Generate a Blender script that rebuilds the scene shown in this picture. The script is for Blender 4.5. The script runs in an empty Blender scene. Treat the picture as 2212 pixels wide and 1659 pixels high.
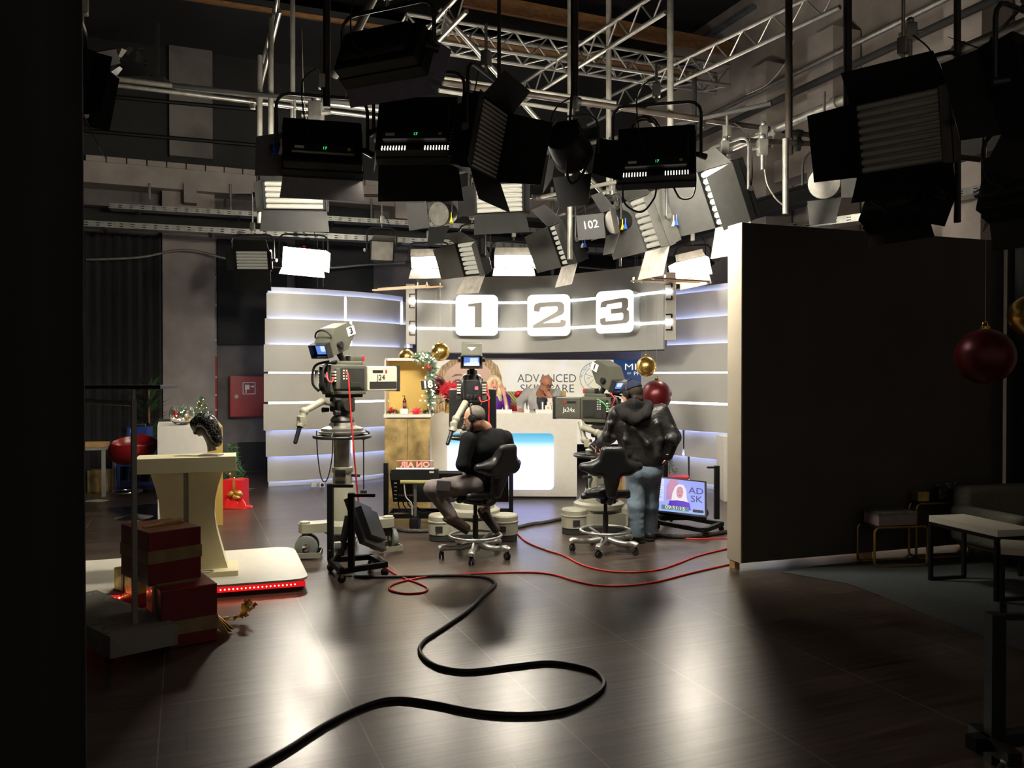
import bpy, bmesh, math, random
import numpy as np
from mathutils import Vector, Matrix

# ------------------------------------------------------------ camera, world, exposure
SC = bpy.context.scene
COL = SC.collection
random.seed(7)
FPX, CAMZ, PITCH = 1750.0, 1.72, math.radians(-0.6)      # focal length in pixels of the 2212 x 1659 frame
cam_data = bpy.data.cameras.new('camera')
cam_data.sensor_width = 36.0
cam_data.lens = 36.0 * FPX / 2212.0
cam_data.clip_start = 0.05
cam = bpy.data.objects.new('camera', cam_data)
cam.location = (0, 0, CAMZ)
cam.rotation_euler = (math.pi / 2 + PITCH, 0, 0)
COL.objects.link(cam)
SC.camera = cam
SC.view_settings.view_transform = 'Standard'
SC.view_settings.look = 'None'
SC.view_settings.exposure = 0.0
SC.view_settings.gamma = 1.0
SC.view_settings.use_curve_mapping = False
world = bpy.data.worlds.new('studio_dark')
world.use_nodes = True
world.node_tree.nodes['Background'].inputs[0].default_value = (1.0, 0.86, 0.72, 1)
world.node_tree.nodes['Background'].inputs[1].default_value = 0.14
SC.world = world

# strengths of the lamps (each lamp's light is its own glowing tubes, built further down)
E_KEY, E_BACK, E_DIM, E_LED = 210.0, 200.0, 0.45, 11.0

# ------------------------------------------------------------ measuring helpers
def _ray(px, py):
    a, b = (px - 1106.0) / FPX, -(py - 829.5) / FPX
    c, s = math.cos(PITCH), math.sin(PITCH)
    return Vector((a, c - s * b, s + c * b))
def P(px, py, Y):                       # the point at distance Y seen at a picture position
    d = _ray(px, py); t = Y / d.y
    return Vector((d.x * t, Y, CAMZ + d.z * t))
def G(px, py, z=0.0):                   # the point at height z seen there
    d = _ray(px, py); t = (z - CAMZ) / d.z
    return Vector((d.x * t, d.y * t, z))
def proj_x(v):
    c, s = math.cos(PITCH), math.sin(PITCH)
    dep = v.y * c + (v.z - CAMZ) * s
    return 1106.0 + FPX * v.x / dep
R = math.radians
TH = R(22)
U = Vector((math.cos(TH), math.sin(TH), 0)); V = Vector((-math.sin(TH), math.cos(TH), 0))

# ------------------------------------------------------------ mesh helpers
class MB:
    def __init__(s, M=None):
        s.v, s.f, s.M, s.ch, s.bv = [], [], (M or Matrix()), [], False
    def add(s, vs, fs, M=None):
        T = s.M @ M if M is not None else s.M
        o = len(s.v); s.ch.append((o, len(s.f)))
        s.v += [T @ Vector(p) for p in vs]
        s.f += [[i + o for i in f] for f in fs]
        return s
    def box(s, c, size, rot=None, bev=0.0, seg=2):
        x, y, z = size[0] / 2, size[1] / 2, size[2] / 2
        M = Matrix.Translation(c)
        if rot is not None: M = M @ (rot if isinstance(rot, Matrix) else Matrix.Rotation(rot, 4, 'Z'))
        if bev > 0:
            s.bv = True
            t = bmesh.new()
            bmesh.ops.create_cube(t, size=1.0)
            for q in t.verts: q.co = (q.co.x * size[0], q.co.y * size[1], q.co.z * size[2])
            bmesh.ops.bevel(t, geom=t.edges[:], offset=min(bev, min(size) * 0.49), segments=seg, affect='EDGES', profile=0.5)
            t.verts.index_update()
            s.add([q.co.copy() for q in t.verts], [[q.index for q in f.verts] for f in t.faces], M)
            t.free()
            return s
        vs = [(-x,-y,-z),(x,-y,-z),(x,y,-z),(-x,y,-z),(-x,-y,z),(x,-y,z),(x,y,z),(-x,y,z)]
        return s.add(vs, [(3,2,1,0),(4,5,6,7),(0,1,5,4),(1,2,6,5),(2,3,7,6),(3,0,4,7)], M)
    def prism(s, poly, d0, d1, plane='xz', M=None):
        """polygon in a plane, extruded along the third axis from d0 to d1"""
        def mk(a, b, d): return (a, d, b) if plane == 'xz' else ((a, b, d) if plane == 'xy' else (d, a, b))
        n = len(poly)
        vs = [mk(a, b, d0) for a, b in poly] + [mk(a, b, d1) for a, b in poly]
        fs = [list(range(n)), list(range(2 * n - 1, n - 1, -1))] + [(i, i + n, (i + 1) % n + n, (i + 1) % n) for i in range(n)]
        return s.add(vs, fs, M)
    def tube(s, pts, r, seg=8, caps=True, closed=False):
        pts = [Vector(p) for p in pts]; n = len(pts)
        rr = r if isinstance(r, (list, tuple)) else [r] * n
        vs, fs, nrm = [], [], None
        for i, p in enumerate(pts):
            a = pts[i - 1] if (i or closed) else pts[0]
            b = pts[(i + 1) % n] if (i < n - 1 or closed) else pts[-1]
            t = (b - a)
            t = t.normalized() if t.length > 1e-9 else Vector((0, 0, 1))
            if nrm is None:
                nrm = t.orthogonal().normalized()
            else:
                nrm = (nrm - t * nrm.dot(t))
                nrm = nrm.normalized() if nrm.length > 1e-6 else t.orthogonal().normalized()
            bn = t.cross(nrm)
            for k in range(seg):
                w = 2 * math.pi * k / seg
                vs.append(p + (nrm * math.cos(w) + bn * math.sin(w)) * rr[i])
        for i in range(n if closed else n - 1):
            j = (i + 1) % n
            for k in range(seg):
                l = (k + 1) % seg
                fs.append((i * seg + k, i * seg + l, j * seg + l, j * seg + k))
        if caps and not closed:
            fs.append(list(range(seg - 1, -1, -1))); fs.append([(n - 1) * seg + k for k in range(seg)])
        return s.add(vs, fs)
    def cyl(s, p0, p1, r0, r1=None, seg=16):
        return s.tube([p0, p1], [r0, r0 if r1 is None else r1], seg)
    def lathe(s, prof, seg=24, M=None, c=(0, 0, 0)):
        vs, fs = [], []
        for r, z in prof:
            for k in range(seg):
                w = 2 * math.pi * k / seg
                vs.append((c[0] + r * math.cos(w), c[1] + r * math.sin(w), c[2] + z))
        n = len(prof)
        for i in range(n - 1):
            for k in range(seg):
                l = (k + 1) % seg
                fs.append((i * seg + k, i * seg + l, (i + 1) * seg + l, (i + 1) * seg + k))
        if prof[0][0] > 1e-4: fs.append(list(range(seg - 1, -1, -1)))
        if prof[-1][0] > 1e-4: fs.append([(n - 1) * seg + k for k in range(seg)])
        return s.add(vs, fs, M)
    def ball(s, c, r, seg=16, M=None):
        rs = r if isinstance(r, (list, tuple)) else (r, r, r)
        n = max(6, seg // 2)
        prof = [(max(1e-5, math.sin(math.pi * i / n)), -math.cos(math.pi * i / n)) for i in range(n + 1)]
        T = Matrix.Translation(c) @ (M if M is not None else Matrix()) @ Matrix.Diagonal((rs[0], rs[1], rs[2], 1))
        return s.lathe(prof, seg, T)
    def quad(s, a, b, c, d): return s.add([a, b, c, d], [(0, 1, 2, 3)])
    def sheet(s, a, b, c, d, t):
        """a flat plate with real thickness"""
        a, b, c, d = Vector(a), Vector(b), Vector(c), Vector(d)
        n = (b - a).cross(d - a).normalized() * (t / 2)
        vs = [a + n, b + n, c + n, d + n, a - n, b - n, c - n, d - n]
        return s.add(vs, [(0,1,2,3),(7,6,5,4),(0,4,5,1),(1,5,6,2),(2,6,7,3),(3,7,4,0)])
    def build(s, name, mat, parent=None, sharp=38, flat=False, weld=True):
        me = bpy.data.meshes.new(name)
        bm = bmesh.new()
        vv = [bm.verts.new(p) for p in s.v]
        for f in s.f:
            try: bm.faces.new([vv[i] for i in f])
            except ValueError: pass
        if weld: bmesh.ops.remove_doubles(bm, verts=bm.verts[:], dist=1e-5)
        bmesh.ops.recalc_face_normals(bm, faces=bm.faces[:])
        lim = R(sharp)
        for f in bm.faces: f.smooth = not flat
        for e in bm.edges:
            e.smooth = len(e.link_faces) == 2 and e.calc_face_angle(0) < lim
        bm.to_mesh(me); bm.free()
        o = link(name, me, mat, parent)
        if s.bv: w = o.modifiers.new('even_shading', 'WEIGHTED_NORMAL'); w.keep_sharp = True; w.weight = 90
        return o
def each(mb, name, mat, parent):
    """every piece added to the builder becomes a part of its own"""
    ends = mb.ch[1:] + [(len(mb.v), len(mb.f))]
    for (v0, f0), (v1, f1) in zip(mb.ch, ends):
        q = MB(); q.add(mb.v[v0:v1], [[i - v0 for i in f] for f in mb.f[f0:f1]]); q.build(name, mat, parent)
def link(name, me, mat, parent=None):
    o = bpy.data.objects.new(name, me)
    COL.objects.link(o)
    if mat is not None: me.materials.append(mat)
    if parent is not None: o.parent = parent
    return o
def tag(o, label, cat, group=None):
    o['label'] = label; o['category'] = cat
    if group: o['group'] = group
    return o
def thing(name, loc, label, cat, group=None, rz=0.0):
    o = bpy.data.objects.new(name, None)
    COL.objects.link(o)
    o.empty_display_size = 0.1
    o.location = loc; o.rotation_euler = (0, 0, rz)
    return tag(o, label, cat, group)
def struct(o):
    o['kind'] = 'structure'
    return o
def copy_thing(t, loc, rz, label):
    c = t.copy(); COL.objects.link(c); c.location = loc; c.rotation_euler = (0, 0, rz); c['label'] = label
    for ch in t.children:
        d = ch.copy(); COL.objects.link(d); d.parent = c
        for g in ch.children:
            e = g.copy(); COL.objects.link(e); e.parent = d
    return c
def spline(pts, n=8, closed=False):
    pts = [Vector(p) for p in pts]; m = len(pts); out = []
    for i in range(m if closed else m - 1):
        if closed: p0, p1, p2, p3 = pts[i - 1], pts[i], pts[(i + 1) % m], pts[(i + 2) % m]
        else: p0, p1, p2, p3 = pts[max(i - 1, 0)], pts[i], pts[i + 1], pts[min(i + 2, m - 1)]
        for k in range(n):
            t = k / n
            out.append(0.5 * ((2 * p1) + (p2 - p0) * t + (2 * p0 - 5 * p1 + 4 * p2 - p3) * t * t + (3 * p1 - p0 - 3 * p2 + p3) * t ** 3))
    if not closed: out.append(pts[-1])
    return out
def rrect(w, h, r, n=6, cx=0, cz=0):
    out = []
    for sx, sz, a0 in ((1, 1, 0), (-1, 1, 90), (-1, -1, 180), (1, -1, 270)):
        for k in range(n + 1):
            a = R(a0 + 90 * k / n)
            out.append((cx + sx * (w / 2 - r) + r * math.cos(a), cz + sz * (h / 2 - r) + r * math.sin(a)))
    return out
def text_mb(body, size, M, depth=0.002, spacing=1.0, align='CENTER', xs=1.0, bold=0.0, outline=0):
    cu = bpy.data.curves.new('lettering', 'FONT')
    cu.body = body; cu.size = size; cu.align_x = align; cu.align_y = 'CENTER'
    cu.extrude = depth; cu.space_character = spacing; cu.offset = bold; cu.resolution_u = 3
    if outline: cu.fill_mode = 'NONE'; cu.extrude = 0; cu.bevel_depth = outline; cu.bevel_resolution = 0
    o = bpy.data.objects.new('lettering', cu); COL.objects.link(o)
    bpy.context.view_layer.update()
    me = bpy.data.meshes.new_from_object(o.evaluated_get(bpy.context.evaluated_depsgraph_get()))
    mb = MB(M @ Matrix.Rotation(R(90), 4, 'X') @ Matrix.Diagonal((xs, 1, 1, 1)))
    mb.add([v.co.copy() for v in me.vertices], [list(p.vertices) for p in me.polygons])
    bpy.data.objects.remove(o); bpy.data.curves.remove(cu); bpy.data.meshes.remove(me)
    return mb

# ------------------------------------------------------------ procedural materials
def c8(r, g, b):
    f = lambda u: (u / 255 / 12.92) if u / 255 <= 0.04045 else ((u / 255 + 0.055) / 1.055) ** 2.4
    return (f(r), f(g), f(b), 1.0)
def mat(name, col, rough=0.5, metal=0.0, var=0.12, scale=14.0, bump=0.0, rvar=0.1, coat=0.0, emit=None, es=0.0, trans=0.0, stretch=None, bscale=None, spec=0.5, sheen=0.0):
    m = bpy.data.materials.new(name); m.use_nodes = True
    nt = m.node_tree; n = nt.nodes; l = nt.links
    b = n['Principled BSDF']
    co = n.new('ShaderNodeTexCoord')
    src = co.outputs['Object']
    if stretch:
        mp = n.new('ShaderNodeMapping'); mp.inputs['Scale'].default_value = stretch
        l.new(src, mp.inputs['Vector']); src = mp.outputs['Vector']
    no = n.new('ShaderNodeTexNoise'); no.inputs['Scale'].default_value = scale; no.inputs['Detail'].default_value = 4
    l.new(src, no.inputs['Vector'])
    r = n.new('ShaderNodeValToRGB')
    k0, k1 = 1 - var, 1 + var
    r.color_ramp.elements[0].position = 0.3; r.color_ramp.elements[1].position = 0.7
    r.color_ramp.elements[0].color = (col[0] * k0, col[1] * k0, col[2] * k0, 1)
    r.color_ramp.elements[1].color = (min(col[0] * k1, 1), min(col[1] * k1, 1), min(col[2] * k1, 1), 1)
    l.new(no.outputs['Fac'], r.inputs['Fac']); l.new(r.outputs['Color'], b.inputs['Base Color'])
    if rvar:
        mr = n.new('ShaderNodeMapRange')
        mr.inputs['To Min'].default_value = max(0.02, rough * (1 - rvar)); mr.inputs['To Max'].default_value = min(1, rough * (1 + rvar))
        l.new(no.outputs['Fac'], mr.inputs['Value']); l.new(mr.outputs['Result'], b.inputs['Roughness'])
    else: b.inputs['Roughness'].default_value = rough
    b.inputs['Metallic'].default_value = metal
    b.inputs['Coat Weight'].default_value = coat
    b.inputs['Transmission Weight'].default_value = trans
    b.inputs['Specular IOR Level'].default_value = spec
    b.inputs['Sheen Weight'].default_value = sheen
    if bump:
        no2 = n.new('ShaderNodeTexNoise'); no2.inputs['Scale'].default_value = bscale or scale * 4; no2.inputs['Detail'].default_value = 5
        l.new(src, no2.inputs['Vector'])
        bp = n.new('ShaderNodeBump'); bp.inputs['Strength'].default_value = bump; bp.inputs['Distance'].default_value = 0.02
        l.new(no2.outputs['Fac'], bp.inputs['Height']); l.new(bp.outputs['Normal'], b.inputs['Normal'])
    if emit:
        b.inputs['Emission Color'].default_value = emit; b.inputs['Emission Strength'].default_value = es
    return m
def glow(name, col, s): return mat(name, (0.8, 0.8, 0.8, 1), 0.5, var=0.0, rvar=0, emit=col, es=s)

M_BLACK = mat('black_painted_metal', (0.007, 0.007, 0.007, 1), 0.55, var=0.25, spec=0.2)
M_BLACKS = mat('black_satin_plastic', (0.015, 0.015, 0.016, 1), 0.38, var=0.2)
M_RUBBER = mat('black_rubber', (0.012, 0.012, 0.012, 1), 0.8, var=0.2)
M_DOOR = mat('grey_barn_door_paint', (0.045, 0.045, 0.042, 1), 0.5, var=0.15)
M_DOORL = mat('pale_worn_barn_door', (0.20, 0.19, 0.17, 1), 0.45, var=0.25, scale=9)
M_STEEL = mat('galvanised_steel', (0.34, 0.33, 0.30, 1), 0.38, 0.8, var=0.2)
M_PIPE = mat('grey_painted_pipe', (0.24, 0.23, 0.20, 1), 0.42, 0.3, var=0.2, scale=8)
M_ALU = mat('truss_aluminium', (0.36, 0.35, 0.32, 1), 0.36, 0.8, var=0.15)
M_DPIPE = mat('dark_brown_pipe', (0.030, 0.023, 0.018, 1), 0.45, 0.2, var=0.4, scale=6)
M_CHROME = mat('chrome', (0.75, 0.75, 0.75, 1), 0.16, 1.0, var=0.05)
M_LEAFW = mat('white_lit_barn_door', (0.42, 0.40, 0.35, 1), 0.45, var=0.3, scale=9)  # paler colour for bottom leaves, lamp light on them painted in
M_REFL = mat('lamp_reflector', (0.55, 0.55, 0.52, 1), 0.3, 0.7, var=0.1)
M_TUBE = mat('unlit_lamp_tube', (0.45, 0.44, 0.38, 1), 0.35, var=0.05)
M_TUBED = mat('dimmed_lamp_tube', (0.10, 0.096, 0.08, 1), 0.4, var=0, emit=(1.0, 0.93, 0.72, 1), es=E_DIM)
M_TUBEG = mat('glowing_unlit_tube', (0.12, 0.115, 0.10, 1), 0.4, var=0, emit=(1.0, 0.93, 0.72, 1), es=E_DIM * 0.3)  # faint glow put into the tubes of an unlit lamp
M_TUBEB = glow('bright_side_tube', (1.0, 0.88, 0.66, 1), 11.0)
M_KEY = glow('lit_key_tube', (1.0, 0.92, 0.77, 1), E_KEY)
M_BACKL = glow('lit_back_light_diffuser', (1.0, 0.90, 0.74, 1), E_BACK)
M_GREEN = glow('green_led_digits', (0.05, 1.0, 0.2, 1), 1.0)
M_SLOT = glow('lit_vent_slot', (1.0, 0.95, 0.85, 1), 2.0)
M_RED = mat('red_plastic', c8(190, 20, 22), 0.4, var=0.1)
M_WHITEP = mat('white_plastic', (0.72, 0.72, 0.70, 1), 0.4, var=0.05)
M_BLUEP = mat('blue_plastic', c8(30, 80, 190), 0.4, var=0.1)
M_YELP = mat('yellow_plastic', c8(205, 180, 40), 0.4, var=0.1)
M_LED = glow('white_led_strip', (0.90, 0.93, 1.0, 1), E_LED)
M_LEDB = glow('blue_white_led_strip', (0.42, 0.50, 1.0, 1), E_LED * 1.6)
M_PAPER = mat('white_card', (0.75, 0.74, 0.70, 1), 0.6, var=0.04)
# ============================================================ THE SETTING
def floor_material():
    m = bpy.data.materials.new('dark_plank_flooring'); m.use_nodes = True
    nt = m.node_tree; n = nt.nodes; l = nt.links; b = n['Principled BSDF']
    co = n.new('ShaderNodeTexCoord'); mp = n.new('ShaderNodeMapping')
    mp.inputs['Rotation'].default_value = (0, 0, -TH)
    l.new(co.outputs['Object'], mp.inputs['Vector'])
    br = n.new('ShaderNodeTexBrick')
    br.inputs['Scale'].default_value = 1.0; br.inputs['Brick Width'].default_value = 1.35; br.inputs['Row Height'].default_value = 0.19
    br.inputs['Mortar Size'].default_value = 0.0025; br.inputs['Mortar Smooth'].default_value = 0.2
    br.inputs['Color1'].default_value = (0.082, 0.060, 0.048, 1); br.inputs['Color2'].default_value = (0.055, 0.040, 0.033, 1)
    br.inputs['Mortar'].default_value = (0.020, 0.016, 0.013, 1)
    l.new(mp.outputs['Vector'], br.inputs['Vector'])
    st = n.new('ShaderNodeMapping'); st.inputs['Scale'].default_value = (0.9, 26, 1)
    l.new(mp.outputs['Vector'], st.inputs['Vector'])
    gr = n.new('ShaderNodeTexNoise'); gr.inputs['Scale'].default_value = 1.6; gr.inputs['Detail'].default_value = 6; gr.inputs['Roughness'].default_value = 0.5
    l.new(st.outputs['Vector'], gr.inputs['Vector'])
    rp = n.new('ShaderNodeValToRGB'); rp.color_ramp.elements[0].position = 0.32; rp.color_ramp.elements[1].position = 0.68
    rp.color_ramp.elements[0].color = (0.50, 0.48, 0.47, 1); rp.color_ramp.elements[1].color = (1.55, 1.52, 1.5, 1)
    l.new(gr.outputs['Fac'], rp.inputs['Fac'])
    mx = n.new('ShaderNodeMix'); mx.data_type = 'RGBA'; mx.blend_type = 'MULTIPLY'; mx.inputs[0].default_value = 1.0
    l.new(br.outputs['Color'], mx.inputs[6]); l.new(rp.outputs['Color'], mx.inputs[7])
    # worn pale joints between the flooring sheets
    sp = n.new('ShaderNodeSeparateXYZ'); l.new(mp.outputs['Vector'], sp.inputs[0])
    def line(sock, period, off, half):
        a = n.new('ShaderNodeMath'); a.operation = 'ADD'; a.inputs[1].default_value = off; l.new(sock, a.inputs[0])
        p = n.new('ShaderNodeMath'); p.operation = 'PINGPONG'; p.inputs[1].default_value = period / 2; l.new(a.outputs[0], p.inputs[0])
        q = n.new('ShaderNodeMath'); q.operation = 'LESS_THAN'; q.inputs[1].default_value = half; l.new(p.outputs[0], q.inputs[0])
        return q.outputs[0]
    lx = line(sp.outputs['X'], 0.92, 0.96 + 0.08, 0.0035); ly = line(sp.outputs['Y'], 2.44, 0.3, 0.003)
    mxl = n.new('ShaderNodeMath'); mxl.operation = 'MAXIMUM'; l.new(lx, mxl.inputs[0]); l.new(ly, mxl.inputs[1])
    nb = n.new('ShaderNodeTexNoise'); nb.inputs['Scale'].default_value = 5; l.new(co.outputs['Object'], nb.inputs['Vector'])
    ml = n.new('ShaderNodeMath'); ml.operation = 'MULTIPLY'; l.new(mxl.outputs[0], ml.inputs[0]); l.new(nb.outputs['Fac'], ml.inputs[1])
    mx2 = n.new('ShaderNodeMix'); mx2.data_type = 'RGBA'
    l.new(ml.outputs[0], mx2.inputs[0]); l.new(mx.outputs[2], mx2.inputs[6]); mx2.inputs[7].default_value = (0.34, 0.29, 0.24, 1)
    l.new(mx2.outputs[2], b.inputs['Base Color'])
    bl = n.new('ShaderNodeTexNoise'); bl.inputs['Scale'].default_value = 2.2; bl.inputs['Detail'].default_value = 5
    l.new(co.outputs['Object'], bl.inputs['Vector'])
    mr = n.new('ShaderNodeMapRange'); mr.inputs['To Min'].default_value = 0.27; mr.inputs['To Max'].default_value = 0.30
    l.new(bl.outputs['Fac'], mr.inputs['Value']); l.new(mr.outputs['Result'], b.inputs['Roughness'])
    b.inputs['Specular IOR Level'].default_value = 0.5
    fi = n.new('ShaderNodeTexNoise'); fi.inputs['Scale'].default_value = 30; l.new(co.outputs['Object'], fi.inputs['Vector'])
    ad = n.new('ShaderNodeMath'); ad.operation = 'ADD'; l.new(fi.outputs['Fac'], ad.inputs[0]); l.new(gr.outputs['Fac'], ad.inputs[1])
    bp = n.new('ShaderNodeBump'); bp.inputs['Strength'].default_value = 0.014; bp.inputs['Distance'].default_value = 0.01
    l.new(ad.outputs[0], bp.inputs['Height']); l.new(bp.outputs['Normal'], b.inputs['Normal'])
    return m

M_FLOOR = floor_material()
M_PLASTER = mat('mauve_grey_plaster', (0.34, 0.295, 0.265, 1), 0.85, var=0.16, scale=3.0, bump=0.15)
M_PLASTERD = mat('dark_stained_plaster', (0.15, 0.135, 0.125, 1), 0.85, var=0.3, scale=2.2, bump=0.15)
M_CLAD = mat('black_wall_cladding', (0.016, 0.015, 0.015, 1), 0.8, var=0.3, scale=3.0)
M_CEIL = mat('black_ceiling', (0.012, 0.011, 0.010, 1), 0.9, var=0.2)
M_SOFF = mat('dark_soffit_board', (0.022, 0.021, 0.020, 1), 0.85, var=0.25, scale=2.0)
M_WOODO = mat('orange_brown_timber', (0.30, 0.15, 0.06, 1), 0.6, var=0.3, scale=3.0, stretch=(1, 8, 8))
M_WOODY = mat('yellow_pine', (0.50, 0.30, 0.12, 1), 0.55, var=0.25, scale=4.0, stretch=(2, 12, 12))
M_DRAPE = mat('black_molton_drape', (0.010, 0.009, 0.009, 1), 0.95, var=0.3, scale=5, sheen=0.15)

struct(MB().add([(-9.5, 0.2, 0), (9.5, 0.2, 0), (9.5, 21, 0), (-9.5, 21, 0), (-9.5, 0.2, -0.1), (9.5, 0.2, -0.1), (9.5, 21, -0.1), (-9.5, 21, -0.1)],
                [(0,1,2,3),(7,6,5,4),(0,4,5,1),(1,5,6,2),(2,6,7,3),(3,7,4,0)]).build('floor', M_FLOOR))

BP = Vector((-4.66, 14.4, 0))            # a point of the back wall, which runs along U
RP = Vector((6.0, 9.0, 0))               # a point of the right wall, which runs along V
def on_back(px, py, off=0.0):
    d = _ray(px, py); p0 = BP - V * off
    t = (p0 - Vector((0, 0, CAMZ))).dot(V) / d.dot(V)
    return Vector((0, 0, CAMZ)) + d * t
def on_right(px, py, off=0.0):
    d = _ray(px, py); p0 = RP - U * off
    t = (p0 - Vector((0, 0, CAMZ))).dot(U) / d.dot(U)
    return Vector((0, 0, CAMZ)) + d * t
def back_box(x0, x1, z0, z1, off, dep, y=600):
    a, b = on_back(x0, y, off), on_back(x1, y, off)
    c = (a + b) / 2 + V * (dep / 2); c.z = (z0 + z1) / 2
    return MB().box(c, ((b - a).length, dep, z1 - z0), TH)
CEILZ = 8.2
wb = MB(); c = BP + U * 3.5 + V * 0.1; wb.box((c.x, c.y, CEILZ / 2), (20, 0.2, CEILZ), TH)
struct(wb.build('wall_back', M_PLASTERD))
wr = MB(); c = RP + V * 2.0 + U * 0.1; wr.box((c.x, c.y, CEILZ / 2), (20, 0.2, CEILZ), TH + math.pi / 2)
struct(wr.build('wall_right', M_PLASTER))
wl = MB(); c = Vector((-8.3, 9.0, 0)); wl.box((c.x, c.y, CEILZ / 2), (20, 0.2, CEILZ), TH + math.pi / 2)
struct(wl.build('wall_left', M_CLAD))
struct(MB().box((0, 10, CEILZ + 0.1), (26, 26, 0.2)).build('ceiling', M_CEIL))

# dark soffit slabs around the roof well, edged with timber
a, b = G(250, -20, 7.3), G(1640, 190, 7.3)
e = (b - a).normalized(); nrm = Vector((-e.y, e.x, 0))
sl = MB(); c = (a + b) / 2 + nrm * 2.5; sl.box((c.x, c.y, 7.4), ((b - a).length + 8, 5.0, 0.2), math.atan2(e.y, e.x))
struct(sl.build('trim_1', M_SOFF))
tb = MB(); tb.box(((a + b) / 2) - nrm * 0.03 + Vector((0, 0, 0.04)), ((b - a).length + 3, 0.06, 0.06), math.atan2(e.y, e.x))
struct(tb.build('trim_2', M_WOODO))
a, b = G(1900, 10, 7.0), G(1570, 178, 7.0)
e = (b - a).normalized(); nrm = Vector((e.y, -e.x, 0))
sl = MB(); c = (a + b) / 2 + nrm * 1.6 - e * 1.5; sl.box((c.x, c.y, 7.12), ((b - a).length + 7, 3.2, 0.2), math.atan2(e.y, e.x))
struct(sl.build('trim_3', M_SOFF))
tb = MB(); tb.box(((a + b) / 2) - nrm * 0.03 + Vector((0, 0, 0.1)), ((b - a).length, 0.06, 0.09), math.atan2(e.y, e.x))
struct(tb.build('trim_4', M_WOODY))
a, b = G(1000, -4, 7.4), G(1585, 108, 7.4)
e = (b - a).normalized()
tb = MB(); tb.box((a + b) / 2, ((b - a).length, 0.07, 0.24), math.atan2(e.y, e.x))
struct(tb.build('trim_5', M_WOODO))
# open hatch frame in the soffit at upper right
hf = MB()
for p, q in (((1845, 40), (1930, 55)), ((1930, 55), (1895, 75)), ((1840, 62), (1895, 74)), ((1812, 75), (1868, 85))):
    p, q = G(*p, 6.98), G(*q, 6.98); e = q - p
    hf.box((p + q) / 2, (e.length, 0.05, 0.05), math.atan2(e.y, e.x))
struct(hf.build('trim_6', M_WOODY))

# back wall: black upper cladding, concrete ledge with a brick course, pillars, lower recess
zl1, zl0 = on_back(300, 357, 0.5).z, on_back(300, 402, 0.5).z
o = MB(); c = BP + U * 3.5 - V * 0.25; o.box((c.x, c.y, (zl0 + zl1) / 2), (20, 0.5, zl1 - zl0), TH)
struct(o.build('trim_7', M_PLASTER))
o = MB()
s0 = (on_back(185, 350, 0.5) - BP).dot(U)
for k in range(30):
    c = BP + U * (s0 + 0.14 + k * 0.3) - V * 0.36
    o.box((c.x, c.y, zl1 + 0.055), (0.285, 0.24, 0.10), TH, bev=0.008, seg=1)
struct(o.build('trim_8', M_PLASTER))
o = MB(); c = BP + U * 3.5 - V * 0.03; o.box((c.x, c.y, (zl1 + CEILZ) / 2), (20, 0.06, CEILZ - zl1), TH)
struct(o.build('trim_9', M_CLAD))
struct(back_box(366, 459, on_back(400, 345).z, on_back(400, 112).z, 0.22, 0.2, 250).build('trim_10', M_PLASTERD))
struct(back_box(351, 464, 0, zl0, 0.30, 0.3).build('trim_11', M_PLASTER))
struct(back_box(470, 620, on_back(500, 745).z, on_back(500, 520).z, 0.14, 0.12).build('trim_12', M_CLAD))
struct(back_box(514, 640, 0.02, on_back(540, 955).z, 0.04, 0.04, 980).build('trim_13', M_CLAD))  # dark board standing in for a shaded opening at the wall foot
struct(back_box(640, 807, 1.2, 5.0, 0.1, 0.08).build('trim_14', M_CLAD))
struct(back_box(930, 1330, 1.2, 5.0, 0.1, 0.08).build('trim_15', M_CLAD))
# brackets under the ledge
for k, x in enumerate((411, 868, 1300)):
    struct(back_box(x - 14, x + 14, zl0 - 0.22, zl0 + 0.1, 0.56, 0.4, 400).build('trim_%d' % (16 + k), M_PLASTER))
# two dark rails crossing the upper pillar
for k, (y0, y1) in enumerate(((212, 232), (290, 308))):
    a, b = on_back(185, y0 - 8, 0.3), on_back(560, y1 + 6, 0.3)
    struct(MB().tube([a, b], 0.035, 8).build('trim_%d' % (19 + k), M_BLACK))
# steel beam below the ledge
o = MB(); c = BP + U * 4.5 - V * 0.5
for dz, hh, dd in ((0, 0.03, 0.22), (-0.26, 0.03, 0.22), (-0.13, 0.25, 0.02)):
    o.box((c.x, c.y, 4.42 + dz), (18, dd, hh), TH)
struct(o.build('trim_21', M_SOFF))
# right wall: ledge, pillars and pale beam ends
o = MB(); c = RP + V * 2 - U * 0.2; o.box((c.x, c.y, (zl0 + zl1) / 2 - 0.1), (20, 0.4, zl1 - zl0), TH + math.pi / 2)
struct(o.build('trim_22', M_PLASTER))
for k, x in enumerate((1660, 1800, 2110)):
    a = on_right(x, 300, 0.3)
    struct(MB().box((a.x, a.y, 3.3), (0.5, 0.5, 6.6), TH).build('trim_%d' % (23 + k), M_PLASTER))
a, b = on_right(1330, 430, 0.6), on_right(2230, 210, 0.6); a.z = b.z = 4.45
e = b - a
o = MB()
for dz, hh, dd in ((0, 0.03, 0.2), (-0.24, 0.03, 0.2), (-0.12, 0.22, 0.02)):
    o.box((a + b) / 2 + Vector((0, 0, dz)), (e.length, dd, hh), math.atan2(e.y, e.x))
struct(o.build('trim_26', M_SOFF))

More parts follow.
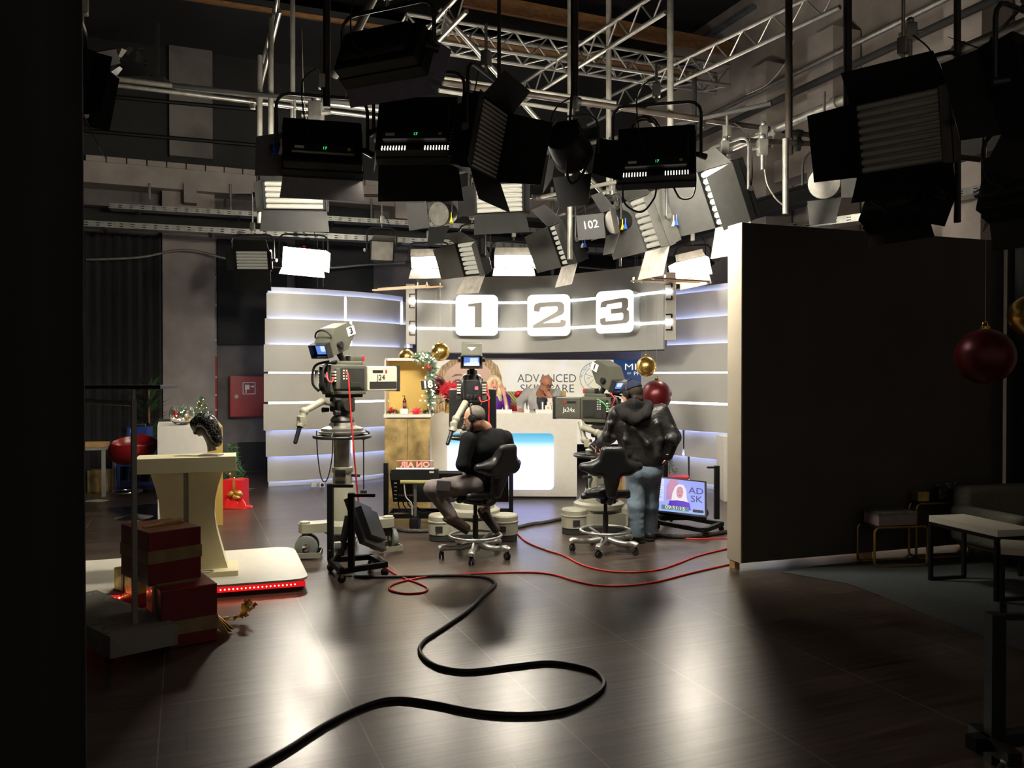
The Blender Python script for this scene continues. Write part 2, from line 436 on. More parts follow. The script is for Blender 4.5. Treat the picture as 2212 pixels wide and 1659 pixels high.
# ------------------------------------------------------------ stage drapes
def drape(name, p, q, z0, z1, amp, folds, label, group=None, mat_=None):
    p, q = Vector(p), Vector(q); e = (q - p); L = e.length; e.normalize(); nn = Vector((-e.y, e.x, 0))
    N = folds * 8
    prof = [(p + e * (L * i / N) + nn * (amp * math.sin(2 * math.pi * folds * i / N) + amp * 0.4 * math.sin(5.3 * i / N * math.pi))) for i in range(N + 1)]
    vs, fs = [], []
    for off in (0.006, -0.006):
        for z in (z0, z1):
            vs += [(v + nn * off) + Vector((0, 0, z)) for v in prof]
    n = N + 1
    for i in range(N):
        fs += [(i, i + 1, n + i + 1, n + i), (3 * n + i, 3 * n + i + 1, 2 * n + i + 1, 2 * n + i), (i, 2 * n + i, 2 * n + i + 1, i + 1), (n + i, n + i + 1, 3 * n + i + 1, 3 * n + i)]
    fs += [(0, n, 3 * n, 2 * n), (N, 2 * n + N, 3 * n + N, n + N)]
    o = MB().add(vs, fs).build(name, mat_ or M_DRAPE, sharp=80)
    return tag(o, label, 'curtain', group)
drape('stage_drape', (-3.4, 2.25, 0), (P(183, 800, 2.5).x, 2.5, 0), 0.0, 4.6, 0.02, 9, 'black felt drape close to the viewer at far left edge')
a, b = on_back(120, 800, 0.35), on_back(349, 800, 0.35)
drape('backdrop_drape', (a.x, a.y, 0), (b.x, b.y, 0), 0.02, on_back(250, 505, 0.35).z, 0.05, 10, 'black floor length drape hung left of the plaster pillar')

# ------------------------------------------------------------ cable trays, rods, rails, wall fittings
def tray_mat(hh, gap):
    m = mat('perforated_steel', (0.40, 0.40, 0.37, 1), 0.4, 0.8, var=0.2); nt = m.node_tree; n = nt.nodes; l = nt.links; b = n['Principled BSDF']
    co = n.new('ShaderNodeTexCoord'); sp = n.new('ShaderNodeSeparateXYZ'); l.new(co.outputs['Object'], sp.inputs[0])
    def band(sock, per, half, off):
        a = n.new('ShaderNodeMath'); a.operation = 'ADD'; a.inputs[1].default_value = off; l.new(sock, a.inputs[0])
        p = n.new('ShaderNodeMath'); p.operation = 'PINGPONG'; p.inputs[1].default_value = per / 2; l.new(a.outputs[0], p.inputs[0])
        q = n.new('ShaderNodeMath'); q.operation = 'LESS_THAN'; q.inputs[1].default_value = half; l.new(p.outputs[0], q.inputs[0]); return q.outputs[0]
    x = n.new('ShaderNodeMath'); x.operation = 'MULTIPLY'; l.new(band(sp.outputs['X'], gap, gap * 0.16, 0), x.inputs[0]); l.new(band(sp.outputs['Z'], hh * 0.4, hh * 0.07, hh * 0.2), x.inputs[1])
    old = b.inputs['Base Color'].links[0].from_socket; mx = n.new('ShaderNodeMix'); mx.data_type = 'RGBA'
    l.new(x.outputs[0], mx.inputs[0]); l.new(old, mx.inputs[6]); mx.inputs[7].default_value = (0.01, 0.01, 0.01, 1); l.new(mx.outputs[2], b.inputs['Base Color'])
    return m
def cable_tray(p, q, hh, label, gap=0.16):
    p, q = Vector(p), Vector(q); e = q - p; L = e.length; ang = math.atan2(e.y, e.x)
    t = thing('cable_tray', p, label, 'cable tray', 'perforated steel cable trays', ang)
    s = MB()
    s.box((L / 2, 0, 0), (L, 0.004, hh)); s.box((L / 2, 0.12, -hh / 2), (L, 0.24, 0.004)); s.box((L / 2, 0.24, 0), (L, 0.004, hh))
    s.box((L / 2, -0.006, hh / 2), (L, 0.014, 0.008)); s.box((L / 2, -0.006, -hh / 2), (L, 0.014, 0.008))
    s.build('perforated_rail', tray_mat(hh, gap), t)
    k = MB()
    for i in range(int(L / 1.5)): k.box((0.4 + i * 1.5, 0.12, -hh / 2 - 0.02), (0.05, 0.30, 0.035))
    each(k, 'bracket', M_SOFF, t)
    return t
cable_tray(G(160, 481, 4.0), G(1585, 556, 4.0), 0.085, 'long perforated steel tray running just above the lit back lamps')
cable_tray(G(235, 444, 4.35), G(1560, 521, 4.35), 0.075, 'higher perforated steel tray beneath the concrete ledge')
cable_tray(G(1985, 433, 3.75), G(2205, 392, 3.75), 0.075, 'short perforated tray on brackets at upper right edge')
cable_tray(G(1690, 492, 3.5), G(1880, 466, 3.5), 0.075, 'grey perforated tray peeping over the dark set flat')
for x, y0, y1 in ((323, 396, 432), (498, 398, 470), (802, 430, 490), (1188, 470, 520)):
    a, b = on_back(x, y0, 0.52), on_back(x, y1, 0.52)
    tag(MB().tube([a, (a.x, a.y, b.z)], 0.022, 8).build('hanging_rod', M_PIPE), {323: 'white rod hanging from the ledge left of the plaster pillar', 498: 'white rod hanging from the ledge right of the plaster pillar', 802: 'white rod under the ledge beside the small grey lamp', 1188: 'white rod under the ledge in the middle of the hall'}[x], 'rod', 'rods hanging under the ledge')
# fire hose cabinet
a, b = on_back(496, 812, 0.2), on_back(576, 900, 0.2)
fw, fh = (Vector((b.x, b.y, 0)) - Vector((a.x, a.y, 0))).length, a.z - b.z
t = thing('fire_hose_cabinet', (a.x, a.y, b.z), 'red metal fire hose cabinet on the grey wall left of the set', 'cabinet', None, TH)
M_FIRE = mat('red_enamel', c8(150, 14, 18), 0.35, var=0.06)
MB().box((fw / 2, 0.1, fh / 2), (fw, 0.2, fh), bev=0.008).build('body', M_FIRE, t)
MB().box((fw / 2, -0.006, fh / 2), (fw - 0.03, 0.014, fh - 0.03), bev=0.004).build('door', M_FIRE, t)
ic = MB(); cx, cz, q = fw * 0.52, fh * 0.70, 0.20
for dx, dz, sx, sz in ((0, q/2, q, .012), (0, -q/2, q, .012), (-q/2, 0, .012, q), (q/2, 0, .012, q), (-.03, .02, .075, .085), (-.05, -.05, .02, .06), (.03, .03, .06, .01)):
    ic.box((cx + dx, -0.0145, cz + dz), (sx, 0.003, sz))
ic.cyl((cx + .065, -0.013, cz + .03), (cx + .065, -0.0165, cz + .03), .02, seg=14)
ic.build('hose_pictogram', M_PAPER, t)
MB().cyl((fw * 0.18, -0.01, fh * 0.5), (fw * 0.18, -0.03, fh * 0.5), 0.035, seg=16).box((fw * 0.18, -0.035, fh * 0.5), (0.012, 0.012, 0.05)).build('lock', M_CHROME, t)
# red riser pipe beside it
a, b = on_back(466, 770, 0.1), on_back(466, 950, 0.1)
t = thing('riser_pipe', (a.x, a.y, 0), 'thin riser pipe, red below, along the pillar edge', 'pipe')
MB().tube([(0, 0, 0.6), (0, 0, a.z)], 0.03, 10).build('red_pipe', M_FIRE, t)['label'] = 'red pipe'
MB().tube([(0, 0, a.z), (0, 0, on_back(466, 515).z)], 0.025, 10).build('grey_pipe', M_PIPE, t)
k = MB()
for y in (815, 853, 885, 735, 660, 600): k.box((0, -0.03, on_back(466, y, 0.1).z), (0.05, 0.03, 0.03))
each(k, 'clip', M_WHITEP, t)
# yellow warning triangle leaning at the set wall
t = thing('warning_sign', on_back(570, 897, 0.45), 'yellow warning triangle half hidden behind the set wall', 'sign', None, TH)
MB().prism([(-0.02, 0), (0.32, 0), (0.17, 0.28), (0.13, 0.28)], -0.01, 0.01).build('panel', M_YELP, t)
MB().prism([(0.05, 0.04), (0.25, 0.04), (0.15, 0.21)], -0.013, -0.01).prism([(0.03, 0.03), (0.27, 0.03), (0.15, 0.24)], -0.0115, -0.0105).build('symbol', M_BLACKS, t)
# exit sign
p = P(187, 578, 13.2)
t = thing('exit_sign', p, 'small lit green exit sign beside the black drape edge', 'sign', None, R(15))
MB().box((-0.05, 0.02, 0), (0.24, 0.05, 0.13), bev=0.01).build('housing', M_WHITEP, t)
MB().box((-0.05, -0.008, 0), (0.21, 0.004, 0.10)).build('panel', glow('exit_green', c8(20, 150, 60), 0.9), t)
MB().box((0.0, -0.012, 0), (0.04, 0.003, 0.075)).box((-0.06, -0.012, 0.0), (0.02, 0.003, 0.05)).ball((-0.06, -0.012, 0.035), (0.012, 0.002, 0.012), 10).build('pictogram', glow('exit_white', (1, 1, 1, 1), 0.9), t)
# drooping cables in front of the back wall
def cable(name, pts, r, label, m, cat='cable', group=None, seg=6, n=8):
    return tag(MB().tube(spline(pts, n), r, seg).build(name, m, sharp=180), label, cat, group)
cable('hanging_cable', [on_back(186, 561, .5), on_back(300, 556, .5), on_back(400, 540, .5), on_back(500, 561, .5), on_back(600, 577, .5), on_back(700, 579, .5), on_back(800, 571, .5), on_back(900, 566, .5)], 0.02, 'pale cable drooping across the pillar to the lit lamps', M_PIPE)
cable('hanging_cable', [P(1250, 577, 14.6), P(1330, 583, 14.6), P(1400, 578, 14.6), P(1480, 566, 14.6), P(1575, 560, 14.6)], 0.014, 'thin pale cable drooping above the right end of the set fascia', M_PIPE)
M_WIRE = M_BLACKS
# ============================================================ THE STUDIO SET
M_PANEL = mat('satin_grey_laminate', (0.55, 0.545, 0.51, 1), 0.34, 0.10, var=0.05, scale=2.0, rvar=0.15)
M_PANELB = mat('blue_grey_led_tint', (0.20, 0.20, 0.28, 1), 0.6, var=0.05)  # blue of the LED light put into the recess colour
M_WHITE = mat('cream_white_lacquer', (0.76, 0.73, 0.66, 1), 0.35, var=0.03)
M_NUM = glow('lit_white_acrylic', (1.0, 0.98, 0.94, 1), 1.3)
M_DIGIT = mat('grey_digit_paint', (0.68, 0.655, 0.62, 1), 0.6, var=0.03)
M_GOLDL = mat('gold_leaf', (0.55, 0.40, 0.17, 1), 0.42, 0.75, var=0.5, scale=5.5, rvar=0.3)
M_GOLDP = mat('gold_satin_panel', (0.62, 0.42, 0.11, 1), 0.5, 0.15, var=0.05, scale=3)
M_GOLD = mat('shiny_gold', (0.80, 0.52, 0.14, 1), 0.26, 0.95, var=0.06)
M_GOLDF = mat('crumpled_gold_foil', (0.70, 0.48, 0.16, 1), 0.3, 0.9, var=0.2, bump=0.6, bscale=18)
M_BRED = mat('matt_dark_red_bauble', (0.09, 0.005, 0.007, 1), 0.36, 0.35, var=0.1, rvar=0.05)
M_REDF = mat('red_satin_ribbon', (0.62, 0.015, 0.02, 1), 0.35, 0.1, var=0.15)
M_PINE = mat('pine_green_needles', (0.05, 0.12, 0.05, 1), 0.6, var=0.4)
M_PINES = mat('frosted_pine_needles', (0.22, 0.30, 0.20, 1), 0.6, var=0.35)
M_BRACT = mat('red_poinsettia_bract', (0.62, 0.01, 0.03, 1), 0.5, var=0.25)
M_LEAF = mat('dark_green_leaf', (0.04, 0.10, 0.03, 1), 0.5, var=0.3)
M_FAIRY = glow('fairy_light', (1.0, 0.85, 0.55, 1), 6.0)
M_THREAD = mat('nylon_thread', (0.5, 0.5, 0.48, 1), 0.4, var=0.05)

def curve2(pts, n=10): return [Vector((p.x, p.y, 0)) for p in spline([(x, y, 0) for x, y in pts], n)]
def offset2(cv, o):
    out = []
    for i, p in enumerate(cv):
        t = (cv[min(i + 1, len(cv) - 1)] - cv[max(i - 1, 0)]).normalized()
        out.append(p + Vector((t.y, -t.x, 0)) * o)
    return out
def slab(mb, cv, z0, z1, off, th):
    a, b = offset2(cv, off), offset2(cv, off - th); n = len(cv)
    vs = [Vector((p.x, p.y, z)) for ring, z in ((a, z0), (a, z1), (b, z1), (b, z0)) for p in ring]
    fs = []
    for i in range(n - 1):
        for k in range(4):
            l = (k + 1) % 4
            fs.append((k * n + i, k * n + i + 1, l * n + i + 1, l * n + i))
    fs += [(0, n, 2 * n, 3 * n), (n - 1, 4 * n - 1, 3 * n - 1, 2 * n - 1)]
    return mb.add(vs, fs)
def cut(cv, x0, x1):
    """the stretch of a plan curve between two picture columns"""
    def at_x(x):
        for i in range(len(cv) - 1):
            a, b = proj_x(cv[i] + Vector((0, 0, CAMZ))), proj_x(cv[i + 1] + Vector((0, 0, CAMZ)))
            if (a - x) * (b - x) <= 0 and a != b: return i + (x - a) / (b - a)
        return 0.0 if abs(proj_x(cv[0] + Vector((0,0,CAMZ))) - x) < abs(proj_x(cv[-1] + Vector((0,0,CAMZ))) - x) else len(cv) - 1.0
    s0, s1 = at_x(x0), at_x(x1)
    def ev(s):
        i = min(int(s), len(cv) - 2); return cv[i].lerp(cv[i + 1], s - i)
    n = max(3, int(abs(s1 - s0)) + 2)
    return [ev(s0 + (s1 - s0) * k / (n - 1)) for k in range(n)]
ZR = [P(575, y, 12.35).z for y in (616, 630, 687, 744, 803, 807, 868, 873, 930, 988, 1044)]
def set_wall(cv, label, rows, vleds, base_x):
    o0 = cv[0]
    t = thing('set_wall', (0, 0, 0), label, 'set wall', 'curved grey set walls')
    for z0, z1, off, xs in rows:
        for xa, xb in xs:
            slab(MB(), cut(cv, xa, xb), z0, z1, off, 0.02).build('panel', M_PANEL, t, sharp=30)
    # carcass behind, plinth
    x0, x1 = base_x
    full = cut(cv, x0, x1)
    slab(MB(), full, 0.0, ZR[10] + 0.01, -0.2, 0.02).build('plinth', M_PANEL, t, sharp=30)
    # strips of light: two in open gaps, the others hidden behind the panel edges
    s = MB(); slab(s, full, ZR[5] + 0.002, ZR[4] - 0.002, -0.006, 0.02); s.build('led_strip', M_LED, t)
    s = MB(); slab(s, full, ZR[7] + 0.002, ZR[6] - 0.002, -0.006, 0.02); s.build('led_strip', M_LED, t)
    for z, off in ((ZR[1] - 0.03, -0.19), (ZR[2] - 0.025, -0.11), (ZR[3] - 0.025, -0.035), (ZR[8] + 0.025, -0.035), (ZR[9] + 0.025, -0.11), (ZR[10] + 0.02, -0.182)):
        s = MB(); slab(s, full, z - 0.006, z + 0.006, off, 0.012); s.build('hidden_led_strip', M_LEDB, t)
    for x, za, zb, off in vleds:
        s = MB(); slab(s, cut(cv, x - 2.2, x + 2.2), za, zb, off, 0.012); s.build('upright_led_strip', M_LED, t)
    return t
Lc = curve2([(-3.80, 12.33), (-3.3, 12.52), (-2.70, 12.88), (-2.15, 13.35), (-1.73, 13.98), (-1.5, 14.5)])
g = 2.6
set_wall(Lc, 'curved grey set wall with white light strips, left of the gold display cabinet', [
    (ZR[1] - 0.1, ZR[0], -0.24, [(580, 895)]), (ZR[2] - 0.1, ZR[1], -0.16, [(577, 756 - g), (756 + g, 884 - g), (884 + g, 896)]),
    (ZR[3] - 0.1, ZR[2], -0.08, [(573, 763 - g), (763 + g, 890 - g), (890 + g, 900)]), (ZR[4], ZR[3], 0, [(570, 910)]), (ZR[6], ZR[5], 0, [(570, 910)]),
    (ZR[8], ZR[7], 0, [(569, 910)]), (ZR[9], ZR[8] + 0.1, -0.08, [(574, 763 - g), (763 + g, 905)]), (ZR[10], ZR[9] + 0.1, -0.16, [(578, 755 - g), (755 + g, 905)])],
    [(756, ZR[2], ZR[1] - 0.06, -0.165), (884, ZR[2], ZR[1] - 0.06, -0.165), (763, ZR[3], ZR[2] - 0.02, -0.085), (890, ZR[3], ZR[2] - 0.02, -0.085), (763, ZR[9], ZR[8], -0.085), (755, ZR[10], ZR[9], -0.165)], (580, 900))
Rc = curve2([(1.95, 13.6), (2.2, 13.1), (2.52, 12.6), (2.83, 12.18), (3.15, 11.75), (3.6, 11.25), (4.2, 10.75)])
set_wall(Rc, 'curved grey set wall with white light strips, right of the screen beside the dark flat', [
    (ZR[1] - 0.1, ZR[0], -0.24, [(1400, 1690)]), (ZR[2] - 0.1, ZR[1], -0.16, [(1400, 1690)]), (ZR[3] - 0.1, ZR[2], -0.08, [(1400, 1690)]),
    (ZR[4], ZR[3], 0, [(1385, 1690)]), (ZR[6], ZR[5], 0, [(1385, 1690)]), (ZR[8], ZR[7], 0, [(1385, 1690)]),
    (ZR[9], ZR[8] + 0.1, -0.08, [(1385, 1466), (1471, 1690)]), (ZR[10], ZR[9] + 0.1, -0.16, [(1385, 1470), (1475, 1690)])], [], (1385, 1690))
# sockets on the plinth of the left wall
for x in (677, 695):
    p = P(x, 1047, 12.4)
    t = thing('power_socket', p, 'white wall socket low on the set wall, %s one of the pair' % ('left' if x == 677 else 'right'), 'socket', 'sockets at the foot of the set wall', R(25))
    MB().box((0, 0, 0), (0.08, 0.06, 0.075), bev=0.008).build('box', M_WHITEP, t)
    MB().cyl((0, -0.028, 0), (0, -0.036, 0), 0.024, seg=14).build('outlet', M_BLACKS if x == 695 else M_WHITEP, t)

# ------------------------------------------------------------ fascia with the three numbers
Fc = curve2([(-1.55, 13.24), (-0.8, 13.45), (0, 13.5), (0.5, 13.38), (0.96, 13.1), (1.34, 12.75), (1.8, 12.28), (2.19, 11.75)])
t = thing('curved_fascia', (0, 0, 0), 'curved grey fascia with two light strips above the screen', 'fascia')
ZF = (2.10, 2.475, 2.51, 2.915, 2.95, 3.36)
for a, b in ((0, 1), (2, 3), (4, 5)):
    slab(MB(), Fc, ZF[a], ZF[b], 0, 0.03).build('panel', M_PANEL, t, sharp=30)
for a, b in ((1, 2), (3, 4)):
    slab(MB(), Fc, ZF[a] + 0.001, ZF[b] - 0.001, 0.004, 0.02).build('led_strip', M_LED, t)
slab(MB(), Fc, ZF[0] - 0.02, ZF[0], 0.0, 0.03).build('lower_edge', M_BLACKS, t)
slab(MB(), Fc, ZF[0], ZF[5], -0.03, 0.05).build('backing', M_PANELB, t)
# end posts with cable brackets
for p, lab, dx in ((Fc[0], 'left', -0.10), (Fc[-1], 'right', 0.10)):
    q = MB(); q.box((p.x + dx, p.y + 0.02, 2.72), (0.15, 0.16, 0.98), bev=0.01); q.build('end_post', M_WHITE, t)
    k = MB(); h = MB()
    for z in (2.49, 2.93):
        h.box((p.x + dx * 0.6, p.y - 0.07, z), (0.1, 0.03, 0.03), bev=0.005)
        for dz in (-0.11, 0.11):
            k.box((p.x + dx * 0.7, p.y - 0.07, z + dz), (0.09, 0.02, 0.018)); k.box((p.x + dx * 1.1, p.y - 0.07, z + dz * 0.8), (0.018, 0.02, 0.055))
    each(k, 'bracket', M_DPIPE, t); each(h, 'led_connector', M_LED, t)

D1 = [(0.01, 0.20), (0.08, 0.31), (0.31, 0.345), (0.31, -0.31), (0.13, -0.31), (0.13, 0.19)]
def digit_poly(pts, x0, x1, y0, y1): return [((x - x0) / (x1 - x0) - 0.5, 0.5 - (y - y0) / (y1 - y0)) for x, y in pts]
D1 = digit_poly([(962, 425), (962, 402), (1080, 388), (1080, 605), (1020, 605), (1020, 425)], 855, 1220, 322, 675)
D2 = digit_poly([(308, 462), (308, 420), (320, 400), (350, 390), (520, 382), (552, 390), (568, 412), (568, 468), (556, 490), (385, 566), (535, 560), (538, 535), (583, 545), (581, 578), (570, 594), (545, 602), (298, 605), (298, 583), (490, 476), (508, 462), (514, 448), (512, 430), (500, 422), (375, 427), (359, 437), (357, 468)], 250, 618, 320, 675)
D3 = digit_poly([(912, 420), (912, 395), (920, 375), (938, 364), (1095, 345), (1118, 350), (1131, 366), (1132, 428), (1120, 452), (1138, 466), (1141, 545), (1130, 565), (1110, 575), (938, 585), (918, 578), (909, 560), (908, 525), (950, 515), (955, 550), (1082, 544), (1094, 534), (1095, 490), (1084, 478), (998, 484), (994, 440), (1074, 437), (1084, 425), (1083, 388), (1072, 384), (965, 396), (956, 420)], 873, 1170, 275, 658)
for px, py, Y, ang, dg, nm in ((1030, 681, 13.22, 2, D1, '1'), (1185, 681, 13.02, -10, D2, '2'), (1327, 673.5, 12.16, -38, D3, '3')):
    c = P(px, py, Y)
    t = thing('number_lightbox', c, 'glowing white rounded box with grey digit %s on the fascia' % nm, 'sign', 'number boxes on the fascia', R(ang))
    w, h, d = (0.69, 0.665, 0.24) if nm != '3' else (0.645, 0.635, 0.24)
    MB().prism(rrect(w, h, 0.085), 0.012, d).build('housing', M_PANEL, t)
    MB().prism(rrect(w, h, 0.085), 0.0, 0.012).build('face', M_NUM, t)
    MB().prism([(x * w, z * h) for x, z in dg], -0.008, 0.0).build('digit', M_DIGIT, t, flat=True)

# ------------------------------------------------------------ video wall behind the desk
YS = 13.95
a, b = P(893, 776, YS), P(1440, 960, YS)
sw, sh = b.x - a.x, a.z - b.z
t = thing('video_wall', ((a.x + b.x) / 2, YS, b.z), 'wide screen behind the desk showing a face and skincare lettering', 'screen')
def sx(px, py, dy=0.0):
    p = P(px, py, YS); return (p.x - (a.x + b.x) / 2, p.z - b.z)
def spoly(pts): return [sx(x, y) for x, y in pts]
MS_BG = mat('screen_cream', (0.5, 0.5, 0.5, 1), 0.3, var=0, rvar=0, emit=(0.80, 0.74, 0.66, 1), es=1.0)
def screen_mat(name, c0, c1, scale=2.0, s=1.0, stretch=None):
    m = bpy.data.materials.new(name); m.use_nodes = True; nt = m.node_tree; n = nt.nodes; l = nt.links; bb = n['Principled BSDF']
    co = n.new('ShaderNodeTexCoord'); no = n.new('ShaderNodeTexNoise'); no.inputs['Scale'].default_value = scale; no.inputs['Detail'].default_value = 3
    src = co.outputs['Object']
    if stretch:
        mp = n.new('ShaderNodeMapping'); mp.inputs['Scale'].default_value = stretch; l.new(src, mp.inputs['Vector']); src = mp.outputs['Vector']
    l.new(src, no.inputs['Vector'])
    r = n.new('ShaderNodeValToRGB'); r.color_ramp.elements[0].position = 0.3; r.color_ramp.elements[1].position = 0.7
    r.color_ramp.elements[0].color = c0; r.color_ramp.elements[1].color = c1
    l.new(no.outputs['Fac'], r.inputs['Fac']); l.new(r.outputs['Color'], bb.inputs['Emission Color'])
    bb.inputs['Emission Strength'].default_value = s; bb.inputs['Base Color'].default_value = (0.02, 0.02, 0.02, 1); bb.inputs['Roughness'].default_value = 0.3
    return m
MB().box((0, 0.06, sh / 2), (sw, 0.1, sh)).build('bezel', M_BLACKS, t)
MB().box((0, 0.004, sh / 2), (sw - 0.01, 0.01, sh - 0.01)).build('picture', screen_mat('screen_cream_sky', c8(226, 214, 178), c8(240, 232, 224), 1.6), t)
def layer(name, pts, m, k): return MB().prism(spoly(pts), -0.002 * k - 0.002, -0.002 * k).build(name, m, t, flat=True)
layer('pictured_hair', [(938, 895), (934, 850), (940, 815), (955, 790), (975, 777), (1060, 777), (1075, 790), (1084, 815), (1088, 850), (1084, 895)], screen_mat('screen_blond_hair', c8(88, 62, 38), c8(205, 165, 105), 7, stretch=(6, 1, 1)), 1)
layer('pictured_face', [(962, 895), (952, 850), (955, 822), (966, 800), (985, 786), (1010, 780), (1040, 783), (1060, 800), (1068, 830), (1064, 895)], screen_mat('screen_skin', c8(196, 148, 120), c8(214, 170, 142), 1.5), 2)
layer('pictured_eye', [(978, 824), (984, 820), (992, 819), (998, 823), (990, 826), (982, 827)], screen_mat('screen_eye', c8(60, 45, 40), c8(90, 75, 68), 9), 3)
layer('pictured_brow', [(974, 815), (984, 808), (996, 808), (1000, 811), (986, 812)], screen_mat('screen_brow', c8(92, 66, 48), c8(110, 80, 58), 9), 3)
layer('pictured_lips', [(985, 868), (1000, 862), (1018, 866), (1004, 873)], screen_mat('screen_lips', c8(176, 92, 88), c8(186, 100, 94), 9), 3)
MS_TXT = screen_mat('screen_slate_text', c8(66, 70, 84), c8(74, 78, 92), 3, 1.0)
def words(body, x0, x1, y0, y1, m, name, k=3, ref=0.72, bold=0.0):
    (xa, za), (xb, zb) = sx(x0, y1), sx(x1, y0)
    size = (zb - za) / ref
    probe = text_mb(body, size, Matrix(), 0.001, bold=bold)
    w = max(v.x for v in probe.v) - min(v.x for v in probe.v)
    mb = text_mb(body, size, Matrix.Translation(((xa + xb) / 2, -0.002 * k, (za + zb) / 2)), 0.001, xs=(xb - xa) / w, bold=bold)
    return mb.build(name, m, t, flat=True)
words('ADVANCED', 1118, 1245, 809, 827, MS_TXT, 'headline')
words('SKINCARE', 1124, 1240, 831, 849, MS_TXT, 'headline')
# round emblem
MS_EMB = screen_mat('screen_emblem_blue', c8(70, 108, 150), c8(84, 122, 164), 4)
(cx, cz), (ex, _) = sx(1286, 816), sx(1320, 816)
rr = ex - cx
em = MB()
for r0, w0 in ((rr, 0.010), (rr * 0.70, 0.008)):
    for k in range(48):
        a0, a1 = 2 * math.pi * k / 48, 2 * math.pi * (k + 1) / 48
        em.prism([(cx + r0 * math.cos(a0), cz + r0 * math.sin(a0)), (cx + r0 * math.cos(a1), cz + r0 * math.sin(a1)), (cx + (r0 - w0) * math.cos(a1), cz + (r0 - w0) * math.sin(a1)), (cx + (r0 - w0) * math.cos(a0), cz + (r0 - w0) * math.sin(a0))], -0.008, -0.004)
for a0 in (160, 225, 300, 20, 80):
    dx, dz = math.cos(R(a0)), math.sin(R(a0)); q = 0.004
    em.prism([(cx + dx * rr * .18 - dz * q, cz + dz * rr * .18 + dx * q), (cx + dx * rr * .69 - dz * q, cz + dz * rr * .69 + dx * q), (cx + dx * rr * .69 + dz * q, cz + dz * rr * .69 - dx * q), (cx + dx * rr * .18 + dz * q, cz + dz * rr * .18 - dx * q)], -0.008, -0.004)
em.build('emblem', MS_EMB, t, flat=True)
el = MB()
for k, ch in enumerate('MINCER PHARMA'):
    if ch == ' ': continue
    an = R(172 - k * 14.5)
    M = Matrix.Translation((cx + rr * 0.845 * math.cos(an), -0.006, cz + rr * 0.845 * math.sin(an))) @ Matrix.Rotation(-(an - math.pi / 2), 4, 'Y')
    q = text_mb(ch, rr * 0.24, M, 0.001); el.add(q.v, q.f)
q = text_mb('19', rr * 0.2, Matrix.Translation((cx - rr * 0.45, -0.006, cz - 0.01)), 0.001); el.add(q.v, q.f)
el.build('emblem_lettering', MS_EMB, t, flat=True)
# dark blue panel with lettering
layer('blue_panel', [(1325, 777), (1440, 777), (1440, 895), (1372, 895), (1352, 850), (1336, 818), (1327, 800)], screen_mat('screen_navy', c8(20, 44, 84), c8(28, 60, 104), 2), 1)
MS_W = screen_mat('screen_white_text', c8(235, 235, 235), c8(245, 245, 245), 2)
words('MINCER', 1349, 1446, 786, 800, MS_W, 'panel_name')
words('PHARMA', 1369, 1420, 803, 811, MS_W, 'panel_name')
words('EST', 1355, 1363, 805, 808.5, MS_W, 'small_print'); words('1989', 1416, 1428, 805, 808.5, MS_W, 'small_print')
# blue-grey recess band over the screen
a2, b2 = P(893, 764, 13.8), P(1440, 777, 13.8)
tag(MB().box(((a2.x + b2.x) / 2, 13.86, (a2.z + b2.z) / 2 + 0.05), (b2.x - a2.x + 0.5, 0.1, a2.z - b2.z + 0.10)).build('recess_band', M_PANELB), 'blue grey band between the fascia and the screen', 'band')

# ------------------------------------------------------------ presenters' desk
YD = 11.32
a, b = P(929, 893, YD), P(1246, 1071, YD)
dw, dh, dx0 = b.x - a.x, a.z, (a.x + b.x) / 2
t = thing('presenter_desk', (dx0, YD, 0), 'white rounded presenter desk with a glowing front screen', 'desk', None, R(-2))
prof = [(-dw / 2, 0.03)] + [(-dw / 2 + 0.11 - 0.11 * math.cos(R(k * 15)), dh - 0.11 + 0.11 * math.sin(R(k * 15))) for k in range(7)] + [(dw / 2 - 0.11 + 0.11 * math.sin(R(k * 15)), dh - 0.11 + 0.11 * math.cos(R(k * 15))) for k in range(7)] + [(dw / 2, 0.03)]
MB().prism(prof, 0.0, 0.72).build('body', M_WHITE, t)
MB().box((0, 0.36, 0.015), (dw - 0.02, 0.68, 0.03)).build('plinth', M_BLACKS, t)
def deskscreen():
    m = bpy.data.materials.new('desk_screen_picture'); m.use_nodes = True; nt = m.node_tree; n = nt.nodes; l = nt.links; bb = n['Principled BSDF']
    co = n.new('ShaderNodeTexCoord'); sp = n.new('ShaderNodeSeparateXYZ'); l.new(co.outputs['Object'], sp.inputs[0])
    mr = n.new('ShaderNodeMapRange'); mr.inputs['From Min'].default_value = 0.10; mr.inputs['From Max'].default_value = 0.90; l.new(sp.outputs['Z'], mr.inputs['Value'])
    r = n.new('ShaderNodeValToRGB'); cr = r.color_ramp
    cr.elements[0].position = 0.0; cr.elements[0].color = (0.50, 0.50, 1.0, 1)
    cr.elements[1].position = 1.0; cr.elements[1].color = (0.025, 0.20, 0.33, 1)
    for pos, col in ((0.74, (0.52, 0.60, 1.0, 1)), (0.88, (0.08, 0.30, 0.42, 1))):
        e = cr.elements.new(pos); e.color = col
    l.new(mr.outputs['Result'], r.inputs['Fac']); l.new(r.outputs['Color'], bb.inputs['Emission Color'])
    bb.inputs['Emission Strength'].default_value = 2.2; bb.inputs['Base Color'].default_value = (0.05, 0.05, 0.05, 1)
    return m
s0, s1 = P(966, 936, YD - 0.03), P(1196, 1058, YD - 0.03)
MB().prism(rrect(s1.x - s0.x, s0.z - s1.z, 0.06, 5, (s0.x + s1.x) / 2 - dx0, (s0.z + s1.z) / 2), -0.012, 0.002).build('front_screen', deskscreen(), t)
DZ = dh
